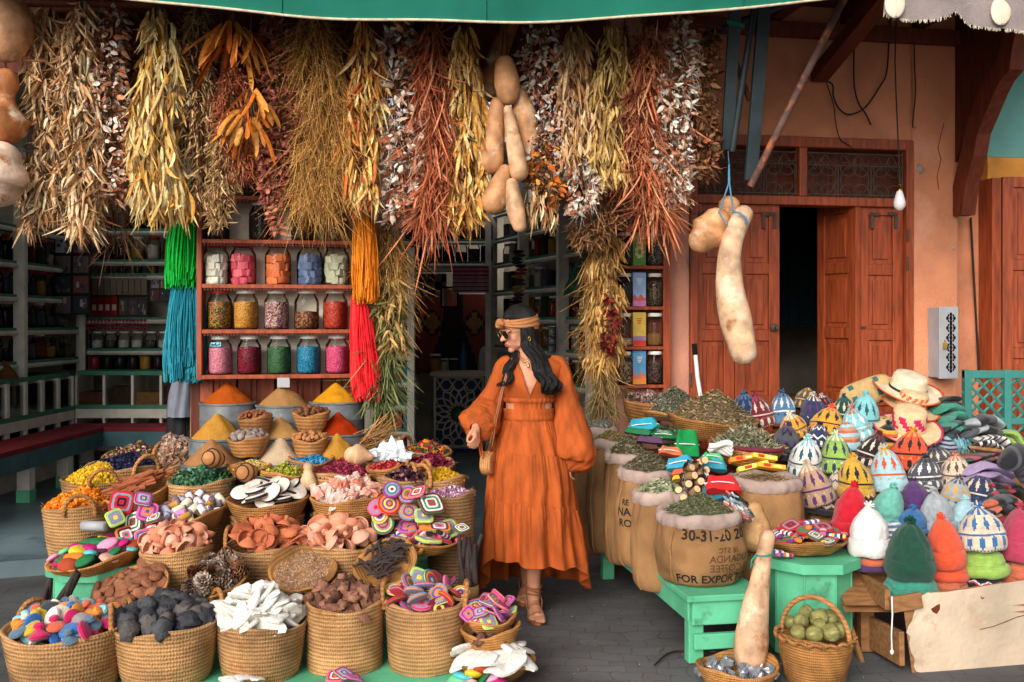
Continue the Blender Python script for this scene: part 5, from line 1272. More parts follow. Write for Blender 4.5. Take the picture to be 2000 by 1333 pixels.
fb_('straw basket of dark red rosebuds behind the pink salt', 'dark red rosebuds heaped behind the pink salt', 668, 922, 5.3, 64, (), 'dark_red_buds', 'ball', .011, [c(120, 34, 56), c(90, 24, 44), c(160, 60, 76)], 900, .07)
tr_('wicker dish of bright red petals right of the pale gourd', 757, 912, 5.3, 42, 'red_petals', 'bright red petals in the wicker dish', 'petal', .018, [c(190, 50, 56), c(160, 34, 44), c(220, 100, 90)], 420, .03, (1, .4, 1))
fb_('straw basket of black hibiscus flowers behind the crochet pieces', 'black hibiscus flowers in the basket behind the crochet pieces', 785, 933, 5.2, 48, (30,), 'hibiscus_flowers', 'petal', .03, [c(60, 32, 44), c(40, 24, 34), c(150, 110, 110), c(84, 40, 52)], 420, .05, (1, .4, 1), h=.2)
fb_('straw basket of maroon rose petals near the lattice counter', 'maroon rose petals in the basket near the lattice counter', 838, 905, 5.5, 52, (200, 160), 'maroon_petals', 'petal', .025, [c(120, 30, 56), c(96, 24, 44), c(150, 50, 80)], 480, .05, (1, .45, 1), h=.12)
fb_('straw basket of golden buds above the lilac rosebuds', 'golden yellow buds in the basket left of the woman', 858, 932, 5.3, 54, (200, 230), 'golden_buds', 'ball', .013, [c(206, 160, 36), c(180, 134, 30)], 480, .045, h=.16)
fb_('straw basket of mixed green and orange dried flowers nearest the counter', 'mixed green, orange and red dried flowers in the rearmost basket', 832, 882, 5.7, 52, (150, 190), 'mixed_flowers', 'ball', .016, [c(70, 100, 64), c(210, 120, 40), c(160, 40, 50), c(50, 60, 40)], 420, .06, h=.10)
fb_('pale straw basket of lilac rosebuds beside the dress', 'lilac and cream rosebuds in the pale basket beside the dress', 880, 962, 5.12, 50, (), 'lilac_buds', 'petal', .016, [c(190, 140, 170), c(160, 100, 140), c(226, 206, 206)], 900, .03, (1, .5, 1), floor=.8)
# crystals, broom bundle
cry = stones('white_crystal', (.055, .05, .045), m_clear, 3, .9, 9, 6, 2.0, smooth=False)
for i, (px, py, s) in enumerate(((735, 890, .9), (755, 884, 1.25), (772, 880, 1.1), (790, 890, .8))):
 o = place('white_crystal', cry[i % 3], V(px, py, 5.42), (i, i * 2, i), s); tag(o, 'large clear white crystal lump behind the red petals', 'crystal', 'white crystals behind the red petals')
o, M4, r = tray('flat_tray', 'straw tray holding the tied broom twigs right of the red spice tin', 'tray', 742, 878, 5.7, 44, .07)
mb = MB(); n = 260; th = rng.normal(0, .35, n); base = np.stack([rng.normal(-.1, .012, n), rng.normal(0, .025, n), rng.normal(.05, .025, n)], -1); dirs = unit(np.stack([np.ones(n), th * .5, rng.normal(0, .3, n)], -1))
mb.strips(base, dirs, rng.normal(0, .1, (n, 3)), rng.uniform(.14, .24, n), np.full(n, .0025), unit(np.cross(dirs, rng.normal(size=(n, 3)))), 5, .3, 0, pick([c(170, 124, 76), c(140, 96, 56), c(190, 146, 96)], n), 'strip')
mb.tube([(0, .045 * cos(a), .05 + .045 * sin(a)) for a in np.linspace(0, 6.28, 14)], .006, 6, col=c(110, 120, 130))
o = mb.build('twig_bundle', m_leaf); o.matrix_world = M4 @ Matrix.Translation((0, 0, .0)) @ Matrix.Rotation(-.35, 4, 'Y'); tag(o, 'tied bundle of dry broom twigs right of the red spice tin', 'twig bundle')
# spice tins with cones
TINS = [(445, 786, 5.95, 53, 746, c(190, 90, 30), 'rust orange', 'top left'), (553, 790, 5.95, 52, 751, c(182, 134, 84), 'light brown', 'top middle'), (657, 784, 5.93, 51, 747, c(222, 154, 34), 'bright yellow', 'top right'),
  (424, 855, 5.75, 53, 807, c(206, 148, 64), 'golden ochre', 'second row left'), (546, 852, 5.75, 50, 815, c(216, 164, 98), 'pale tan', 'second row middle'), (660, 846, 5.73, 50, 806, c(178, 56, 22), 'brick red', 'second row right'),
  (414, 904, 5.52, 58, 856, c(184, 132, 86), 'sandy brown', 'front row left'), (546, 902, 5.52, 54, 854, c(214, 188, 156), 'cream', 'front row middle'), (658, 896, 5.5, 50, 847, c(206, 148, 60), 'mustard', 'front row right')]
for px, py, d, hw, ay, cl, nm, pos in TINS:
 r = hw * d / F; p = V(px, py, d); h = p.z - stepz(d)
 t = empty('spice_tin', (p.x, p.y, stepz(d)), f'grey galvanised tin holding the {nm} spice cone, {pos}', 'tin')
 mb = MB(); mb.lathe([(.001, 0.002), (r, 0.002), (r, h * .35), (r + .003, h * .36), (r, h * .37), (r, h * .72), (r + .003, h * .735), (r, h * .75), (r, h - .012)], 40); mb.build('tin_body', m_zinc, t)
 mb = MB(); mb.lathe([(r, h - .012), (r + .006, h - .008), (r + .006, h), (r - .002, h + .002), (r - .006, h - .02), (.01, h - .02)], 40); mb.build('tin_rim', m_zinc, t)
 ah = (py - ay) * d / F + .012; R0 = r * .94; mb = MB(); n = 22
 prof = [(R0 * (1 - i / n) ** 1.0 + .0, -.012 + ah * (i / n) ** 1.0) for i in range(n + 1)]
 prof = [(max(.001, R0 * (1 - i / n)), -.014 + ah * (1 - sqrt((1 - i / n) ** 2 + .0035) + .059) + .012 * (1 - i / n) * (i / n)) for i in range(n + 1)]
 sd_ = rnd.uniform(0, 50)
 def fn(P):
  for i in range(P.shape[0]):
   for j in range(P.shape[1]):
    k = noise.noise(Vector((P[i, j, 0] * 18 + sd_, P[i, j, 1] * 18, P[i, j, 2] * 10))); P[i, j, 2] += .010 * k * min(1, i / 4); P[i, j, 0] += .006 * k
  return P
 mb.lathe(prof, 40, fn=fn)
 o = mb.build('spice_cone', m_powder, loc=(p.x, p.y, p.z)); o.color = (*[q * .74 for q in cl], 1); tag(o, f'{nm} cone of ground spice, {pos} of the tins', 'spice cone')
# coiled bowls of nuts
nut = stones('nut', (.017, .013, .013), m_stone, 4, .25, 10, 7)
for px, py, d, hw, cl, nm, n, s, lab in ((500, 816, 5.62, 34, c(150, 86, 56), 'reddish nut', 40, .75, 'between the rust and light brown cones'), (608, 808, 5.62, 35, c(122, 78, 50), 'dark nutmeg', 26, 1.15, 'under the bright yellow cone'), (485, 856, 5.45, 39, c(150, 136, 130), 'grey gall', 22, 1.5, 'in front of the golden ochre cone'), (606, 857, 5.45, 37, c(184, 124, 78), 'tan nut', 34, .95, 'in front of the brick red cone')):
 o, M4, r = basket('coiled_bowl', f'small coiled bowl of {nm}s {lab}', 'bowl', px, py, d, hw, .10, .62, mat=m_coil, floor=.6, coil=.017)
 heap(M4, r, .03, n, nut, 'nut', f'{nm} in the coiled bowl {lab}', 'nut', f'{nm}s in the coiled bowl', (s * .85, s * 1.15), .006, 90, [(cl, ''), (mix(cl, (.1, .05, .03), .3), '')], 2, dz=.015)
# gourds in the display
def gourd(name, label, pts, radii, color, mat=None, n=24, group=None):
 """smooth gourd swept through world points"""
 P = [Vector(p) for p in pts]; o0 = P[0].copy(); Q = []; R_ = []
 for i in range(len(P) - 1):
  a = P[max(i - 1, 0)]; b = P[i]; cc_ = P[i + 1]; e = P[min(i + 2, len(P) - 1)]
  ra, rb, rc, re = radii[max(i - 1, 0)], radii[i], radii[i + 1], radii[min(i + 2, len(P) - 1)]
  for k in range(6):
   t = k / 6
   cr = lambda a, b, cc_, e: .5 * ((2 * b) + (cc_ - a) * t + (2 * a - 5 * b + 4 * cc_ - e) * t * t + (3 * b - a - 3 * cc_ + e) * t ** 3)
   Q.append(cr(a, b, cc_, e)); R_.append(max(.002, cr(ra, rb, rc, re)))
 Q.append(P[-1]); R_.append(radii[-1])
 d0 = (Q[0] - Q[1]).normalized(); d1 = (Q[-1] - Q[-2]).normalized(); r0, r1 = R_[0], R_[-1]
 pre = [(Q[0] + d0 * r0 * sin(a), r0 * cos(a)) for a in (1.5, 1.25, .9, .5)]; post = [(Q[-1] + d1 * r1 * sin(a), r1 * cos(a)) for a in (.5, .9, 1.25, 1.5)]
 Q = [p for p, _ in pre] + Q + [p for p, _ in post]; R_ = [q for _, q in pre] + R_ + [q for _, q in post]
 R_ = [q * (1 + .03 * noise.noise(Vector((i * .3, o0.x * 9, o0.z * 7)))) for i, q in enumerate(R_)]
 mb = MB(); mb.tube([q - o0 for q in Q], R_, n); o = mb.build(name, mat or m_gourd, loc=o0); o.color = (*color, 1)
 return tag(o, label, 'gourd', group)
cg = c(206, 164, 124)
gourd('small_gourd', 'round pale gourd lying between the mustard cone and the crystals', [V(722, 893, 5.3), V(700, 890, 5.3), V(690, 890, 5.3)], [8 * 5.3 / F, 22 * 5.3 / F, 18 * 5.3 / F], cg)
gourd('small_gourd', 'pale upright gourd between the white discs and the pink salt', [V(602, 912, 5.15), V(602, 922, 5.15), V(602, 942, 5.15)], [10 * 5.15 / F, 9 * 5.15 / F, 18 * 5.15 / F], c(200, 168, 130))
m_carved = M('carved_gourd', c(190, 130, 80), .6, .3, 12, .2, 60)
for px, py, nm in ((416, 896, 'sandy brown cone'), (482, 924, 'straw dish of coloured seeds')):
 g_ = empty('carved_gourd', V(px, py, 5.22), f'carved brown gourd rattle lying in front of the {nm}', 'gourd')
 mb = MB(); s = 5.22 / F; mb.lathe([(.001, -24 * s), (10 * s, -22 * s), (18 * s, -10 * s), (19 * s, 0), (16 * s, 12 * s), (9 * s, 22 * s), (.001, 25 * s)], 24); o = mb.build('gourd_body', m_carved, g_)
 mb = MB()
 for z, r_ in ((-20 * s, 13.2 * s), (4 * s, 19 * s), (16 * s, 14 * s)): mb.tube([(r_ * cos(a), r_ * sin(a), z) for a in np.linspace(0, 6.28, 25)], 1.2 * s, 5)
 for k in range(8):
  a = k * pi / 4; mb.tube([(3 * s * cos(a), 3 * s * sin(a), -23.6 * s), (9 * s * cos(a), 9 * s * sin(a), -22.4 * s)], .8 * s, 4)
 mb.build('burnt_line', m_ink, g_); g_.rotation_euler = (radians(80), radians(10), radians(-20))
# ================================================================== JAR CABINETS
def wchild(mb, name, mat, parent, bev=0):
 o = part(mb, name, mat, parent)
 if bev: bevel(o, bev)
 return o
CT = -.20
cab = empty('jar_cabinet', wall_pt(540, 735, CT), 'red wooden wall cabinet of large sweet and spice jars over the spice tins', 'cabinet', rz=0)
xa, xb = S(394, CT), S(692, CT)
zsh = [wall_z(540, y, CT) for y in (732, 644, 556, 469, 384, 296)]
for a, b in ((xa - .03, xa), (xb, xb + .03)):
 mb = MB(); mb.wbox(a, b, CT, -.0, zsh[0] - .03, zsh[-1] + .1); wchild(mb, 'side_board', m_wood, cab, .004)
for i, z in enumerate(zsh):
 mb = MB(); mb.wbox(xa + .001, xb - .001, CT - (.012 if i == 0 else .003), -.0, z - .024, z); wchild(mb, 'shelf', m_wood, cab, .003)
 if i:   # carved tooth edge hanging under each board
  mb = MB(); n = 46
  for k in range(n):
   s = xa + .01 + (xb - xa - .02) * k / n; mb.wbox(s, s + (xb - xa) / n * .55, CT + .002, CT + .012, z - .038, z - .0245)
  o = wchild(mb, 'toothed_trim', m_wood_dk, cab)
mb = MB(); mb.wbox(xa, xb, -.012, -.001, zsh[0], zsh[-1] + .1); wchild(mb, 'back_board', m_cream, cab)
mb = MB(); q = wall_pt(553, 742, CT - .015); mb.wbox(S(542, CT), S(566, CT), CT - .03, CT - .013, q.z - .045, q.z + .012); wchild(mb, 'label_plate', m_grey_metal, cab)
cubes = lambda nm, cols: speck_mat(nm, cols, 6.5, .7)
def spk(nm, cols, sc): return jar_fill(.66, speck_mat(nm, cols, sc), .04)
def cube_fill(cols):
 mb = MB(); R_ = random.Random(len(cols) * 7 + int(cols[0][0] * 1000))
 for l in range(4):
  for k in range(9):
   a = k * 2 * pi / 8 + l * .5 + R_.uniform(-.2, .2); r_ = .165 if k < 8 else .02
   M4 = Matrix.Translation((r_ * cos(a), r_ * sin(a), .1 + l * .165 + R_.uniform(-.03, .03))) @ Euler((R_.uniform(-.3, .3), R_.uniform(-.3, .3), R_.uniform(0, 3))).to_matrix().to_4x4()
   s = .075; mb.box((-s, -s, -s * 1.15), (s, s, s * 1.15), col=R_.choice(cols), mtx=M4)
 return mb.mesh('contents', m_attr, False)
ROWS = [
 (1, 547, 84, [(422, 'white soap cubes', cube_fill([c(226, 220, 206), c(208, 200, 184)])), (475, 'bright pink cubes', cube_fill([c(226, 100, 116), c(236, 130, 140), c(210, 84, 100)])), (543, 'orange cubes', cube_fill([c(226, 130, 74), c(210, 108, 60)])), (605, 'slate blue cubes', cube_fill([c(108, 126, 160), c(90, 106, 142)])), (657, 'cream cubes', cube_fill([c(210, 206, 180), c(190, 188, 160)]))], 'red lidded'),
 (2, 637, 80, [(429, 'multicoloured beads', spk('bead_mix', [c(170, 60, 40), c(190, 150, 40), c(70, 110, 50), c(40, 60, 40), c(200, 120, 60)], 34)), (480, 'orange yellow grains', spk('amber_grains', [c(216, 150, 50), c(200, 120, 40), c(226, 170, 80)], 40)), (540, 'purple and cream petals', spk('petal_mix', [c(150, 90, 120), c(206, 180, 170), c(120, 60, 90), c(190, 150, 110)], 26)), (599, 'brown nuts, half full', None), (655, 'red orange seeds', spk('red_seeds', [c(196, 60, 40), c(210, 84, 54), c(180, 44, 34)], 40))], 'white lidded'),
 (3, 727, 78, [(430, 'pale pink crystals', spk('pale_pink', [c(236, 140, 160), c(226, 120, 144), c(240, 166, 180)], 44)), (487, 'dark red crystals', spk('dark_red', [c(150, 30, 50), c(120, 24, 44), c(90, 20, 36)], 34)), (545, 'green crystals', spk('green_crystal', [c(64, 110, 70), c(50, 92, 58), c(84, 128, 84)], 44)), (603, 'blue crystals', spk('blue_crystal', [c(40, 140, 180), c(30, 116, 156), c(70, 164, 200)], 44)), (659, 'hot pink crystals', spk('hot_pink', [c(236, 80, 130), c(226, 64, 116), c(240, 110, 150)], 44))], 'white lidded'),
 (0, 462, 78, [(425, 'dark seeds', 'd0'), (510, 'near black seeds', 'd1'), (592, 'dark brown bark', 'd2'), (657, 'brown bark chips', 'd3')], 'dull lidded'),
 (-1, 374, 76, [(430, 'black tea', 'd1'), (497, 'black peppercorns', 'd0'), (570, 'dark leaves', 'd2'), (640, 'dark roots', 'd1')], 'dull lidded')]
nuts_fill = jar_fill(.42, speck_mat('brown_nuts', [c(120, 70, 44), c(90, 50, 34), c(160, 110, 76)], 22), .06)
dk = {'d0': jar_fill(.7, speck_mat('dark_seed', [c(60, 50, 40), c(84, 70, 52), c(44, 36, 30)], 40), .03), 'd1': jar_fill(.72, speck_mat('black_seed', [c(54, 46, 38), c(40, 34, 30), c(74, 60, 48)], 44), .03), 'd2': jar_fill(.7, speck_mat('dark_bark', [c(80, 62, 44), c(60, 46, 36), c(110, 88, 60)], 22), .05), 'd3': jar_fill(.7, speck_mat('bark_chip', [c(140, 106, 70), c(110, 80, 52), c(160, 126, 90)], 24), .05)}
for ri, yb, hp, items, lidn in ROWS:
 for k, (px, nm, me) in enumerate(items):
  q = wall_pt(px, yb, CT + .09); zz = zsh[{0: 3, 1: 2, 2: 1, 3: 0, -1: 4}[ri]]; hgt_ = hp * q.y / F
  me = nuts_fill if me is None else (dk[me] if isinstance(me, str) else me)
  lid = jl_r if (ri == 1 or (ri == 2 and k in (0,)) or (ri == 0 and k != 1)) else jl_w
  row = {-1: 'top', 0: 'second', 1: 'third', 2: 'fourth', 3: 'bottom'}[ri]
  jar((q.x, q.y, zz + .001), hgt_, 'large_jar', f'large glass jar of {nm} on the {row} cabinet shelf', 'jars in the red wall cabinet', me, None, lid, wide=1.03)
  if ri == 3 and k == 0:
   mb = MB(); s = hgt_; P = [[(s * .292 * 1.03 * cos(a), s * .292 * 1.03 * sin(a), z) for a in np.linspace(-pi / 2 - .75, -pi / 2 + .35, 9)] for z in (s * .70, s * .80)]
   P = np.array(P); P[1, :, :2] *= .84; mb.rings(P, 0, c(120, 196, 206), False)
   j = [o for o in bpy.data.objects if o.get('label', '').startswith('large glass jar of pale pink')][0]; j.rotation_euler = (0, 0, 0)
   mb.build('paper_label', m_paper, j)
   mb = MB()   # the handwritten mark on the label
   def lp(u, v): a = -pi / 2 + u; rr = s * 1.03 * (.292 - .046 * (v / s - .70) / .10) * 1.012; return (rr * cos(a), rr * sin(a), v)
   for st_ in ([(-.60, .735), (-.52, .725), (-.45, .735), (-.44, .765)], [(-.42, .73), (-.34, .725), (-.32, .745), (-.27, .727), (-.2, .735), (-.19, .75)], [(-.13, .728), (-.13, .785)], [(-.05, .728), (.0, .724), (.06, .745)], [(.12, .73), (.2, .74), (.22, .775)]):
    mb.tube([lp(u, v * s) for u, v in st_], .0035, 5)
   mb.build('handwriting', m_ink, j)
# right hand cabinet
CT2 = -.10
cab2 = empty('jar_cabinet', wall_pt(1250, 752, CT2), 'narrow red wooden cabinet of jars and cartons beside the pink pier', 'cabinet')
xa, xb = S(1206, CT2), S(1296, CT2)
zs2 = [wall_z(1250, y, CT2) for y in (752, 677, 599, 519, 443, 366)]
for a, b in ((xa - .03, xa), (xb, xb + .05)):
 mb = MB(); mb.wbox(a, b, CT2, -.003, zs2[0] - .05, zs2[-1] + .4); wchild(mb, 'side_board', m_wood, cab2, .003)
for z in zs2:
 mb = MB(); mb.wbox(xa + .001, xb - .001, CT2 - .004, -.003, z - .022, z); wchild(mb, 'shelf', m_wood, cab2, .003)
mb = MB(); mb.wbox(xa, xb, -.012, -.002, zs2[0], zs2[-1] + .3); wchild(mb, 'back_board', m_wood_dk, cab2)
f2 = [spk('twig_fill', [c(150, 120, 96), c(100, 74, 58), c(180, 150, 120)], 20), jar_fill(.66, speck_mat('dark_twig', [c(70, 50, 44), c(100, 70, 60), c(50, 40, 38)], 20), .04), jar_fill(.22, speck_mat('pale_nut', [c(200, 170, 140), c(180, 146, 116)], 16), .05), jar_fill(.36, speck_mat('brown_powder', [c(170, 120, 70), c(160, 110, 64)], 60), .02), jar_fill(.7, speck_mat('grey_leaf', [c(90, 80, 70), c(64, 58, 52), c(120, 106, 92)], 26), .04)]
r2 = [(0, ('pale root sticks', f2[0]), ('dark bark', f2[1])), (1, ('a few pale nuts', f2[2]), ('a little brown powder', f2[3])), (2, ('black seeds', dk['d1']), ('dark herbs', dk['d2'])), (3, ('dark brown bark', f2[1]), ('grey leaves', f2[4])), (4, ('brown chips', f2[4]), ('brown leaves', f2[1]))]
for i, A2, B2 in r2:
 for px, (nm, me) in ((1219, A2), (1279, B2)):
  q = wall_pt(px, 752, CT2 + .05); jar((q.x, q.y, zs2[i] + .001), 66 * q.y / F, 'small_jar', f'glass jar of {nm} in the narrow cabinet by the pier', 'jars in the narrow cabinet', me, None, jl_w, wide=.92)
cart = [(c(90, 150, 190), c(214, 110, 70), c(224, 140, 60), 'blue carton with orange mountains, lowest in the narrow cabinet'), (c(214, 180, 84), c(150, 120, 150), c(200, 60, 50), 'yellow carton with red lettering in the narrow cabinet'), (c(140, 170, 206), c(196, 90, 70), c(190, 120, 170), 'pale blue carton with pink hills in the narrow cabinet'), (c(104, 150, 74), c(214, 206, 150), c(150, 180, 90), 'green carton with cream flowers in the narrow cabinet')]
for i, (ca, cb, cc_, lab) in enumerate(cart):
 q = wall_pt(1249, 752, CT2 + .025); e = empty('tea_carton', (q.x, q.y, zs2[i] + .001), lab, 'carton', rz=WA); w, h = .044, 66 * q.y / F
 mb = MB(); mb.box((-w, 0, 0), (w, .05, h), col=ca); bevel(mb.build('carton_body', m_paper, e, smooth=False), .002)
 mb = MB(); n = 14; prof = [(h * (.30 + .12 * noise.noise(Vector((k * .45, i * 5, 0))) + .06 * sin(k))) for k in range(n)] if i != 1 else [h * .3] * n
 if i == 3:
  for k in range(7): a = k * .9; mb.blob((.022 * cos(a), -.002, h * .4 + .03 * sin(a)), (.013, .002, .012), col=cb, seg=8, ring=5)
 else:
  P = np.array([[(-w + 2 * w * k / (n - 1), -.0012, 0.002) for k in range(n)], [(-w + 2 * w * k / (n - 1), -.0012, prof[k]) for k in range(n)]]); mb.rings(P, 0, cb, False)
  P = np.array([[(-w + 2 * w * k / (n - 1), -.0018, 0.002) for k in range(n)], [(-w + 2 * w * k / (n - 1), -.0018, prof[(k * 3) % n] * .55) for k in range(n)]]); mb.rings(P, 0, cc_, False)
 for k in range(4): mb.box((-.02 + .003 * k, -.0012, h * (.80 - .05 * k)), (.02 - .004 * k, -.0006, h * (.822 - .05 * k)), col=c(230, 226, 220) if i != 1 else c(190, 40, 40))
 mb.build('printed_front', m_paper, e, smooth=False)
# ================================================================== RIGHT DISPLAY: bench, sacks
bo = Vector((.80, 4.47, 0)); bu = Vector((.985, .17, 0)).normalized(); bv = Vector((-bu.y, bu.x, 0)); BZ = .325
be = empty('sack_bench', tuple(bo), 'mint green wooden bench carrying the burlap sacks', 'bench', rz=atan2(bu.y, bu.x))
def bb(u0, u1, v0, v1, z0, z1, nm): mb = MB(); mb.box((u0, v0, z0), (u1, v1, z1)); bevel(mb.build(nm, m_mint, be, smooth=False), .005)
BW_, BL_ = .36, 1.62
bb(-.02, BW_, -.02, BL_, BZ - .03, BZ, 'bench_top')
bb(0.012, BW_ - .032, 0.0, .028, BZ - .14, BZ - .031, 'apron'); bb(0.0, .028, .03, BL_ - .05, BZ - .13, BZ - .031, 'apron'); bb(BW_ - .05, BW_ - .022, .03, BL_ - .05, BZ - .13, BZ - .031, 'apron')
for u in (0.004, BW_ - .09):
 for v in (.030, BL_ - .1): bb(u, u + .072, v, v + .06, .005, BZ - .031, 'leg')
bb(.02, BW_ - .03, -.002, .029, .075, .145, 'stretcher')
def sack(name, label, px, py, d, hw, h, yaw=0, letters=(), seed=0, base=None, sq=.0, liner_r=.023, mat=None, lh=.55):
 p = V(px, py, d); r = hw * d / F; zb = base if base is not None else p.z - h; h = p.z - zb
 o = empty(name, (p.x, p.y, zb), label, 'sack', rz=radians(yaw))
 sx_ = seed * 11.3
 def surf(a, t):
  b = .93 + .12 * sin(pi * min(1, t * 1.05)) - .10 * max(0, t - .6) ** 1.0
  if t < .08: b *= .82 + .18 * sqrt(t / .08)
  e = 2.6; s = (abs(cos(a)) ** e + abs(sin(a)) ** e) ** (-1 / e)
  n = .06 * noise.noise(Vector((cos(a) * 2.2 + sx_, sin(a) * 2.2, t * 3))) - .05 * abs(noise.noise(Vector((cos(a) * 2.6, sin(a) * 2.6 + sx_, t * 2.2 + a * .4)))) + .03 * noise.noise(Vector((cos(a) * 6 + sx_, sin(a) * 6, t * 5)))
  n += .02 * sin(a * 13 + 3 * noise.noise(Vector((a, t * 2, sx_)))) * max(0, t - .55) * 2
  return r * b * (1 + (s - 1) * .6) * (1 + n)
 mb = MB(); A = np.linspace(0, 2 * pi, 72, endpoint=False); T_ = np.concatenate([[0, .015, .04, .08], np.linspace(.13, 1, 20)])
 P = np.array([[(surf(a, t) * cos(a), surf(a, t) * sin(a), h * t) for a in A] for t in T_]); mb.rings(P, cap0=True); mb.build('sack_body', mat or m_burlap, o)
 # side seam
 mb = MB(); a0 = -pi / 2 - .95; mb.tube([((surf(a0, t) + .002) * cos(a0), (surf(a0, t) + .002) * sin(a0), h * t) for t in np.linspace(.01, .96, 18)], .005, 6); mb.build('seam', m_burlap, o)
 mb = MB(); rows = []
 for k, ph in enumerate(np.linspace(-.9, pi + .9, 12)):
  row = []
  for a in A:
   w = 1 + .25 * noise.noise(Vector((cos(a) * 3 + sx_, sin(a) * 3, ph * .6))); lr = liner_r * w
   R0 = surf(a, .97) - .008; fold = .007 * sin(a * 23 + 2 * ph + 4 * noise.noise(Vector((a * 2, ph, sx_))))
   row.append(((R0 + (lr + fold) * cos(ph)) * cos(a), (R0 + (lr + fold) * cos(ph)) * sin(a), h * .985 + lr * 1.5 * sin(ph) + .02 * noise.noise(Vector((cos(a) * 1.5, sin(a) * 1.5, sx_)))))
  rows.append(row)
 mb.rings(np.array(rows)); mb.build('liner', m_liner, o)
 for txt, size, x0, z0, bend, mirror, mt in letters:
  vs, fs = lettering(txt, size)
  # refine so that the letters follow the cloth
  out = []
  for x, y, _ in vs:
   if mirror: x = -x
   a = -pi / 2 + (x + x0) / r; t = min(.98, max(.02, (z0 + y + bend * (x * x)) / h)); q = surf(a, t) + .0035; out.append((q * cos(a), q * sin(a), t * h))
  if mirror: fs = [tuple(reversed(f)) for f in fs]
  bm = bmesh.new(); bvs = [bm.verts.new(q) for q in out]
  for f in fs:
   try: bm.faces.new([bvs[i] for i in f])
   except ValueError: pass
  me = bpy.data.meshes.new('lettering'); bm.to_mesh(me); bm.free(); me.materials.append(mt)
  lo = bpy.data.objects.new('lettering', me); COL.objects.link(lo); lo.parent = o
 return o, Matrix.Translation(p + Vector((0, 0, .02))), r * .88
HERB = [c(116, 108, 84), c(92, 86, 66), c(146, 136, 108), c(78, 76, 58)]
HERBG = [c(110, 112, 84), c(84, 90, 64), c(140, 140, 104)]
o, M4, r = sack('burlap_sack', 'front burlap sack with black export lettering, full of dried green herb', 1366, 1006, 4.76, 84, .3, 8,
 [('FOR EXPORT O', .053, .012, .030, 0, False, m_ink), ('30-31-20 20', .066, .012, .222, .25, False, m_ink), ('UGANDA', .046, .075, .125, 0, True, m_ink2), ('A COFFEE', .046, .08, .083, 0, True, m_ink2), ('18 STC', .034, .07, .168, 0, True, m_ink2), ('0021', .03, .09, .058, 0, True, m_ink2)], 1, BZ)
fill('green_herb', 'fine dried green herb in the front burlap sack', 'herb', M4, r, .085, 2600, .012, HERBG, 'stick', asp=(1.3, .16, 1))
o, M4, r = sack('burlap_sack', 'burlap sack of pale sage leaves just behind the lettered front sack', 1290, 966, 5.0, 55, .3, -4, [], 2, .22)
fill('sage_leaves', 'pale sage leaves in the sack behind the front one', 'herb', M4, r, .05, 500, .03, [c(150, 156, 120), c(124, 130, 96), c(176, 180, 146)], 'petal', asp=(1, .3, 1))
o, M4, r = sack('burlap_sack', 'burlap sack with black letters RE NA RO, left of the sage sack', 1264, 922, 5.32, 60, .3, -12, [('RE', .042, -.105, .335, 0, False, m_ink), ('NA', .06, -.115, .28, 0, False, m_ink), ('RO', .054, -.105, .222, 0, False, m_ink), ('72C 02', .05, .06, .40, .2, False, m_ink2)], 3, .26)
fill('brown_herb', 'dried brown green herb in the sack lettered RE NA RO', 'herb', M4, r, .09, 1500, .016, HERB, 'stick', asp=(1.4, .18, 1))
o, M4, r = sack('burlap_sack', 'burlap sack of coarse herb, third of the row going back', 1228, 892, 5.62, 48, .3, -8, [], 4, .2)
fill('coarse_herb', 'coarse dried herb in the third sack going back', 'herb', M4, r, .10, 1000, .02, HERB, 'petal', asp=(1.3, .2, 1))
o, M4, r = sack('burlap_sack', 'burlap sack of yellowish herb, second from the back of the row', 1192, 866, 5.9, 44, .3, 0, [], 5, .2)
fill('yellow_herb', 'yellowish dried herb in the second sack from the back', 'herb', M4, r, .06, 900, .016, [c(150, 130, 84), c(124, 110, 70), c(170, 152, 104)], 'stick', asp=(1.3, .2, 1))
o, M4, r = sack('burlap_sack', 'rearmost burlap sack of grey seeds beside the dress', 1166, 842, 6.12, 42, .3, 0, [], 6, .14)
fill('grey_seeds', 'fine grey seeds heaped in the rearmost sack', 'herb', M4, r, .10, 1500, .008, [c(128, 128, 120), c(104, 104, 98), c(150, 150, 142)], 'ball')
o, M4, r = sack('burlap_sack', 'burlap sack topped with yellow boxes, right of the white cloth roll', 1492, 938, 5.1, 74, .3, 6, [('AFINISHERS', .024, -.02, .25, 0, False, m_ink2)], 7, .10)
fill('sack_grain', 'pale grain showing in the mouth of the sack under the yellow boxes', 'grain', M4, r, .01, 500, .012, [c(190, 160, 120), c(160, 130, 96)], 'stick', asp=(1.2, .2, 1))
# herb trays at the back
rt = empty('back_table', (1.0, 6.15, 0), 'low dark table under the herb trays behind the sacks', 'table')
mb = MB(); mb.box((.72, 5.72, .70), (2.05, 6.38, .74)); child(mb, 'table_top', m_wood_dk, rt, False)
for x in (.76, 1.96):
 for y in (5.76, 6.3): mb = MB(); mb.box((x, y, .004), (x + .05, y + .05, .699)); child(mb, 'leg', m_wood_dk, rt, False)
o, M4, r = basket('coiled_bowl', 'coiled straw bowl of mixed flowers below the narrow jar cabinet', 'bowl', 1262, 782, 6.2, 48, .14, .6, mat=m_coil, floor=.6, tilt=4, roll=8)
fill('flower_mix', 'dried flowers in the coiled bowl below the narrow cabinet', 'dried flowers', M4, r, .05, 420, .03, [c(140, 100, 110), c(110, 90, 80), c(190, 160, 140), c(90, 80, 60)], 'petal', asp=(1, .35, 1))
o, M4, r = tray('flat_tray', 'wide straw tray of grey green herb left of the largest herb tray', 'tray', 1316, 805, 6.1, 62, .05)
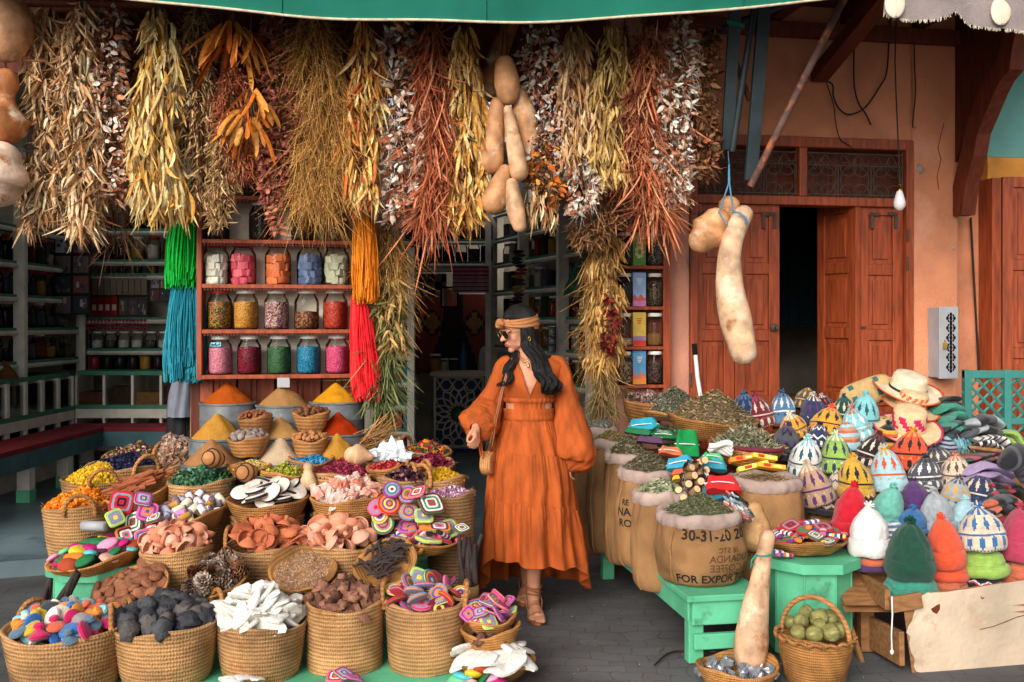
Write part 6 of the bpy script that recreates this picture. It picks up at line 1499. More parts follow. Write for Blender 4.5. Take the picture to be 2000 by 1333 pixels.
fill('grey_herb', 'grey green herb heaped on the tray below the pier', 'herb', M4, r, .15, 1300, .022, [c(104, 104, 88), c(84, 84, 70), c(134, 132, 114)], 'petal', asp=(1.2, .22, 1))
o, M4, r = tray('flat_tray', 'largest straw tray, heaped with brown herb before the red door', 'tray', 1392, 818, 5.85, 92, .12, roll=4)
fill('heaped_herb', 'brown herb in a tall heap on the largest tray', 'herb', M4, r, .17, 2600, .02, [c(146, 124, 92), c(116, 98, 72), c(176, 150, 112), c(100, 92, 66)], 'stick', asp=(1.4, .2, 1), pw=1.3)
o, M4, r = tray('flat_tray', 'straw tray with burgundy rim heaped with long grey herb', 'tray', 1458, 872, 5.5, 72, .10, roll=4)
m_burg = M('burgundy_wicker', c(112, 40, 56), .8, .3, 10, .4, 60)
mb = MB(); mb.tube([((r - .004) * cos(a), (r - .004) * sin(a), .104) for a in np.linspace(0, 2 * pi, 41)], .012, 8); mb.build('burgundy_rim', m_burg, o)
fill('long_herb', 'long grey green herb on the burgundy rimmed tray', 'herb', M4, r, .11, 1300, .035, [c(146, 140, 112), c(116, 112, 88), c(172, 166, 136), c(96, 96, 76)], 'petal', asp=(1.5, .16, 1))
# folded caps, cloths, bags on the sacks
m_cloth = M('felt_cloth', src='obj', var=.15, vs=30, bump=.3, bs=120, rough=.9)
def fez(px, py, d, w, h, col, label, rx=0, ry=0, rz=0, band=True):
 s = d / F; e = empty('folded_fez', V(px, py, d), label, 'cap'); r = w * s
 mb = MB(); P = []
 for t in np.linspace(0, 1, 8):
  k = 1 - .25 * t ** 2; P.append([(r * k * cos(a), r * .34 * k * sin(a) + .01 * sin(3 * a + t), h * s * t) for a in np.linspace(0, 2 * pi, 28, endpoint=False)])
 mb.rings(np.array(P), cap0=True, cap1=True); o = mb.build('cap_cloth', m_cloth, e); o.color = (*col, 1); b = o.modifiers.new('soft', 'BEVEL'); b.width = .012; b.segments = 3; b.limit_method = 'ANGLE'
 if band: mb = MB(); mb.tube([((r * .96 + .003) * cos(a), (r * .33 + .004) * sin(a), h * s * .45) for a in np.linspace(0, 2 * pi, 24)], .003, 5); mb.build('rubber_band', m_white, e)
 e.rotation_euler = (radians(rx), radians(ry), radians(rz)); return e
fez(1342, 892, 5.35, 25, 52, c(20, 130, 66), 'bright green folded felt cap standing among the herb sacks', -12, 4, 10)
fez(1258, 842, 5.75, 30, 24, c(40, 150, 176), 'turquoise folded felt cap below the coiled bowl of flowers', -20, -6, -10)
fez(1248, 850, 5.7, 30, 12, c(40, 110, 70), 'dark green folded felt cap under the turquoise one', -20, 6, -20, False)
fez(1414, 962, 4.86, 36, 34, c(206, 40, 44), 'red folded felt cap lying over the blue one', -42, 6, 8)
fez(1405, 978, 4.88, 34, 28, c(40, 120, 140), 'blue folded felt cap under the red one by the sachet bag', -40, -8, 0, False)
fez(1392, 918, 5.1, 30, 26, c(56, 140, 160), 'teal folded felt cap with green edge beside the yellow boxes', -30, 10, 14)
fez(1392, 900, 5.12, 22, 14, c(70, 180, 110), 'light green cloth strip folded on the teal cap', -30, 10, 14)
fez(1330, 916, 5.18, 28, 24, c(60, 150, 180), 'blue folded felt cap on the stack with orange layers', -35, -12, -14)
fez(1340, 926, 5.14, 28, 12, c(224, 100, 60), 'orange folded felt cap under the blue one left of the logs', -35, -14, -14, False)
fez(1338, 936, 5.12, 26, 10, c(226, 180, 60), 'yellow folded felt cap lowest in the stack left of the logs', -35, -14, -10, False)
fez(1296, 858, 5.6, 26, 16, c(30, 110, 60), 'dark green cap in clear wrap left of the bright green cap', -25, 5, 8)
fez(1270, 866, 5.55, 28, 12, c(90, 60, 90), 'purple folded cloth on the third sack', -20, 5, -8, False)
fez(1310, 890, 5.3, 26, 16, c(214, 110, 70), 'coral and black folded cap below the dark green wrapped cap', -25, 12, 20)
mb = MB()
for k in range(5): mb.tube([V(1385 + q * 44, 872 + 7 * k * .5 + 4 * sin(q * 5 + k) - (6 * (1 - (2 * q - 1) ** 2)), 5.25 + .012 * k) for q in np.linspace(0, 1, 9)], .016, 8)
tag(mb.build('white_cloth_roll', m_white), 'rolled white cloth tied with a band on the herb sacks', 'cloth roll')
for i, (px, py) in enumerate(((1328, 962), (1342, 946), (1356, 960), (1350, 930), (1366, 942), (1374, 920), (1360, 908), (1372, 900), (1345, 915), (1336, 974))):
 mb = MB(); mb.lathe([(.001, -.03), (.018, -.03), (.0185, -.025), (.0185, .028), (.0175, .03)], 14, col=c(150, 110, 76)); mb.lathe([(.0175, .0302), (.009, .031), (.001, .031)], 14, col=c(226, 186, 140))
 tag(mb.build('wood_slice', m_attr, loc=V(px, py, 4.93 - i * .004 if py > 925 else 5.05), rot=(radians(70 + rnd.uniform(-15, 15)), 0, rnd.uniform(-.6, .6))), 'short cut wood stick with pale end in the clear bag', 'wood stick', 'wood sticks in the clear bag')
def bag(px, py, d, rx, rz, rot, label, seed):
 mb = MB(); mb.blob((0, 0, 0), (rx, .04, rz), seg=20, ring=14, jit=.45, fr=3.5, seed=seed); tag(mb.build('clear_bag', m_film, loc=V(px, py, d), rot=rot), label, 'plastic bag')
bag(1354, 938, 4.99, .07, .11, (radians(-35), radians(20), 0), 'clear plastic bag round the wood sticks', 2)
bag(1300, 852, 5.58, .09, .06, (radians(-25), 0, 0), 'clear plastic bag with the dark green cap', 5)
mb = MB()
for i in range(60):
 t = rnd.random(); p = V(1418 + 40 * t + rnd.uniform(-10, 10) * (1 - t * .3), 972 + 38 * t + rnd.uniform(-14, 12), 4.74 + rnd.uniform(-.02, .02)); a = rnd.uniform(.4, 1.0)
 mb.tube([p, p + Vector((.028 * cos(a), 0, -.028 * sin(a)))], .005, 6, col=pick([c(226, 216, 206), c(210, 196, 186), c(206, 110, 90), c(120, 150, 170)], 1, .05)[0])
tag(mb.build('sweet_sachets', m_attr), 'white paper sachets in the clear bag over the peach gourd', 'sachets', kind='stuff')
bag(1440, 992, 4.74, .05, .085, (radians(-35), radians(-42), 0), 'clear knotted plastic bag of white sachets over the peach gourd', 9)
for i, (px, py, w, cl, rz) in enumerate(((1452, 896, 46, c(236, 140, 40), -8), (1492, 894, 40, c(240, 196, 70), 10), (1470, 912, 50, c(226, 214, 90), -12), (1505, 912, 46, c(240, 170, 50), 8))):
 s = 5.0 / F; e = empty('incense_box', V(px, py, 5.0 - .01 * i), ('orange', 'yellow', 'lime yellow', 'amber')[i] + ' long incense box lying on the burlap sack', 'box'); e.rotation_euler = (radians(-25), radians(rz), radians(8))
 mb = MB(); L_ = w * s * .62; mb.box((-L_, -.02, -.012), (L_, .02, .012), col=cl); bevel(mb.build('box_body', m_paper, e, smooth=False), .002)
 mb = MB(); mb.box((-L_ * .6, -.0207, -.008), (-L_ * .1, -.0201, .008), col=c(200, 50, 40)); mb.box((L_ * .1, -.0207, -.006), (L_ * .7, -.0201, .004), col=c(250, 226, 150)); mb.box((-L_ * .5, -.012, .0121), (L_ * .4, .012, .0126), col=c(206, 60, 40)); mb.build('printed_face', m_paper, e, smooth=False)
gourd('peach_gourd', 'smooth peach coloured gourd wedged between the front sack and tall gourd', [V(1472, 1000, 4.92), V(1472, 1028, 4.9), V(1471, 1048, 4.88)], [20 * 4.9 / F, 31 * 4.9 / F, 30 * 4.9 / F], c(214, 166, 112))
# octagonal table and tray
ot = empty('octagonal_table', V(1578, 1290, 4.7), 'mint green octagonal table under the tray of crochet bars, beside the melons', 'table')
octa(ot, (V(1580, 0, 4.72).x, 4.72), .235, .452, .19, .045)
o, M4, r = tray('flat_tray', 'straw tray of striped crochet pieces on the right octagonal table', 'tray', 1574, 1052, 4.74, 75, .055, roll=-2)
P_ = BM + [SM[1], SM[6], RM[8]]; L2 = BL + [SL[1], SL[6], RL[8]]
heap(M4, r, .07, 24, P_, 'crochet_piece', [q + ' in the right straw tray' for q in L2], 'crochet piece', 'crochet pieces in the right straw tray', (.75, .95), .005, 15, None, 2, dz=.025)
for i, (px, py) in enumerate(((1532, 1084), (1512, 1078))): tag(place('crochet_piece', BM[i + 3], V(px, py, 4.6), (0, .1, .3 - .2 * i), .9), BL[i + 3] + ' lying on the table beside the tray', 'crochet piece')
# tall gourd, mineral bowl, melons
gourd('tall_gourd', 'tall club shaped gourd standing in the mineral bowl by the green bench', [V(1499, 1050, 4.42), V(1492, 1085, 4.42), V(1484, 1135, 4.40), V(1474, 1195, 4.38), V(1467, 1255, 4.36), V(1464, 1285, 4.35)], [q * 4.4 / F for q in (15, 15.5, 19, 27, 33, 30)], c(206, 166, 132), n=28)
mb = MB(); mb.tube([V(1493, 1082, 4.42) + Vector((16.5 * 4.42 / F * cos(a), 16.5 * 4.42 / F * sin(a), .006 * cos(a))) for a in np.linspace(0, 2 * pi, 24)], .004, 6); mb.tube([V(1478, 1083, 4.4), V(1468, 1095, 4.39), V(1466, 1112, 4.39), V(1473, 1100, 4.385)], .004, 6)
tag(mb.build('neck_cord', m_twine), 'green cord tied round the neck of the tall gourd', 'cord')
o, M4, r = basket('mineral_bowl', 'straw bowl of silvery mineral lumps at the foot of the tall gourd', 'bowl', 1440, 1298, 4.27, 80, .10, .62, mat=m_straw2, coil=.016, floor=.4)
alum = stones('mineral_lump', (.032, .026, .022), m_alum, 4, 1.0, 9, 6, 2.4, smooth=False)
for o2 in heap(M4, r, .01, 18, alum, 'mineral_lump', 'silvery grey mineral lump in the straw bowl', 'mineral', 'mineral lumps in the straw bowl', (.7, 1.1), -.03, 90): pass
m_melon = M('melon_skin', c(132, 128, 74), .65, .5, 40, .3, 60, stretch=(1, 1, .12), blot=[(c(188, 180, 130), 60, .58), (c(84, 92, 50), 45, .6)])
o, M4, r = basket('melon_basket', 'wicker basket with an arched handle full of small melons', 'basket', 1592, 1240, 4.27, 72, .2, .72, mat=m_straw2, coil=.011, floor=.6)
mb = MB(); pts = [Vector((r * .98 * cos(a_) * sin(t) * 0 + r * .98 * -cos(t) * cos(-.75), r * .98 * -cos(t) * sin(-.75), .19 + .17 * sin(t))) for t in np.linspace(-.05, pi + .05, 21) for a_ in (0,)]
mb.tube(pts, .011, 8); mb.build('handle', m_coil, o)
mb = MB(); k_ = 64; mb.tube([((r + .005 + .004 * sin(a * 17)) * cos(a), (r + .005 + .004 * sin(a * 17)) * sin(a), .2 + .006 * cos(a * 17)) for a in np.linspace(0, 2 * pi, 120)], .009, 6); mb.build('braided_rim', m_coil, o)
mel = []
for i in range(3):
 mb = MB(); mb.blob((0, 0, 0), (.034, .034, .032), 0, seg=20, ring=12, jit=.08, seed=i); mel.append(mb.mesh('small_melon', m_melon))
for i, (x, y, z, s) in enumerate(((-.09, -.06, .03, 1), (-.03, -.09, .03, 1.1), (.04, -.085, .035, 1.15), (.09, -.04, .03, 1), (-.06, 0, .06, .95), (.01, -.02, .075, 1.15), (.07, .02, .065, 1.1), (-.09, .05, .04, .9), (0, .07, .06, 1), (.06, .09, .05, 1.1), (.0, -.06, .06, .85), (-.03, .03, .09, .9), (.10, .05, .04, .9))):
 tag(place('small_melon', mel[i % 3], M4 @ Vector((x, y, z)), (rnd.uniform(0, 3), rnd.uniform(0, 3), i), s), 'small striped green melon in the handled wicker basket', 'melon', 'small melons in the wicker basket')
# broom handle by the door
bro = pole('broom', [V(1358, 690, 6.35), V(1362, 735, 6.33), V(1372, 800, 6.28)], .014, m_white, 'white broom handle with black grip leaning by the red door', 'broom')
mb = MB(); mb.tube([V(1355.6, 672, 6.36), V(1358, 694, 6.349)], .017, 10); g_ = mb.build('grip', m_black, bro); g_.location = -bro.location
# power lead on the paving
cable([V(1278, 1305, gd(1305)) + Vector((0, 0, .012)), V(1300, 1285, gd(1285)) + Vector((0, 0, .012)), V(1322, 1277, gd(1277)) + Vector((0, 0, .012)), V(1342, 1279, gd(1279)) + Vector((0, 0, .012))], .004, 'thin black cord lying on the paving by the bench leg')
# ================================================================== HATS
def hd(y): return 4.52 + (1165 - y) * .0041
tb = empty('hat_table', (2.1, 5.3, 0), 'sloping plank table under the knitted hats', 'table')
def tp(px, d, dz=0): y = 1165 - (d - 4.52) / .0041; q = V(px, y, d); q.z += dz; return q
mb = MB(); rows = []
for d in np.linspace(4.50, 6.0, 8): k = max(0, d - 5.5); rows.append([tp(px, d, -.03 - k * .12) for px in (1650 - (d - 4.5) * 95, 1730, 1900 - k * 200, 2120 - k * 620)])
top = np.array([[tuple(q) for q in r_] for r_ in rows]); mb.rings(top, closed=False); low_ = top.copy(); low_[..., 2] -= .03; mb.rings(low_, closed=False)
child(mb, 'table_top', m_plank, tb, False)
for px, d in ((1560, 5.85), (1790, 5.85), (1690, 4.7), (2000, 4.8)):
 q = tp(px, d, -.045); mb = MB(); mb.box((q.x - .03, q.y - .03, .005), (q.x + .03, q.y + .03, q.z)); child(mb, 'leg', m_plank, tb, False)
# peeling front board and planks
fbd = empty('front_board', V(1880, 1333, 4.42), 'cream fibreboard with peeling edges standing before the hats', 'board')
def bp_pt(px, py, off=0.0): d = 4.40 + (px - 1770) * .0005 + off; return V(px, py, d)
mb = MB(); out = [(1762, 1168), (1800, 1160), (1870, 1151), (1960, 1138), (2110, 1122), (2110, 1345), (1786, 1352), (1776, 1260)]
n = len(out); vs = [bp_pt(*q) for q in out] + [bp_pt(*q, .018) for q in out]
mb.add(vs, [tuple(range(n)), tuple(range(2 * n - 1, n - 1, -1))] + [(i, i + n, (i + 1) % n + n, (i + 1) % n) for i in range(n)]); child(mb, 'board_core', m_plank, fbd, False)
edge_ = [(1790, 1168), (1800, 1164), (1812, 1158), (1830, 1158), (1850, 1156), (1880, 1152), (1930, 1144), (2000, 1134), (2108, 1120), (2108, 1306), (2060, 1308), (2010, 1312), (1985, 1318), (1960, 1320), (1950, 1316), (1920, 1322), (1896, 1326), (1878, 1322), (1852, 1330), (1846, 1322), (1820, 1318), (1790, 1312), (1784, 1300), (1788, 1288), (1780, 1276), (1776, 1262), (1778, 1244), (1770, 1236), (1774, 1224), (1790, 1222), (1786, 1204), (1796, 1190)]
jag = []
for i, (x, y) in enumerate(edge_):
 x2, y2 = edge_[(i + 1) % len(edge_)]
 for k in range(3):
  t = k / 3; q = noise.noise(Vector((i * 1.7, k * 2.1, 4))) * 2.2; jag.append((x + (x2 - x) * t + q, y + (y2 - y) * t + q))
n = len(jag); cen = bp_pt(1900, 1235, -.003)
vs = [bp_pt(*q, -.003) for q in jag] + [bp_pt(*q, -.0006) for q in jag]; mb = MB()
bm = bmesh.new(); bvs = [bm.verts.new(q) for q in vs[:n]]; f_ = bm.faces.new(bvs); bmesh.ops.triangulate(bm, faces=[f_]); bm.verts.index_update()
mb.add([v.co[:] for v in bm.verts], [tuple(v.index for v in f.verts) for f in bm.faces]); bm.free()
mb.add(vs, [(i, i + n, (i + 1) % n + n, (i + 1) % n) for i in range(n)]); child(mb, 'paint_layer', m_peel, fbd, False)
mb = MB(); pts = [(1818, 1190), (1830, 1182), (1836, 1180), (1836, 1190), (1830, 1200), (1822, 1196)]; mb.add([bp_pt(*q, -.0045) for q in pts], [tuple(range(6))]); child(mb, 'peel_hole', m_beam, fbd, False)
mb = MB(); mb.tube([bp_pt(x, y, -.0035) for x, y in ((1914, 1230), (1940, 1224), (1966, 1214), (1985, 1206), (2010, 1200))], .0022, 5); mb.tube([bp_pt(x, y, -.0035) for x, y in ((1916, 1166), (1918, 1170), (1922, 1167))], .003, 5); child(mb, 'paint_crack', m_beam, fbd)
def plank(p, q, w, th, label):
 p, q = Vector(p), Vector(q); d = (q - p).normalized(); up = Vector((0, 0, 1)); sd = d.cross(up).normalized(); up = sd.cross(d); mb = MB()
 mb.add([p + d * ((q - p).length * i) + up * (w * j) + sd * (th * k) for i in (0, 1) for j in (-.5, .5) for k in (-.5, .5)], [(0, 1, 3, 2), (4, 6, 7, 5), (0, 4, 5, 1), (2, 3, 7, 6), (0, 2, 6, 4), (1, 5, 7, 3)])
 tag(bevel(mb.build('wooden_plank', m_plank, smooth=False), .003), label, 'plank')
plank(V(1648, 1112, 4.98), V(1734, 1172, 4.40), .09, .025, 'upper bare plank under the lilac hat at the left of the front board')
plank(V(1648, 1206, 4.95), V(1762, 1268, 4.40), .15, .025, 'lower wide bare plank beside the front board')
plank(V(1652, 1195, 4.75), V(1684, 1298, 4.55), .03, .02, 'thin leaning wooden strut behind the melon basket')
plank(V(1738, 1182, 4.39), V(1800, 1172, 4.385), .07, .02, 'short plank stub at the top left corner of the front board')
mb = MB(); mb.tube([V(1742, 1165, 4.375), V(1743, 1200, 4.37), V(1741, 1240, 4.37), V(1742, 1272, 4.37)], .0035, 6); mb.blob(V(1742, 1274, 4.37), (.009, .008, .012)); tag(mb.build('knotted_string', m_white), 'white knotted cord hanging at the corner of the front board', 'cord')
def hat(px, yb, w, h, pal, style, desc, d=None, brim=.26, tilt=(0, 0), pom=True, dx=0):
 """knitted cap: rolled brim, crown with knitted-in pattern, bobble"""
 d = d or hd(yb); s = d / F; R = w * s / 2 * .97; Hh = h * s * 1.04
 p = V(px, yb, d + R * .4); e = empty('knitted_hat', p, desc, 'hat', 'knitted hats on the sloping table', rnd.uniform(0, 6))
 e.rotation_euler = (radians(tilt[0]), radians(tilt[1]), e.rotation_euler[2]); sd = rnd.uniform(0, 90)
 b = [CH[q] for q in pal]
 hb = Hh * brim; NS = 84; lx_, ly_ = rnd.uniform(-.22, .22) * R, rnd.uniform(-.2, .05) * R
 def colr(t, u):
  if style == 'plain': return b[0]
  if style == 'cap':       # shaped Andean cap: lines, triangles and star points
   if .30 < t < .36: return b[1]
   if t <= .30:
    k = abs(((u * 13) % 1) - .5) * 2; return b[2 % len(b)] if k < .55 * (1 - abs(t - .16) / .13) else b[0]
   if t > .40:
    k = abs(((u * 10) % 1) - .5) * 2; th = 1.0 - abs(t - .62) / .2
    return b[1] if k < .5 * th else (b[-1] if t > .82 and k > .5 else b[0])
   return b[0]
  if style == 'bands': return b[int(t * 9) % len(b)]
  if style == 'zig':
   k = abs(((u * 8) % 1) - .5) * .34; q = (t + k) % .42; return b[1] if q < .09 else (b[2 % len(b)] if q < .15 else b[0])
  return b[0]
 nz = 40; a = np.linspace(0, 2 * pi, NS, endpoint=False); rows = []; tt = np.linspace(0, 1, nz)
 for t in tt:
  k = (1 - max(0, (t - .35) / .65) ** 2.2) ** .52 if t < .999 else 0.03
  if t > .6: k *= 1 - .12 * ((t - .6) / .4)
  k = max(k, .06); bul = .88 + .09 * sin(pi * min(1, t * 1.25))
  row = []
  for x in a:
   n = -.045 * abs(sin(t * 9 + 1.5 * noise.noise(Vector((cos(x), sin(x) + sd, 0))))) * (t < .75) + .13 * noise.noise(Vector((cos(x) * 1.3 + sd, sin(x) * 1.3, t * 2.2))) - .06 * abs(noise.noise(Vector((cos(x) * 2.2, sin(x) * 2.2 + sd, t * 5)))) + .035 * noise.noise(Vector((cos(x) * 4, sin(x) * 4 + sd, t * 6)))
   gather = .09 * sin(x * 9 + sd) * max(0, t - .55)
   row.append((lx_ * t * t + (R * k * bul * (1 + n + gather)) * cos(x), ly_ * t * t + R * .92 * k * bul * (1 + n + gather) * sin(x), Hh * (.06 + .86 * t) + .10 * R * noise.noise(Vector((cos(x) * .9 + sd, sin(x) * .9, 2))) * t + .02 * R * noise.noise(Vector((cos(x), sin(x), t * 3 + sd)))))
  rows.append(row)
 mb = MB(); mb.rings(np.array(rows), 0, lambda i, j: colr(i / nz, j / NS), True, False, True); mb.build('crown', m_knit, e)
 if brim:
  rows = []
  for k, ph in enumerate(np.linspace(-1.9, 2.0, 9)):
   rows.append([((R * (.93 + .05 * noise.noise(Vector((cos(x) * 2, sin(x) * 2, sd)))) + (.15 if style == 'plain' else .095) * R * cos(ph) ) * cos(x), .93 * (R * .93 + (.15 if style == 'plain' else .09) * R * cos(ph)) * sin(x), hb * .5 + hb * .52 * sin(ph * .85) + .09 * R * noise.noise(Vector((cos(x) * 1.5, sin(x) * 1.5, sd + 3)))) for x in a])
  bcol = (lambda i, j: (b[1] if (j % 7 < 3 and abs((j % 7) - 1) + abs(i - 4) < 3) or (i in (1, 7) and j % 2) else b[0]) if style in ('cap', 'zig') and rb_ else b[min(1, len(b) - 1)] if style == 'bands' else b[0])
  rb_ = rnd.random() < .6
  mb = MB(); mb.rings(np.array(rows), 0, bcol); mb.build('brim', m_knit, e)
 if pom:
  mb = MB(); q = Vector((lx_, ly_, Hh * .95)); pc = b[0] if style == 'plain' else b[-1]
  mb.blob(q + Vector((0, 0, -.004)), (R * .13, R * .13, R * .12), 0, pc, 10, 7, .3)
  for k in range(26):
   v = Vector((rnd.gauss(0, 1), rnd.gauss(0, 1), rnd.gauss(.5, 1))).normalized(); mb.tube([q + v * R * .08, q + v * R * .26], [R * .05, R * .03], 4, col=pc if k % 3 else b[0])
  mb.build('bobble', m_yarn, e)
 return e
CH = {'white': c(230, 226, 222), 'cream': c(216, 200, 176), 'dgreen': c(24, 70, 54), 'teal': c(60, 140, 120), 'mint': c(110, 186, 168), 'orange': c(222, 84, 50), 'terra': c(200, 106, 74), 'lime': c(150, 186, 84), 'navy': c(44, 54, 90), 'black': c(34, 32, 38), 'rasp': c(180, 60, 88), 'red': c(196, 24, 44), 'purple': c(84, 50, 104), 'lilac': c(176, 152, 196), 'grey': c(164, 170, 176), 'blue': c(56, 106, 160), 'pale': c(168, 206, 216), 'tan': c(188, 150, 122), 'mustard': c(212, 164, 54), 'char': c(76, 78, 86), 'brown': c(104, 64, 56), 'maroon': c(116, 34, 52), 'ochre': c(224, 160, 54), 'steel': c(84, 124, 160), 'aqua': c(130, 196, 204), 'dteal': c(36, 86, 90)}
HATS = [
 # far rows first: px, base y, width, height, colours, style, description
 (1458, 816, 60, 52, ('navy', 'steel'), 'cap', 'dark navy knitted hat, leftmost of the back row beside the brown herb'),
 (1490, 832, 58, 62, ('maroon', 'cream', 'rasp'), 'cap', 'pointed maroon knitted hat with cream pattern beside the navy one'),
 (1531, 828, 56, 64, ('steel', 'white', 'navy'), 'cap', 'steel blue knitted hat with white points in the back row'),
 (1566, 800, 46, 46, ('char', 'mustard', 'ochre'), 'cap', 'grey and mustard knitted hat at the top of the pile under the ajar door'),
 (1588, 824, 54, 56, ('navy', 'purple', 'cream'), 'cap', 'navy and purple knitted hat right of the steel blue one'),
 (1615, 806, 34, 36, ('black', 'rasp', 'white'), 'cap', 'small black, pink and white knitted hat at the back'),
 (1644, 826, 50, 54, ('dgreen', 'cream', 'dteal'), 'cap', 'dark green patterned knitted hat at the back before the ajar door'),
 (1687, 842, 62, 78, ('aqua', 'dteal', 'aqua'), 'cap', 'tall turquoise and dark teal knitted hat left of the straw hats'),
 (1552, 852, 60, 46, ('ochre', 'brown', 'white'), 'cap', 'ochre knitted hat with a brown line, left of its twin'),
 (1611, 852, 70, 60, ('ochre', 'black', 'orange'), 'cap', 'ochre knitted hat with black and orange marks below the navy hats'),
 (1680, 860, 66, 66, ('aqua', 'white', 'terra'), 'cap', 'pale turquoise knitted hat with pink flowers in front of the tall one'),
 (1534, 896, 58, 68, ('char', 'black', 'purple'), 'zig', 'charcoal knitted hat with zigzags beside the burgundy rimmed tray'),
 (1596, 874, 50, 46, ('navy', 'white', 'black'), 'zig', 'dark navy folded hat with white diamonds under the ochre hats'),
 (1657, 878, 50, 56, ('tan', 'pale', 'terra'), 'bands', 'tan knitted hat with pale bands under the turquoise hats'),
 (1729, 878, 54, 54, ('dgreen', 'orange', 'mustard', 'black'), 'bands', 'dark green hat with orange and mustard bands near the straw hats'),
 (1776, 856, 50, 42, ('black', 'rasp', 'char'), 'cap', 'black knitted hat with fringe under the pink patterned straw hat'),
 (1774, 920, 74, 80, ('orange', 'black', 'ochre'), 'cap', 'bright orange knitted hat with black marks in the middle of the pile'),
 (1693, 912, 64, 70, ('black', 'cream', 'maroon'), 'cap', 'black and cream knitted hat left of the bright orange one'),
 (1834, 912, 58, 44, ('char', 'cream', 'black'), 'cap', 'charcoal and cream knitted hat right of the bright orange one'),
 (1571, 928, 72, 78, ('white', 'dteal', 'aqua'), 'cap', 'white knitted hat with teal points over the yellow boxes'),
 (1631, 924, 68, 78, ('lime', 'navy', 'white'), 'cap', 'lime green knitted hat with navy and white points'),
 (1870, 950, 64, 64, ('cream', 'brown', 'terra'), 'cap', 'cream knitted hat with brown lines near the lilac cloth'),
 (1806, 954, 70, 62, ('char', 'white', 'black'), 'cap', 'charcoal knitted hat with white zigzag above the purple hat'),
 (1738, 962, 78, 88, ('pale', 'orange', 'mustard'), 'cap', 'pale blue knitted hat with orange flowers in mid pile'),
 (1671, 974, 76, 82, ('mustard', 'black', 'mustard'), 'cap', 'mustard knitted hat with black stars above the red hat'),
 (1860, 994, 66, 64, ('grey', 'mustard', 'char'), 'cap', 'grey knitted hat with mustard points right of the purple hat'),
 (1909, 992, 70, 70, ('navy', 'cream', 'char'), 'cap', 'navy knitted hat with cream points left of the striped flat knits'),
 (1601, 1004, 74, 42, ('black', 'tan', 'cream'), 'zig', 'black and tan patterned hat under the brown purple one'),
 (1601, 984, 76, 84, ('tan', 'purple', 'cream'), 'cap', 'brown knitted hat with purple marks left of the mustard one'),
 (1789, 1004, 60, 66, ('purple',), 'plain', 'plain dark purple knitted hat above the blue one'),
 (1888, 1040, 66, 66, ('pale',), 'plain', 'plain pale blue knitted hat between the grey and white blue hats'),
 (1727, 1022, 72, 80, ('mint',), 'plain', 'plain mint knitted hat above the white hat'),
 (1779, 1040, 64, 50, ('blue',), 'plain', 'plain blue knitted hat behind the dark green one'),
 (1834, 1042, 74, 82, ('grey',), 'plain', 'plain grey knitted hat behind the orange red stack'),
 (1659, 1070, 66, 44, ('maroon',), 'plain', 'dark maroon knitted hat under the red one'),
 (1659, 1050, 80, 104, ('red',), 'plain', 'plain bright red knitted hat beside the crochet tray'),
]
for (px, yb, w, h, pal, stl, ds) in ((1650, 912, 44, 40, ('navy', 'cream'), 'bands', 'navy banded hat squeezed between the white, lime and tan hats'), (1714, 944, 46, 44, ('brown', 'cream', 'ochre'), 'bands', 'brown banded hat half hidden behind the pale blue flowered one'), (1752, 896, 40, 40, ('purple', 'pale'), 'bands', 'purple banded hat half hidden left of the bright orange one'), (1846, 886, 44, 36, ('grey', 'navy'), 'bands', 'grey and navy hat half hidden above the charcoal and cream one'), (1810, 984, 48, 40, ('dteal', 'cream'), 'bands', 'dark teal hat half hidden between the charcoal and plain purple hats'), (1704, 1000, 46, 40, ('black', 'ochre', 'cream'), 'zig', 'black zigzag hat half hidden between the mustard and mint hats'), (1640, 958, 44, 40, ('cream', 'navy'), 'zig', 'cream and navy hat half hidden left of the mustard one'), (1894, 962, 46, 40, ('black', 'grey'), 'zig', 'black and grey hat half hidden behind the navy one'), (1846, 1010, 46, 36, ('terra', 'cream'), 'bands', 'terracotta and cream hat half hidden behind the plain grey one'), (1942, 1020, 56, 46, ('brown', 'rasp', 'cream'), 'bands', 'brown and raspberry hat half hidden right of the pale blue one'), (1752, 1058, 50, 44, ('steel', 'white'), 'bands', 'steel blue banded hat half hidden behind the white hat'), (1690, 1024, 44, 40, ('char', 'cream'), 'zig', 'charcoal hat half hidden between the red and mint hats'), (1596, 912, 44, 44, ('rasp', 'cream'), 'bands', 'raspberry banded hat half hidden behind the white teal one'), (1726, 852, 46, 42, ('navy', 'mustard'), 'bands', 'navy and mustard hat at the foot of the straw hats')):
 hat(px, yb, w, h, pal, stl, ds, hd(yb) + .04, tilt=(rnd.uniform(0, 16), rnd.uniform(-16, 16)), pom=stl == 'zig')
for t in HATS:
 px, yb, w, h, pal, stl, ds = t
 dd = {(1601, 984): hd(1000) - .03, (1659, 1050): hd(1070) - .03}.get((px, yb))
 hat(px, yb, w, h, pal, stl, ds, dd, tilt=(rnd.uniform(-2, 14), rnd.uniform(-12, 12)), pom=ds.find('under the') < 0 or stl == 'zig')
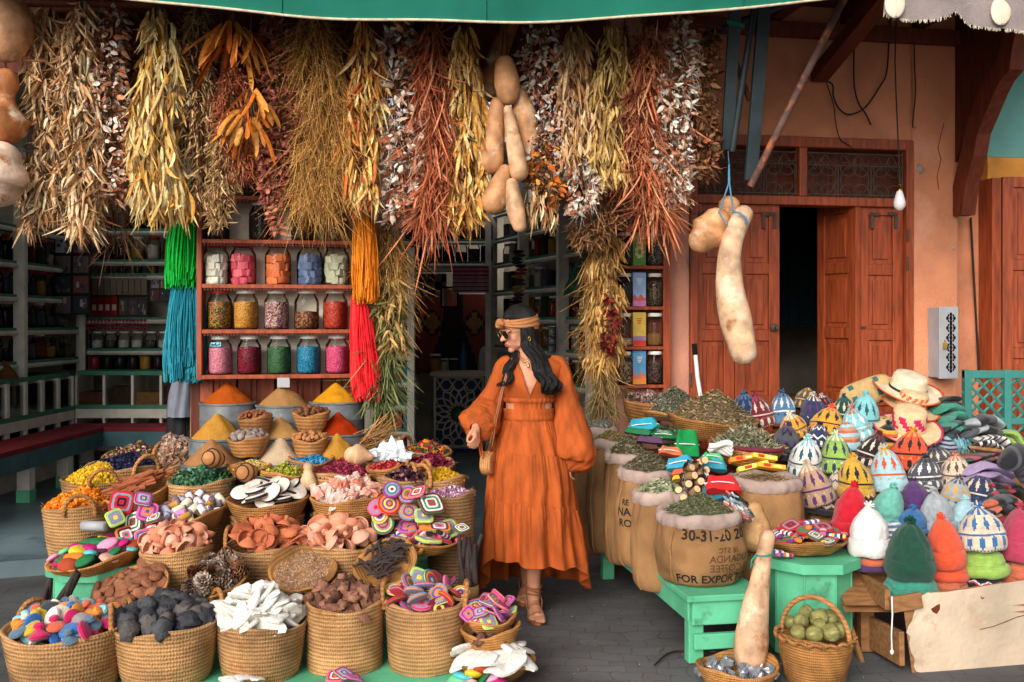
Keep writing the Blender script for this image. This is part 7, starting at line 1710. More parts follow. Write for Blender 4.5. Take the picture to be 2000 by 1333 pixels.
STK = [ # front stacks: centre, front distance, hats from the lowest up
 (1700, 4.66, [(1112, 72, 46, ('lilac', 'purple'), 'bands', 'lilac and purple hat squashed under the white stack'), (1100, 70, 40, ('brown', 'terra', 'black'), 'bands', 'brown banded hat directly under the white hat'), (1084, 86, 96, ('white',), 'plain', 'plain white knitted hat on top of its stack')]),
 (1778, 4.50, [(1180, 78, 40, ('ochre', 'black', 'cream'), 'zig', 'ochre and black patterned hat at the foot of the green stack'), (1166, 106, 62, ('teal',), 'plain', 'teal green knitted hat under the dark green one'), (1124, 98, 108, ('dgreen',), 'plain', 'plain dark green knitted hat on top of the frontmost stack')]),
 (1848, 4.60, [(1150, 78, 46, ('terra',), 'plain', 'terracotta knitted hat lowest in the orange stack'), (1132, 82, 52, ('orange',), 'plain', 'orange red knitted hat in the middle of the orange stack'), (1106, 78, 98, ('orange',), 'plain', 'orange red knitted hat on top of the orange stack')]),
 (1921, 4.62, [(1154, 88, 44, ('black', 'rasp', 'white'), 'zig', 'black hat with white and red pattern lowest in its stack'), (1124, 94, 66, ('lime',), 'plain', 'plain lime green hat under the white and blue one'), (1072, 96, 84, ('cream', 'blue', 'blue'), 'cap', 'cream knitted hat with blue trees topping the lime stack')]),
 (1992, 4.66, [(1142, 84, 60, ('terra',), 'plain', 'rust orange hat under the raspberry one at the right edge'), (1096, 78, 106, ('rasp',), 'plain', 'plain raspberry knitted hat topping the right edge stack')])]
for px, d, L_ in STK:
 for k, (yb, w, h, pal, stl, ds) in enumerate(L_): hat(px + rnd.uniform(-3, 3), yb, w, h, pal, stl, ds, d - .01 * k, brim=.34, tilt=(rnd.uniform(-2, 6), rnd.uniform(-5, 5)), pom=k == len(L_) - 1)
# hanging lilac hat under the plank
hat(1668, 1180, 50, 66, ('lilac',), 'plain', 'lilac knitted hat hanging open below the upper plank', 4.85, .34, (160, 10), False)
# flat folded knits at the back right
def fold(px, py, d, w, h, pal, nb, label, rz=0, lay=2):
 s = d / F; e = empty('folded_knit', V(px, py, d), label, 'knitwear'); b = [CH[q] for q in pal]
 for l in range(lay):
  mb = MB(); rows = []; n = 22; sd = rnd.uniform(0, 50)
  for i in range(n):
   t = i / (n - 1); x = (t - .5) * 2 * w * s; k = (1 - abs(2 * t - 1) ** 4) ** .5 * .9 + .1
   rows.append([(x + .006 * sin(a * 2 + sd), .10 * k * cos(a) * (1 + .3 * noise.noise(Vector((x * 12, sd, 5)))), (h * s * k / lay) * (sin(a) * .5 + .35 * noise.noise(Vector((x * 16, cos(a), sd)))) + .03 * noise.noise(Vector((x * 9, sd, 0))) - .4 * x * x / (w * s)) for a in np.linspace(0, 2 * pi, 20, endpoint=False)])
  mb.rings(np.array(rows), 0, lambda i, j: b[(int(i * nb / 22) + l) % len(b)], True, True, True); o = mb.build('fold', m_knit, e, loc=(rnd.uniform(-.01, .01), 0, h * s / lay * (l + .5)))
 e.rotation_euler = (radians(-10), radians(rz), radians(rnd.uniform(-20, 20)))
fold(1916, 850, 5.75, 42, 40, ('char', 'grey', 'black'), 5, 'grey folded knit with a dark stripe behind the striped ones', 6)
fold(1848, 822, 5.9, 32, 36, ('teal', 'teal'), 1, 'teal folded knit right of the straw hats', 0)
fold(1842, 796, 5.95, 28, 22, ('black', 'black'), 1, 'black folded knit on the teal one', -4)
fold(1868, 848, 5.8, 36, 26, ('dteal', 'black', 'teal'), 8, 'dark teal striped folded knit below the teal one', -10)
fold(1940, 878, 5.65, 36, 28, ('black', 'white'), 16, 'black and white striped folded knit before the teal fence', 20)
fold(1968, 872, 5.7, 26, 30, ('lime', 'lime'), 1, 'bright green folded knit at the right before the teal fence', 35)
fold(1920, 905, 5.5, 44, 22, ('brown', 'dgreen', 'rasp', 'black'), 12, 'dark patterned folded knit under the wooden stick', 2)
fold(1928, 936, 5.35, 50, 32, ('lilac', 'lilac'), 1, 'smooth lilac folded cloth right of the cream hat', 8)
fold(1960, 968, 5.25, 50, 26, ('black', 'dgreen', 'maroon', 'rasp'), 14, 'dark green and maroon striped flat knit below the lilac cloth', 4)
fold(1968, 1006, 5.1, 54, 36, ('black', 'terra', 'black', 'char'), 10, 'black flat knit with orange edge above the raspberry hat', 8)
fold(2000, 930, 5.0, 60, 60, ('black', 'char'), 16, 'black ribbed cloth of a person cut off at the right edge of the photo', 30, 1)  # draped cloth standing in for a person's dark pleated garment
fold(1890, 1010, 5.15, 40, 22, ('pale', 'pale'), 1, 'pale blue flat knit behind the white and blue hat', 6)
mb = MB()
for k in range(240):
 p = V(1815 + rnd.random() * 75, 852 + rnd.random() * 16, 5.75 + rnd.uniform(-.03, .03)); a = rnd.uniform(-.6, .6); l = rnd.uniform(.03, .08); mb.tube([p, p + Vector((sin(a) * l * .5, -.02, -l * .3)), p + Vector((sin(a) * l, -.03, -l * .8))], .0016, 3, col=pick([c(150, 206, 216), c(120, 180, 196)], 1)[0])
tag(mb.build('wool_fringe', m_yarn), 'light blue wool fringe spilling behind the charcoal hats', 'fringe', kind='stuff')
pole('wooden_stick', [V(1895, 874, 5.5), V(1990, 886, 5.35)], .011, m_plank, 'thin wooden stick lying across the folded knits', 'stick')
# straw hats and bag
m_strawhat = M('fine_straw', src='attr', rough=.75, var=.2, vs=30, bump=.3, bs=120)
def strawhat(px, py, d, hwb, hc, cols, label, tilt, pattern=None):
 s = d / F; e = empty('straw_hat', V(px, py, d), label, 'hat'); Rb = hwb * s; Rc = Rb * .52; hh = hc * s
 prof = [(Rc * .02, hh), (Rc * .5, hh * 1.0), (Rc * .82, hh * .95), (Rc * .92, hh * .8), (Rc * .94, hh * .64), (Rc * .95, hh * .50), (Rc * .97, hh * .36), (Rc * .98, hh * .22), (Rc, hh * .08)]
 mb = MB(); mb.lathe(prof, 56, col=lambda i, j: cols[1] if (i in (3, 4, 5, 6) and pattern and pattern(i - 3, j)) else cols[0]); mb.build('crown', m_strawhat, e)
 mb = MB(); mb.lathe([(Rc * 1.015, hh * .06), (Rc * 1.02, hh * .20), (Rc * 1.0, hh * .21)], 40, col=cols[2]); mb.build('hat_band', m_strawhat, e) if not pattern else None
 def fn(P):
  a = np.arctan2(P[..., 1], P[..., 0]); rr = np.hypot(P[..., 0], P[..., 1]); P[..., 2] += .10 * (rr - Rc) * np.cos(2 * a); return P
 mb = MB(); mb.lathe([(Rc, hh * .07), (Rc * 1.15, hh * .03), (Rb * .8, 0), (Rb * .93, .004), (Rb, .008), (Rb, .003), (Rb * .8, -.006), (Rc, hh * .05)], 56, fn=fn, col=lambda i, j: cols[3] if i in (3, 4) else cols[0]); mb.build('brim', m_strawhat, e)
 e.rotation_euler = tuple(radians(q) for q in tilt)
strawhat(1772, 762, 6.0, 68, 34, (c(226, 208, 178), c(226, 90, 44), c(40, 38, 40), c(226, 90, 44)), 'cream straw hat with black band and orange edge topping the pile', (20, 8, 0))
strawhat(1778, 796, 5.92, 56, 36, (c(214, 182, 140), c(226, 90, 44), c(226, 90, 44), c(222, 92, 46)), 'straw hat with orange diamonds under the cream straw hat', (22, 4, 20), lambda i, j: (j + i) % 4 < 2)
strawhat(1772, 838, 5.75, 66, 46, (c(222, 190, 146), c(206, 40, 96), c(206, 40, 96), c(190, 50, 90)), 'straw hat with pink zigzag crown in front of the other straw hats', (24, -4, 10), lambda i, j: (j % 8 < 4) == (abs(i * 2 - (j % 4)) < 3))
mb = MB(); rows = []
for t in np.linspace(0, 1, 12):
 x = (t - .5) * .36; k = sqrt(max(.05, 1 - abs(2 * t - 1) ** 5)); rows.append([(x, .05 * k * cos(a), .085 * k * sin(a) + .03 * t) for a in np.linspace(0, 2 * pi, 24, endpoint=False)])
mb.rings(np.array(rows), 0, lambda i, j: c(60, 100, 100) if (i % 5 == 2 and j % 4 < 2) else c(186, 156, 104), True, True, True)
tag(mb.build('palm_bag', m_strawhat, loc=V(1694, 772, 6.05), rot=(radians(-14), radians(-14), radians(4))), 'woven palm bag with blue green dashes left of the straw hats', 'bag')
# teal lattice fence
fe = empty('lattice_fence', V(1950, 860, 6.25), 'teal wooden lattice fence at the right edge behind the hats', 'fence')
x0, x1 = V(1884, 0, 6.25).x, V(2130, 0, 6.25).x; z1 = V(0, 724, 6.25).z
for a, b in (((x0, 6.25, z1 - .05), (x1, 6.29, z1)), ((x0, 6.251, z1 - .34), (x1, 6.289, z1 - .30)), ((x0, 6.251, .12), (x1, 6.289, .17))): mb = MB(); mb.box(a, b); bevel(child(mb, 'rail', m_teal, fe, False), .004)
nx_ = int((x1 - x0) / .2)
for k in range(nx_ + 1):
 x = x0 + (x1 - x0 - .04) * k / nx_; mb = MB(); mb.box((x, 6.245, .005), (x + .045, 6.295, z1 + .003)); bevel(child(mb, 'upright', m_teal, fe, False), .004)
mb = MB(); st_ = .085; zt, zb_ = z1 - .05, .17
for sg in (-1, 1):
 for k in range(-14, 30):
  xa_ = x0 + k * st_; pts = []
  za, zb2 = zb_, zt; p0 = Vector((xa_, 6.27 + sg * .005, za)); p1 = Vector((xa_ + sg * (zb2 - za), 6.27 + sg * .005, zb2))
  # clip in x
  d = p1 - p0
  ts = sorted([(x0 - p0.x) / d.x, (x1 - p0.x) / d.x]); ta, tb_ = max(0, ts[0]), min(1, ts[1])
  if tb_ - ta > .03: mb.tube([p0 + d * ta, p0 + d * tb_], .009, 4)
child(mb, 'lattice', m_teal, fe, False)
# ================================================================== HANGING HERBS, YARN, GOURDS
hr = empty('hanging_rail', V(700, 8, 5.8), 'wooden rail under the awning from which the dried bunches hang', 'rail')
for d, z in ((5.62, 3.36), (5.86, 3.40)):
 mb = MB(); mb.tube([(-3.6, d, z), (0, d, z - .03), (1.35, d, z)], .022, 8); child(mb, 'rail_pole', m_beam, hr)
mb = MB()
for x in (-3.2, -1.2, 1.1): mb.tube([(x, 5.62, 3.37), (x, 5.6, 3.95)], .01, 6)
child(mb, 'hanger', m_steel, hr)
RZ = 3.37
def bunch(label, px, y0, y1, hw, kind, pal, n, d=5.66, dpx=0, prof=None, name='dried_bunch', top=None, seed=None, splay=1.0, group=None, dens=1.0, sz=1.0):
 """one hanging bunch: stems tied at the top, leaves or pods all down its length"""
 s = d / F; tp_ = V(px, y0, d); L = (y1 - y0) * s; n = int(n * dens * (1.65 if kind in ('pod', 'long', 'thin', 'twig') else 1.35 if kind in ('round', 'wiry') else 1.0)); hw *= 1.0 if kind == 'bigpod' else 1.1
 R = hw * s; e = empty(name, tp_, label, 'dried bunch', group or 'dried bunches hanging along the stall front')
 t = rng.random(n) ** .85; ph = rng.random(n) * 2 * pi; q = np.sqrt(rng.random(n)) * .8 + .2
 pf = prof or [(0, .35), (.12, .75), (.4, .95), (.75, 1.0), (1, .55)]
 rad = np.interp(t, [a for a, _ in pf], [b for _, b in pf]) * R
 wob = R * .25 * np.sin(t * 7 + px)
 P = np.stack([rad * q * np.cos(ph) + wob + dpx * s * t, rad * .75 * q * np.sin(ph), -L * t], -1)
 out = np.stack([np.cos(ph), .8 * np.sin(ph), np.zeros(n)], -1)
 mb = MB()
 def side(d_): return unit(np.cross(d_, rng.normal(size=(len(d_), 3))))
 cl = pick(pal, n, .2)
 if kind == 'pod':
  dr_ = unit(out * .3 * splay + np.array([0, 0, -1.]) + rng.normal(0, .4, (n, 3))); Lf = rng.uniform(.045, .095, n) * sz
  P[:, 2] = np.maximum(P[:, 2], -L + Lf * 1.3)
  mb.strips(P, dr_, rng.normal(0, .5, (n, 3)) + np.array([0, 0, -.3]), Lf, rng.uniform(.006, .012, n) * sz, side(dr_), 6, .5, 0, cl, 'leaf')
 elif kind == 'long':
  dr_ = unit(out * .28 * splay + np.array([0, 0, -1.]) + rng.normal(0, .15, (n, 3))); Lf = rng.uniform(.09, .18, n) * sz
  P[:, 2] = np.maximum(P[:, 2], -L + Lf * 1.05)
  mb.strips(P, dr_, rng.normal(0, .26, (n, 3)) - out * .25, Lf, rng.uniform(.008, .0145, n) * sz, side(dr_), 6, .4, 0, cl, 'leaf')
 elif kind == 'round':
  dr_ = unit(out * .6 + np.array([0, 0, -.6]) + rng.normal(0, .6, (n, 3))); Lf = rng.uniform(.026, .048, n) * sz
  mb.strips(P, dr_, rng.normal(0, .35, (n, 3)), Lf, Lf * rng.uniform(.26, .42, n), side(dr_), 5, .3, 0, cl, 'leaf')
  m = n // 3; sel = rng.integers(0, n, m); d2 = unit(np.array([0, 0, -1.]) + rng.normal(0, .35, (m, 3)))
  mb.strips(P[sel], d2, rng.normal(0, .3, (m, 3)), rng.uniform(.05, .12, m), np.full(m, .0014), side(d2), 4, .3, 0, pick([pal[-1], c(96, 60, 44)], m), 'strip')
 elif kind == 'thin':
  dr_ = unit(out * .16 * splay + np.array([0, 0, -1.]) + rng.normal(0, .2, (n, 3))); Lf = rng.uniform(.07, .16, n) * sz
  P[:, 2] = np.maximum(P[:, 2], -L + Lf * 1.3)
  mb.strips(P, dr_, rng.normal(0, .75, (n, 3)) + np.array([0, 0, -.3]), Lf, rng.uniform(.0028, .006, n) * sz, side(dr_), 7, .5, 0, cl, 'pod')
 elif kind == 'twig':
  dr_ = unit(out * .5 + np.array([0, 0, -1.]) + rng.normal(0, .5, (n, 3))); Lf = rng.uniform(.03, .07, n) * sz
  mb.strips(P, dr_, rng.normal(0, .3, (n, 3)), Lf, rng.uniform(.003, .006, n) * sz, side(dr_), 5, .4, 0, cl, 'leaf')
 elif kind == 'wiry':
  dr_ = unit(out * .45 * splay + np.array([0, 0, -1.]) + rng.normal(0, .35, (n, 3))); Lf = rng.uniform(.08, .2, n) * sz
  mb.strips(P, dr_, rng.normal(0, .45, (n, 3)) + np.array([0, 0, -.3]), Lf, np.full(n, .0017), side(dr_), 6, .4, 0, cl, 'strip')
  m = n * 2; sel = rng.integers(0, n, m); P2 = P[sel] + dr_[sel] * (Lf[sel] * rng.random(m))[:, None] + rng.normal(0, .012, (m, 3)); d2 = unit(rng.normal(0, 1, (m, 3)))
  mb.strips(P2, d2, np.zeros((m, 3)), rng.uniform(.008, .016, m), rng.uniform(.002, .004, m), side(d2), 3, .4, 0, pick(pal, m), 'leaf')
 elif kind == 'bigpod':
  dr_ = unit(out * .9 + np.array([0, 0, -.8]) + rng.normal(0, .25, (n, 3))); Lf = rng.uniform(.12, .2, n) * sz
  mb.strips(P, dr_, np.array([0, 0, -.5]) + rng.normal(0, .2, (n, 3)), Lf, rng.uniform(.013, .018, n), side(dr_), 8, .35, 0, cl, 'pod')
 o = mb.build('foliage', m_leaf, e)
 # stems and twine up to the rail
 mb = MB(); m = 22
 for i in range(m):
  a = rnd.uniform(0, 6.28); r_ = R * rnd.uniform(.1, .8); t1 = rnd.uniform(.35, .95)
  mb.tube([(0, 0, .05), (r_ * .3 * cos(a), r_ * .3 * sin(a), -L * t1 * .3), (r_ * cos(a) + dpx * s * t1, r_ * .7 * sin(a), -L * t1)], .0022, 4)
 mb.build('stem', m_stem, e)
 mb = MB(); mb.tube([(.018 * cos(a), .018 * sin(a), .0 + .004 * a) for a in np.linspace(0, 12, 20)], .003, 5)
 up = max(.03, RZ - tp_.z); mb.tube([(0, 0, 0), (0, 0, up)], .003, 5); mb.build('twine', m_twine2, e)
 return e
m_stem = M('dry_stem', c(120, 84, 54), .9, .3, 20, .2, 60); m_twine2 = M('brown_twine', c(110, 80, 54), .9, .2, 30, .1)
CREAM = [c(222, 186, 142), c(196, 154, 108), c(176, 128, 84), c(232, 204, 166)]
WHT = [c(236, 214, 196), c(224, 192, 170), c(190, 136, 104), c(160, 96, 66), c(240, 224, 210)]
GOLD = [c(222, 178, 104), c(204, 150, 74), c(232, 198, 136), c(176, 120, 58)]
OLIVE = [c(186, 150, 102), c(156, 122, 78), c(206, 172, 126)]
RUST = [c(190, 108, 72), c(166, 88, 58), c(206, 132, 96), c(130, 70, 48)]
ORNG = [c(206, 124, 48), c(186, 98, 36), c(222, 146, 66)]
DUSK = [c(168, 96, 80), c(140, 74, 62), c(188, 116, 96)]
WIRE = [c(196, 146, 78), c(170, 118, 58), c(214, 166, 100)]
BRWN = [c(120, 84, 58), c(96, 66, 46), c(146, 108, 76)]
B = bunch
B('leftmost bunch of pale curled pods beside the hanging round gourds', 98, 10, 440, 46, 'pod', CREAM, 620, dpx=10)
B('bunch of pale curled pods, second from the left', 160, 0, 470, 36, 'pod', CREAM, 480, 5.6)
B('sparse wisp of tan pods hanging low at the far left', 52, 300, 462, 16, 'pod', CREAM, 60, 5.75)
B('bunch of white and brown papery leaves left of the long yellow pods', 216, 0, 392, 40, 'round', WHT[:4], 760)
B('dark thin twigs drooping below the white papery leaves', 232, 250, 470, 22, 'wiry', BRWN, 120, 5.8)
B('thick bunch of long yellow pods above the green yarn', 302, 14, 440, 46, 'long', GOLD[:3] + [c(232, 206, 150)], 420, 5.56, dpx=14, prof=[(0, .35), (.2, .75), (.6, 1.0), (.85, 1.15), (1, .8)])
B('bunch of olive grey twigs right of the long yellow pods', 386, 16, 420, 38, 'twig', OLIVE, 900, 5.66, dpx=8)
B('cluster of big orange seed pods at the top', 456, 40, 96, 38, 'bigpod', ORNG, 46, 5.56)
B('lower cluster of big orange seed pods', 490, 170, 262, 30, 'bigpod', ORNG + [c(226, 160, 84)], 34, 5.52, sz=.8)
B('rusty feathery bunch below the orange seed pods', 448, 130, 350, 34, 'twig', RUST, 760, 5.64, dpx=16)
B('olive twig tips hanging in front of the jar cabinet', 432, 250, 445, 24, 'twig', OLIVE, 300, 5.6)
B('bunch of dusky red leaves left of the golden wiry bunch', 545, 26, 400, 36, 'round', DUSK, 820, 5.66)
B('thin tail of dusky pink leaves hanging before the jars', 540, 360, 460, 9, 'round', DUSK + [c(206, 140, 110)], 60, 5.6)
B('large golden wiry bunch of fine branching stems', 626, 28, 405, 54, 'wiry', WIRE, 1300, 5.62, prof=[(0, .4), (.15, .8), (.4, .75), (.7, 1.0), (1, .7)])
B('bunch of yellow and orange pods above the orange yarn', 710, 40, 420, 34, 'long', GOLD[:3] + [c(206, 110, 56)], 330, 5.6, sz=.85)
B('bunch of white and brown papery discs right of the yellow pods', 782, 42, 430, 42, 'round', WHT, 900, 5.66, sz=1.15)
B('bunch of rust red stringy leaves in the middle of the row', 852, 44, 455, 36, 'thin', RUST[:3], 760, 5.62, dpx=-8)
B('long golden pod bunch just left of the long gourds', 915, 46, 450, 34, 'long', GOLD, 380, 5.6, dpx=-4)
B('bunch of white and maroon papery discs right of the long gourds', 1072, 50, 350, 52, 'round', WHT + [c(120, 60, 60)], 1100, 5.66)
B('orange brown seed pods below the white discs', 1064, 280, 405, 26, 'round', ORNG + BRWN, 300, 5.6)
B('tan leaf tips hanging lowest beside the gourds', 1058, 350, 450, 26, 'long', CREAM, 40, 5.58, sz=.7)
B('bunch of broad tan pods right of the white discs', 1128, 48, 330, 34, 'long', CREAM[:3], 300, 5.6, sz=.85)
B('white and pink papery discs hanging below the tan pods', 1128, 270, 415, 30, 'round', WHT, 340, 5.64, dpx=10)
B('bunch of green gold leaves, fourth from the right', 1188, 44, 370, 36, 'long', [c(206, 166, 96), c(176, 140, 80), c(222, 186, 126)], 330, 5.6, sz=.75)
B('bunch of rusty stringy leaves, third from the right', 1258, 46, 450, 34, 'thin', RUST + [c(200, 140, 100)], 700, 5.62, dpx=10)
B('bunch of white papery discs, second from the right', 1326, 34, 400, 40, 'round', WHT, 1000, 5.6, dpx=-10, sz=.9)
B('rightmost dark brown leafy bunch beside the steel bars', 1384, 52, 345, 26, 'round', BRWN + [c(170, 100, 66)], 560, 5.66, dpx=-14)
for i, (px, y0, y1, hw, kd, pl, nm) in enumerate(((1160, 300, 480, 34, 'twig', BRWN, 'right of the gourds'), (560, 40, 300, 40, 'twig', BRWN, 'behind the dusky red leaves'), (820, 40, 300, 40, 'twig', BRWN, 'behind the white papery discs'), (1220, 60, 400, 40, 'twig', BRWN, 'behind the rusty stringy leaves'), (680, 50, 300, 36, 'twig', BRWN, 'behind the golden wiry bunch'), (350, 10, 300, 40, 'twig', BRWN, 'behind the long yellow pods'), (250, 0, 200, 30, 'twig', BRWN, 'behind the white leaves at the left'))):
 B('dim brown bunch hanging farther back ' + nm, px, y0, y1, hw * 1.4, kd, [c(150, 110, 74), c(124, 88, 58), c(170, 124, 84)], 640, 5.86)
# herb ropes down both sides of the middle opening
B('wiry golden bunch hanging behind the orange yarn', 758, 420, 590, 26, 'wiry', [q for q in WIRE] + [c(110, 90, 50)], 520, 5.95, name='herb_rope')
B('greenish leafy herb rope right of the red yarn', 762, 540, 700, 26, 'pod', [c(160, 130, 80), c(110, 110, 64), c(186, 150, 96)], 260, 5.9, name='herb_rope')
B('green herb tips hanging beside the red yarn', 748, 650, 790, 20, 'thin', [c(104, 116, 70), c(84, 96, 56), c(140, 140, 92)], 260, 5.9, name='herb_rope')
for y0, y1, hw, lb in ((440, 545, 30, 'top'), (530, 640, 30, 'second'), (620, 735, 28, 'third'), (710, 820, 24, 'lowest')):
 B(f'{lb} bunch of the long husk rope beside the narrow cabinet', 1180, y0, y1, hw, 'long' if lb != 'lowest' else 'thin', [c(196, 150, 84), c(164, 122, 66), c(212, 172, 110)] if lb != 'lowest' else [c(130, 116, 74), c(150, 120, 80)], 190, 6.1, name='herb_rope', sz=.7, splay=1.4, prof=[(0, .4), (.3, 1), (.8, .9), (1, .6)])
B('wiry husk strands at the left side of the husk rope', 1162, 470, 720, 14, 'wiry', WIRE, 260, 6.1, name='herb_rope')
B('dark red dried peppers tied into the husk rope', 1192, 575, 690, 10, 'round', [c(120, 40, 36), c(90, 30, 30), c(150, 60, 44)], 90, 6.02, name='herb_rope')
# yarn hanks
def hank(label, px0, px1, y0, y1, hw0, hw1, d, pal, n, loops=.3, bulge=1.0):
 s = d / F; e = empty('yarn_hank', V(px0, y0, d), label, 'yarn'); o0 = e.location.copy(); mb = MB()
 for k in range(n):
  u = rnd.uniform(-1, 1); dd = d + rnd.uniform(-.05, .05) * sqrt(max(0, 1 - u * u)); L = rnd.uniform(.86, 1.03); pts = []
  ph = rnd.uniform(0, 6); amp = rnd.uniform(.5, 4)
  for t in np.linspace(0, L, 9):
   hw = hw0 + (hw1 - hw0) * sin(min(1, t * 1.15) * pi / 2) * 1.14 - max(0, t - .8) * hw1 * .5
   pts.append(V(px0 + (px1 - px0) * t + u * hw + amp * sin(t * 6 + ph), y0 + (y1 - y0) * t, dd) - o0)
  if rnd.random() < loops: pts += [pts[-1] + Vector((.012, 0, .012)), pts[-2] + Vector((.014, -.01, 0))]
  mb.tube(pts, rnd.uniform(.0035, .0052), 5, col=pick(pal, 1, .12)[0], caps=False)
 mb.build('strands', m_yarn, e)
 mb = MB(); mb.tube([V(px0 + (hw0 + 3) * cos(a), y0 + 12, d + .05 * sin(a)) - o0 for a in np.linspace(0, 6.3, 18)], .006, 6, col=pal[-1]); mb.tube([V(px0, y0 + 8, d) - o0, V(px0, y0 - 60, d + .02) - o0], .004, 5, col=pal[-1]); mb.build('tie', m_yarn, e)
hank('bright green yarn hank hanging above the teal one', 364, 352, 350, 560, 12, 29, 5.95, [c(14, 170, 50), c(10, 140, 40), c(30, 190, 70)], 190)
hank('teal blue yarn hank hanging below the green one', 370, 360, 470, 742, 12, 39, 6.0, [c(30, 130, 150), c(22, 106, 126), c(50, 150, 166)], 230, .6)
hank('orange yarn hank hanging right of the jar cabinet', 712, 714, 400, 590, 17, 24, 5.82, [c(216, 120, 20), c(196, 100, 14), c(230, 140, 40)], 190)
hank('bright red yarn hank hanging below the orange one', 702, 716, 580, 780, 12, 26, 5.86, [c(230, 30, 40), c(206, 20, 32), c(240, 60, 60)], 210, .5)
# hanging gourds
def G(label, pts, rad, d, col, cordy=None):
 s = d / F; o = gourd('hanging_gourd', label, [V(x, y, d) for x, y in pts], [q * s for q in rad], col, n=28, group='gourds hanging from the stall')
 return o
tan1, tan2, tan3 = c(196, 142, 98), c(176, 116, 68), c(210, 166, 126)
G('large brown gourd slanting behind the others at the top of the long gourds', [(1000, 40), (972, 110), (958, 170)], (16, 20, 26), 5.85, tan2)
G('short blunt gourd at the top of the middle bunch', [(986, 128), (990, 160), (992, 184)], (20, 25, 22), 5.55, tan1)
G('long gourd hanging on the left of the middle bunch', [(972, 205), (966, 260), (960, 315)], (15, 20, 25), 5.58, tan1)
G('slim pale gourd in the centre of the middle bunch', [(992, 215), (1002, 270), (1014, 335)], (9, 15, 19), 5.52, tan3)
G('wide gourd on the right of the middle bunch', [(1014, 190), (1026, 230), (1034, 290)], (18, 23, 19), 5.62, tan1)
G('short fat gourd at the lower left of the middle bunch', [(986, 335), (974, 370), (965, 394)], (14, 23, 26), 5.56, tan1)
G('pale pointed gourd hanging lowest of the middle bunch', [(1000, 360), (1006, 405), (1014, 440)], (12, 18, 14), 5.52, tan3)
mb = MB();
for a, b_ in (((990, -20), (990, 108)), ((984, 60), (972, 190)), ((990, 100), (992, 206)), ((1000, 100), (1010, 175)), ((990, 210), (988, 322)), ((998, 300), (1000, 348))): mb.tube([V(*a, 5.6), V(*b_, 5.57)], .003, 5)
tag(mb.build('gourd_cord', m_cable), 'dark cord holding the middle bunch of long gourds', 'cord')
G('brown round bottomed gourd, topmost at the left edge', [(18, 30), (16, 60), (12, 78)], (40, 47, 44), 5.5, c(190, 140, 104))
G('dark brown two lobed gourd in the middle of the left edge', [(12, 158), (10, 172), (8, 196), (4, 232)], (24, 24, 20, 52), 5.5, c(178, 112, 66))
G('pale round gourd, lowest at the left edge', [(0, 318), (-2, 345), (-4, 355)], (42, 56, 50), 5.45, c(216, 186, 164))
mb = MB(); mb.tube([V(10, -30, 5.5), V(10, 20, 5.5)], .004, 5); mb.tube([V(10, 110, 5.52), V(12, 140, 5.52)], .004, 5); mb.tube([V(2, 255, 5.5), V(-2, 300, 5.5)], .004, 5); tag(mb.build('gourd_cord', m_cable), 'dark cord joining the three gourds at the left edge', 'cord')
G('bulbous gourd hanging left of the long one before the red door', [(1398, 436), (1385, 455), (1372, 468)], (30, 40, 28), 5.62, c(206, 150, 104))
G('round topped gourd behind the other two before the red door', [(1424, 405), (1424, 418)], (22, 20), 5.78, c(200, 146, 100))
G('very long curved gourd hanging in front of the red door', [(1452, 420), (1440, 445), (1426, 490), (1425, 560), (1438, 630), (1452, 688)], (19, 20, 22, 27, 31, 26), 5.5, c(216, 176, 140))
m_bluecord = M('blue_cord', c(80, 130, 160), .8, .2, 30, .1)
mb = MB(); mb.tube([V(1422, 296, 5.7), V(1424, 322, 5.68)], .0025, 5); mb.tube([V(1424, 322, 5.66), V(1423, 360, 5.6), V(1410, 400, 5.55), V(1404, 415, 5.5), V(1420, 440, 5.46)], .005, 6); mb.tube([V(1424, 322, 5.66), V(1425, 360, 5.6), V(1432, 414, 5.44)], .005, 6); mb.tube([V(1430, 414, 5.42), V(1444, 416, 5.42), V(1456, 426, 5.42), V(1460, 440, 5.44)], .006, 6)
tag(mb.build('blue_string', m_bluecord), 'blue cord from the steel bar knotted round the gourds before the door', 'cord')
# ================================================================== THE WOMAN
DW = 5.3
def Q(px, py, dy=0.0): return V(px, py, DW + dy)
SW = DW / F
who = empty('person', Q(1042, 1200), 'woman in a long rust orange dress, tan headscarf and round sunglasses, looking to her right', 'person')
who.location.z = 0
HC = Q(1012, 643, -.01)
HM = Matrix.Translation(HC) @ Matrix.Rotation(radians(-60), 4, 'Z') @ Matrix.Rotation(radians(17), 4, 'X') @ Matrix.Rotation(radians(4), 4, 'Y')
def hp(x, y, z): return HM @ Vector((x, y, z))
mb = MB()
def hblob(cen, rad, seg=20, ring=14): mb.blob(hp(*cen), rad, seg=seg, ring=ring, mtx=HM)
def cap(pts, rr, n=14): mb.tube(pts, rr, n); [mb.blob(p, (q, q, q), seg=n, ring=8) for p, q in zip(pts, rr)]
hblob((0, .012, .022), (.074, .092, .094)); hblob((0, -.030, -.045), (.055, .058, .064)); hblob((0, -.066, -.094), (.021, .020, .018))
for sx_ in (-1, 1):
 hblob((sx_ * .030, -.054, -.030), (.024, .024, .026)); hblob((sx_ * .073, .012, -.012), (.010, .016, .027)); hblob((sx_ * .03, -.080, .016), (.024, .010, .008)); hblob((sx_ * .011, -.098, -.028), (.009, .010, .008)); hblob((sx_ * .042, -.01, -.07), (.02, .045, .02))
cap([hp(0, -.085, .014), hp(0, -.100, -.012), hp(0, -.112, -.027)], [.0075, .009, .0105]); hblob((0, -.086, -.056), (.019, .010, .007)); hblob((0, -.084, -.068), (.017, .010, .007))
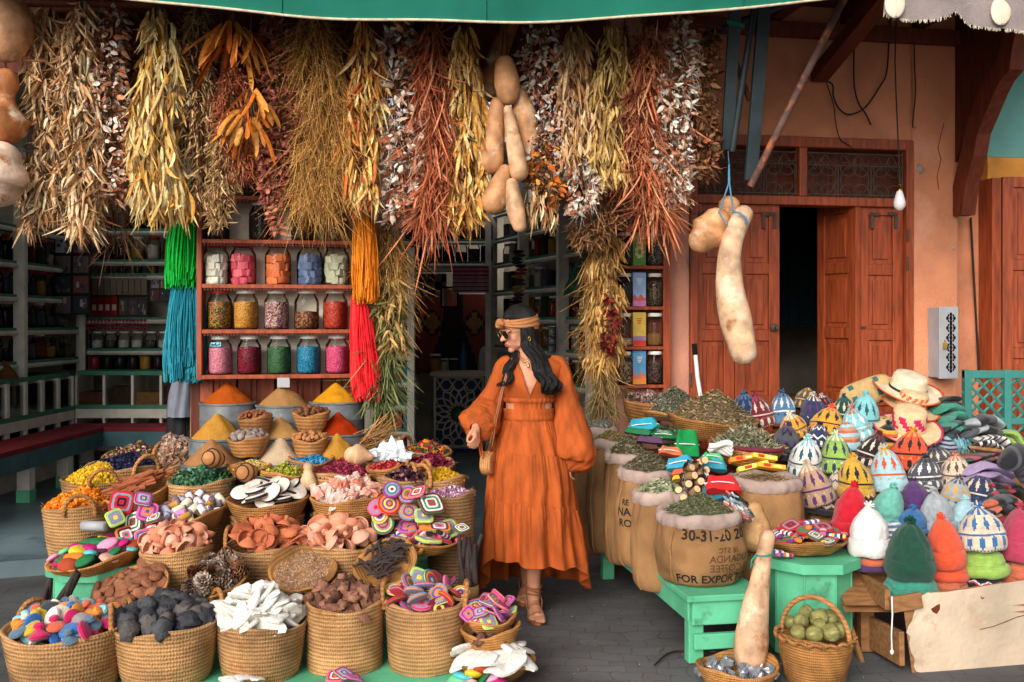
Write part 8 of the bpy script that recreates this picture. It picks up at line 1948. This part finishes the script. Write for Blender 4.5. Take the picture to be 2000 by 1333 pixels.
# neck and torso as one run of cross sections
rows = []
for y, cx_, hw, hd_ in ((664, 1022, 14, .045), (684, 1027, 15.5, .048), (696, 1032, 20, .055), (703, 1036, 46, .068), (712, 1038, 62, .085), (730, 1037, 58, .098), (752, 1034, 50, .108), (775, 1033, 46, .098), (795, 1033, 45, .092), (815, 1032, 45, .092), (850, 1031, 54, .11), (880, 1032, 54, .11), (900, 1033, 40, .09)):
 o_ = Q(cx_, y); rows.append([(o_.x + hw * SW * cos(a), o_.y + hd_ * sin(a), o_.z) for a in np.linspace(0, 2 * pi, 28, endpoint=False)])
mb.rings(np.array(rows), cap0=True, cap1=True)
for sx_ in (-1, 1): mb.blob(Q(1033 + sx_ * 21, 752, -.052), (.046, .046, .048), seg=16, ring=10)
cap([Q(984, 716), Q(960, 770, .01), Q(946, 800, .0), Q(936, 822, -.08), Q(929, 836, -.16)], [.036, .032, .029, .026, .021])
cap([Q(1092, 716), Q(1103, 765, .01), Q(1108, 810, .02), Q(1110, 860, .0), Q(1109, 894, -.02)], [.036, .032, .029, .026, .021])
FL = [Vector((.113, 5.27, .06)), Vector((.087, 5.62, .06))]
cap([Q(1046, 880, -.02), Q(1040, 1000, -.06), Vector((.115, 5.22, .33)), Vector((.114, 5.26, .18)), Vector((.114, 5.27, .085))], [.075, .058, .046, .036, .034])
cap([Q(1020, 880, .0), Q(1024, 1000, .06), Vector((.07, 5.52, .30)), Vector((.08, 5.59, .17)), Vector((.087, 5.61, .085))], [.075, .058, .044, .034, .033])
def foot(p, yaw):
 M4 = Matrix.Translation((p.x, p.y, .014)) @ Matrix.Rotation(yaw, 4, 'Z'); f = lambda x, y, z: M4 @ Vector((x, y, z))
 cap([f(0, .03, .034), f(0, -.02, .045), f(0, -.08, .036), f(.002, -.13, .024)], [.031, .034, .032, .024])
 cap([f(-.02, -.08, .024), f(-.022, -.13, .019)], [.022, .019]); cap([f(.02, -.08, .024), f(.024, -.14, .019)], [.022, .019])
 for k, (x, l, r) in enumerate(((.026, .05, .0135), (.008, .052, .0105), (-.007, .046, .0098), (-.021, .036, .009), (-.033, .026, .0085))): cap([f(x, -.135 + .016 * (k > 2), .016), f(x * 1.04, -.150 - l * .5 + .014 * (k > 2), .017), f(x * 1.05, -.150 - l + .014 * (k > 2), .011)], [r, r, r * .86], 10)
 return M4
FM = [foot(FL[0], radians(6)), foot(FL[1], radians(-8))]
def hand(p, d, up, curl, mirror=1, hs=.95):
 z = -Vector(d).normalized(); x = Vector(up).cross(z).normalized() * mirror; y = z.cross(x) * mirror
 M4 = Matrix.Translation(p) @ Matrix((x, y, z)).transposed().to_4x4(); f = lambda a, b, c_: M4 @ (Vector((a, b, c_)) * hs)
 cap([f(0, 0, .01), f(0, 0, -.02)], [.022, .024], 12)
 for xx in (-.024, -.008, .008, .024): cap([f(xx * .7, 0, -.02), f(xx, -.002, -.082)], [.014, .0115], 10)
 for k, (xx, L_) in enumerate(((-.028, .058), (-.0095, .072), (.0095, .076), (.0285, .068))):
  q = Vector((xx, -.002, -.084)); an = 0; pts = [q]
  for i, sg in enumerate((.45, .32, .25)):
   an += curl * (.8 + .15 * k) * (.75 if i == 0 else 1); q = q + Vector((xx * .06, -sin(an), -cos(an))) * L_ * sg; pts.append(q)
  cap([f(*q) for q in pts], [.0085, .008, .0073, .0062], 9)
 cap([f(.022, -.004, -.022), f(.040, -.018, -.050), f(.042, -.034, -.072), f(.036, -.048, -.088)], [.013, .0105, .009, .0075], 9)
hand(Q(929, 836, -.165), (.10, -.55, -.60), (.9, -.2, .4), .72, 1, .86)
hand(Q(1107, 890, -.02), (-.10, -.10, -1), (-.7, -.7, 0), .45, -1)
raw = mb.build('body_form', m_skin)
md = raw.modifiers.new('skin', 'REMESH'); md.mode = 'VOXEL'; md.voxel_size = .0046
sm_ = raw.modifiers.new('smooth', 'SMOOTH'); sm_.factor = .5; sm_.iterations = 7
dg = bpy.context.evaluated_depsgraph_get(); me = bpy.data.meshes.new_from_object(raw.evaluated_get(dg)); me.name = 'body'
me.polygons.foreach_set('use_smooth', np.ones(len(me.polygons), dtype=bool)); me.materials.clear(); me.materials.append(m_skin)
bpy.data.objects.remove(raw)
bd = bpy.data.objects.new('body', me); COL.objects.link(bd); bd.parent = who; bd.location = -who.location
def wc(mb, name, mat): return child(mb, name, mat, who)
# lips, brows
mb = MB(); mb.blob(hp(0, -.0935, -.0565), (.017, .005, .0042), seg=14, ring=8, mtx=HM); mb.blob(hp(0, -.0915, -.0655), (.0155, .0055, .005), seg=14, ring=8, mtx=HM); wc(mb, 'lips', M('lip_colour', c(168, 84, 78), .45, .1))
mb = MB()
for sx_ in (-1, 1): mb.tube([hp(sx_ * .012, -.093, .026), hp(sx_ * .03, -.092, .033), hp(sx_ * .05, -.078, .028)], [.002, .003, .0015], 6)
wc(mb, 'eyebrows', m_hair)
# sunglasses
sg_ = MB(); sg_l = MB()
for sx_ in (-1, 1):
 cx_ = sx_ * .032; pts = [hp(cx_ + .0225 * cos(a), -.107 + abs(cx_ + .0225 * cos(a)) * .18, .001 + .022 * sin(a)) for a in np.linspace(0, 2 * pi, 25)]
 sg_.tube(pts, .0014, 6); sg_l.add([hp(cx_, -.1095 + .034 * .18, .001)] + pts[:-1], [(0, i + 1, (i + 1) % 24 + 1) for i in range(24)]); sg_.tube([hp(sx_ * .060, -.097, .006), hp(sx_ * .078, -.05, .008), hp(sx_ * .080, .01, .004)], .0018, 6)
sg_.tube([hp(-.010, -.108, .006), hp(0, -.112, .010), hp(.010, -.108, .006)], .0018, 6)
wc(sg_, 'sunglasses_frame', m_gold); wc(sg_l, 'sunglasses_lens', m_lens)
# hair: close cap, back mass and long wavy locks
mb = MB()
def capfn(P):
 return P
th = np.linspace(.02, 2.3, 18); A = np.linspace(0, 2 * pi, 36, endpoint=False); rows = []
for t in th:
 row = []
 for a in A:
  x, y, z = sin(t) * cos(a), sin(t) * sin(a), cos(t)
  ff = max(0, -y) * max(0, .62 - z)      # hairline pulls back off the face
  r_ = 1 - .32 * min(1, ff * 2.6) + .02 * sin(a * 14 + t * 3)
  row.append(tuple(hp(x * .083 * r_, .016 + y * .104 * r_, .026 + z * .104)))
 rows.append(row)
mb.rings(np.array(rows), cap0=True)
def lock(pts, r, n=1, spread=.012, wav=.010):
 P = [Vector(p) for p in pts]
 for k in range(n):
  o_ = Vector((rnd.gauss(0, spread), rnd.gauss(0, spread), 0)); ph = rnd.uniform(0, 6); L = []
  m = 16
  for i in range(m):
   t = i / (m - 1) * (len(P) - 1); j = min(int(t), len(P) - 2); q = P[j].lerp(P[j + 1], t - j)
   w = wav * (i / m); L.append(q + o_ * (.4 + .9 * i / m) + Vector((w * sin(i * 1.15 + ph * .4), w * cos(i * 1.15 + ph * .4), 0)))
  mb.tube(L, [r * rnd.uniform(.7, 1.1) * (.75 + .5 * sin(pi * min(1, (i + 2) / m))) * (1 if i < m - 4 else (m - i) / 4.5) for i in range(m)], 7)
lock([hp(.078, -.012, .012), Q(1026, 674, -.075), Q(1044, 702, -.12), Q(1058, 732, -.15), Q(1066, 752, -.15), Q(1076, 771, -.13)], .012, 22, .012, .018)
lock([hp(.082, .02, .01), Q(1034, 672, -.05), Q(1050, 702, -.08), Q(1064, 732, -.13), Q(1076, 752, -.12), Q(1080, 766, -.11)], .014, 22, .016, .018)
lock([hp(.05, .04, .03), Q(1040, 668, .0), Q(1058, 700, -.03), Q(1066, 728, -.09), Q(1072, 748, -.12), Q(1080, 772, -.12)], .012, 18, .015, .018)
lock([hp(.04, .07, .0), Q(1046, 680, .05), Q(1060, 715, .02), Q(1072, 745, -.06), Q(1070, 768, -.11)], .013, 16, .016, .016)
lock([hp(.0, .08, -.02), Q(1034, 690, .07), Q(1040, 720, .09), Q(1044, 745, .10)], .016, 14, .03, .01)
lock([Q(1020, 678, .02), Q(1010, 694, -.03), Q(1000, 708, -.09), Q(993, 728, -.11), Q(990, 748, -.12), Q(980, 756, -.12)], .010, 16, .010, .014)
lock([hp(-.06, .04, -.02), Q(1012, 690, .03), Q(1002, 712, -.06), Q(994, 738, -.10)], .010, 10, .010, .012)
wc(mb, 'hair', m_hair)
# headscarf
mb = MB(); rows = []
A = np.linspace(0, 2 * pi, 49)[:-1]
for a in A:
 fx, fy = sin(a), -cos(a); fr = (1 + cos(a)) / 2      # 1 at the forehead
 zc = .006 + .052 * fr; hwid = .014 + .027 * (1 - fr) ** .8; row = []
 for k, v in enumerate(np.linspace(-1, 1, 11)):
  z = zc + hwid * v; zz = min(.99, abs(z - .024) / .108); k_ = sqrt(max(.05, 1 - zz * zz)); fold = .0035 * sin(v * 9 + 2 * sin(a * 2)) + .0015 * sin(a * 9 + v * 4)
  row.append(tuple(hp(fx * (.089 * k_ + fold + .002), .016 + fy * (.109 * k_ + fold + .002), z)))
 for k, v in enumerate((1, -1)):
  z = zc + hwid * v * .9; row.append(tuple(hp(fx * .07, .016 + fy * .09, z)))
 rows.append(row)
rows.append(rows[0]); mb.rings(np.array(rows));
for k in range(4):
 a = k * pi / 2; q = hp(.012 * cos(a), -.100, .060 + .012 * sin(a)); mb.blob(q, (.019, .017, .015), seg=12, ring=8, jit=.4, seed=k)
mb.tube([hp(.02 * cos(t), -.106 - .008 * sin(t * 2), .060 + .017 * sin(t)) for t in np.linspace(0, 6.3, 18)], .008, 8)
wc(mb, 'headscarf', m_scarf)
# ---- dress
def ring_at(y, cx_, hw, hd_, a0=0.0, a1=2 * pi, n=96, fn=None, dy=0, closed=True):
 o_ = Q(cx_, y, dy); out = []
 for a in np.linspace(a0, a1, n, endpoint=not closed):
  k = 1 + (fn(a) if fn else 0); out.append((o_.x + hw * SW * k * cos(a), o_.y + hd_ * k * sin(a), o_.z))
 return out
mb = MB(); rows = []
prof_b = [(696, 1036, 26, .066), (701, 1037, 46, .078), (707, 1038, 60, .088), (716, 1038, 66, .098), (730, 1037, 62, .114), (745, 1035, 55, .130), (758, 1034, 52, .126), (768, 1034, 50.5, .116), (777, 1033.5, 49, .107)]
for y, cx_, hw, hd_ in prof_b:
 gap = max(0.0, (773 - y) / 76.0) * 31.0; ga = math.asin(min(.95, max(.0, gap / hw)))
 g = max(0, (y - 745) / 32)
 rows.append(ring_at(y, cx_ - 3 * 0, hw, hd_, -pi / 2 + ga, 1.5 * pi - ga, 97, lambda a: .022 * g * sin(a * 34 + 2 * sin(a * 5)) + .012 * noise.noise(Vector((cos(a) * 3, sin(a) * 3, y * .05))), closed=False))
P = np.array(rows); mb.rings(P, closed=False)
I = P.copy(); I[..., 0] += (Q(1036, 0).x - I[..., 0]) * .06; I[..., 1] += (DW - I[..., 1]) * .06; mb.rings(I, closed=False)
for col in (0, -1): mb.tube([P[r_, col] for r_ in range(len(P))], .0035, 6)
wc(mb, 'bodice', m_dress)
mb = MB()
gath = lambda n_, am: (lambda a: am * sin(a * n_ + 2.2 * sin(a * 3)) + am * .5 * sin(a * n_ * 1.7))
mb.rings(np.array([ring_at(y, 1033.5, hw, hd_, fn=gath(38, .026)) for y, hw, hd_ in ((776, 49.5, .109), (777, 51, .112), (784, 50, .109), (785, 48, .105))]))
# centre panel between the side cut-outs
mb.rings(np.array([ring_at(y, 1033, hw, hd_, -pi / 2 - .66, -pi / 2 + .66, 40, gath(38, .022), closed=False) for y, hw, hd_ in ((783, 49, .106), (788, 48, .101), (793, 47.5, .099), (799, 48, .102))]), closed=False)
mb.rings(np.array([ring_at(y, 1033, hw, hd_, pi / 2 - 1.0, pi / 2 + 1.0, 40, gath(38, .022), closed=False) for y, hw, hd_ in ((783, 49, .106), (791, 47.5, .100), (799, 48, .102))]), closed=False)
mb.rings(np.array([ring_at(y, 1032.5, hw, hd_, fn=gath(40, .028)) for y, hw, hd_ in ((797, 48, .102), (798, 49.5, .106), (805, 49, .105), (812, 50, .107), (818, 51.5, .112), (819, 50, .108))]))
wc(mb, 'waistband', m_dress)
# skirt in three gathered tiers, high at the front and long behind
def skirt_tier(tier, v0, v1, nrow, g0, push):
 rows = []
 for i in range(nrow):
  f = i / (nrow - 1); v = v0 + (v1 - v0) * f; row = []
  for a in np.linspace(0, 2 * pi, 220, endpoint=False):
   front = (1 + cos(a + pi / 2)) / 2
   zt_, zbk = Q(1032, 807).z, .09 + .014 * sin(a * 3); zf = .305 - .03 * cos(a) + .006 * sin(a * 9 + 1)
   k = min(1, max(0, (front - .40) / .42)); k = k * k * (3 - 2 * k); zh_ = zbk + (zf - zbk) * k
   z = zt_ + (zh_ - zt_) * v
   q = (zt_ - z) / (zt_ - .1)
   hw = (48.5 + 20 * min(1, q * 3.2) ** .7 + 36 * q ** 1.05) * SW; hdp = .104 + .096 * min(1, q * 3) ** .7 + .15 * q
   fold = .020 * sin(a * 11 + 1.3 * sin(a * 2)) + .018 * sin(a * 17 + 3 * noise.noise(Vector((cos(a), sin(a), v * 1.5)))) + .012 * noise.noise(Vector((cos(a) * 3, sin(a) * 3, v * 6)))
   fold *= (.7 + 2.9 * q)
   gth = g0 * (1 - f) ** 1.6 * (sin(a * 64 + 3 * sin(a * 4)) + .6 * sin(a * 91))
   kk = 1 + fold + gth + push * (1 - f) * .3
   cx_ = Q(1032, 0).x + (.038) * q; cy_ = DW + .02 + .06 * q
   wr = .004 * noise.noise(Vector((a * 9, z * 26, tier)))
   row.append((cx_ + (hw * kk + wr) * cos(a), cy_ + (hdp * kk + wr) * sin(a), z))
  rows.append(row)
 return np.array(rows)
mb = MB()
for tier, (v0, v1, n_, g0, push) in enumerate(((0, .272, 16, .020, 0), (.270, .60, 18, .020, .012), (.598, 1.0, 22, .022, .015))):
 P = skirt_tier(tier, v0, v1, n_, g0, push); mb.rings(P)
 if tier < 2: mb.rings(P[-1:].repeat(2, 0) + np.array([[[0, 0, 0]], [[0, 0, .004]]]))
 I = P.copy(); c0 = P.mean(axis=1, keepdims=True); I = c0 + (P - c0) * .985; mb.rings(I)
 if tier == 2: mb.tube([tuple(q) for q in P[-1]] + [tuple(P[-1][0])], .003, 5)
wc(mb, 'skirt', m_dress)
def sleeve(pts, name):
 Pn = [Vector(Q(*q[:3])) for q in pts]; R_ = [q[3] * SW * 1.1 for q in pts]; path, rad = [], []
 for i in range(len(Pn) - 1):
  a, b, cc_, e = Pn[max(i - 1, 0)], Pn[i], Pn[i + 1], Pn[min(i + 2, len(Pn) - 1)]; ra, rb, rc, re = R_[max(i - 1, 0)], R_[i], R_[i + 1], R_[min(i + 2, len(R_) - 1)]
  for k in range(8):
   t = k / 8; cr = lambda a, b, c_, e: .5 * ((2 * b) + (c_ - a) * t + (2 * a - 5 * b + 4 * c_ - e) * t * t + (3 * b - a - 3 * c_ + e) * t ** 3)
   path.append(cr(a, b, cc_, e)); rad.append(cr(ra, rb, rc, re))
 path.append(Pn[-1]); rad.append(R_[-1]); n = 56; P = []; u0 = None; m = len(path)
 for i, p in enumerate(path):
  d = (path[min(i + 1, m - 1)] - path[max(i - 1, 0)]).normalized()
  if u0 is None: u0 = d.cross(Vector((0, 1, .1)))
  u = (u0 - d * u0.dot(d)).normalized(); u0 = u; w = d.cross(u); f = i / (m - 1); row = []
  for j in range(n):
   a = 2 * pi * j / n
   k = 1 + .05 * sin(a * 5 + f * 5 + len(name)) * sin(pi * f) + .06 * max(0, f - .55) * 2 * sin(a * 15 + 2 * sin(a * 2)) + .17 * noise.noise(Vector((cos(a) * 1.8, sin(a) * 1.8, f * 6 + len(name)))) - .10 * abs(noise.noise(Vector((cos(a) * 2 + f * 3, sin(a) * 2, f * 9)))) + .06 * noise.noise(Vector((cos(a) * 4, sin(a) * 4, f * 16)))
   row.append(tuple(p + (u * cos(a) + w * sin(a) * .92) * rad[i] * k))
  P.append(row)
 mb = MB(); mb.rings(np.array(P), cap0=True)
 return mb, path
mb, pth = sleeve([(1000, 708, .0, 12), (985, 718, 0, 17), (972, 752, 0, 19), (959, 786, .0, 24), (948, 808, -.04, 30), (938, 823, -.09, 35), (931, 834, -.135, 30), (928.5, 838, -.16, 13), (928, 839, -.172, 10)], 'sleeve_right')
for x, l in ((931, 44), (936, 52)): mb.tube([Q(932, 846, -.15), Q(x + 3, 862, -.14), Q(x + 8, 846 + l, -.13)], .005, 6)
wc(mb, 'sleeve', m_dress)
mb, pth = sleeve([(1072, 707, 0, 13), (1090, 717, 0, 18), (1100, 748, .0, 20), (1108, 792, .01, 25), (1113, 840, 0, 35), (1117, 876, -.01, 41), (1116, 898, -.01, 38), (1110, 910, -.02, 22), (1107, 913, -.02, 11)], 'sleeve_left')
wc(mb, 'sleeve', m_dress)
# jewellery and sandals
mb = MB()
for dz, r_ in ((0, 1), (12, 1.1)):
 mb.tube([Q(1012 + 2 * t, 690 + 1.2 * t * (20 - t) / 8 * r_ + dz * .4, -.06 - .05 * sin(pi * t / 20)) for t in range(0, 21, 1)], .0018, 5)
mb.blob(Q(1032, 716, -.118), (.008, .004, .009), seg=8, ring=6); mb.blob(Q(1026, 707, -.115), (.005, .003, .005), seg=8, ring=6)
wc(mb, 'necklace', m_gold)
mb = MB(); mb.tube([Q(1034 + 2.4 * cos(a), 662 + 3.4 * sin(a), -.10) for a in np.linspace(0, 6.3, 14)], .0015, 5); wc(mb, 'earring', m_gold)
for M4 in FM:
 mb = MB(); out = [(.034 + .006 * sin(t) if 0 else (.036 + .008 * max(0, sin(t))) * cos(t), -.078 - .135 * sin(t)) for t in np.linspace(0, 2 * pi, 28, endpoint=False)]
 n = len(out); vs = [M4 @ Vector((x, y, z)) for z in (-.012, .002) for x, y in out]
 mb.add(vs, [tuple(range(n - 1, -1, -1)), tuple(range(n, 2 * n))] + [(i, (i + 1) % n, (i + 1) % n + n, i + n) for i in range(n)])
 f = lambda x, y, z: M4 @ Vector((x, y, z))
 mb.tube([f(.042 * cos(t), -.142, .003 + .036 * sin(t)) for t in np.linspace(-.1, pi + .1, 14)], .0045, 6, flat=1.6)
 mb.tube([f(.038 * cos(t), -.085 - .012 * cos(t), .004 + .063 * sin(t)) for t in np.linspace(-.1, pi + .1, 14)], .004, 6)
 for z, y, r_ in ((.095, .0, .040), (.125, -.006, .040), (.15, -.012, .041)): mb.tube([f(r_ * cos(t), y + r_ * sin(t) - .001, z + .012 * sin(t + z * 40)) for t in np.linspace(0, 6.3, 22)], .004, 6)
 mb.tube([f(.034, -.06, .02), f(.045, -.01, .06), f(.038, .01, .095)], .004, 6); mb.tube([f(-.034, -.06, .02), f(-.045, -.01, .06), f(-.038, .01, .095)], .004, 6)
 wc(mb, 'sandal', m_leather)
# bag she carries
bg = empty('shoulder_bag', Q(953, 905, -.08), 'round woven straw shoulder bag hanging at the side of the woman in orange', 'bag')
m_bagw = M('woven_bag', c(196, 140, 88), .75, .35, 14, .5, 70, pattern=('weave', .012, 40, .3))
mb = MB(); mb.lathe([(.001, -.028), (.048, -.03), (.060, -.026), (.064, 0), (.060, .026), (.048, .03), (.001, .028)], 32); o = mb.build('bag_body', m_bagw, bg, rot=(radians(90), 0, radians(72)))
mb = MB(); o0 = bg.location.copy()
for k in (0, 5):
 mb.tube([p - o0 for p in (Q(1000 + k, 700, -.075), Q(990 + k * .5, 726, -.115), Q(979 + k * .6, 765, -.14), Q(967 + k * .6, 820, -.15), Q(957 + k, 868, -.11), Q(951 + k, 886, -.08))], .0045, 6)
mb.build('strap', m_leather, bg)
mb = MB(); mb.blob(Q(955, 884, -.10) - o0, (.008, .006, .009), seg=8, ring=6); mb.tube([Q(956, 868, -.125) - o0, Q(955, 884, -.10) - o0], .004, 6); mb.build('clasp', m_gold, bg)
# litter on the paving
mb = MB(); n = 240; x = rng.uniform(-.3, 1.6, n); y = rng.uniform(4.1, 6.2, n); a = rng.random(n) * 6.28
d_ = np.stack([np.cos(a), np.sin(a), rng.uniform(-.05, .1, n)], -1); mb.strips(np.stack([x, y, np.full(n, .009)], -1), d_, rng.normal(0, .2, (n, 3)) * [1, 1, .2], rng.uniform(.006, .035, n), rng.uniform(.001, .0035, n), unit(np.cross(d_, np.tile([0, .05, 1.], (n, 1)))), 4, .2, 0, pick([c(150, 130, 100), c(190, 180, 160), c(90, 70, 50), c(170, 90, 50)], n), 'leaf')
tag(mb.build('floor_litter', m_leaf), 'bits of straw and leaf scattered on the paving', 'litter', None, 'stuff')
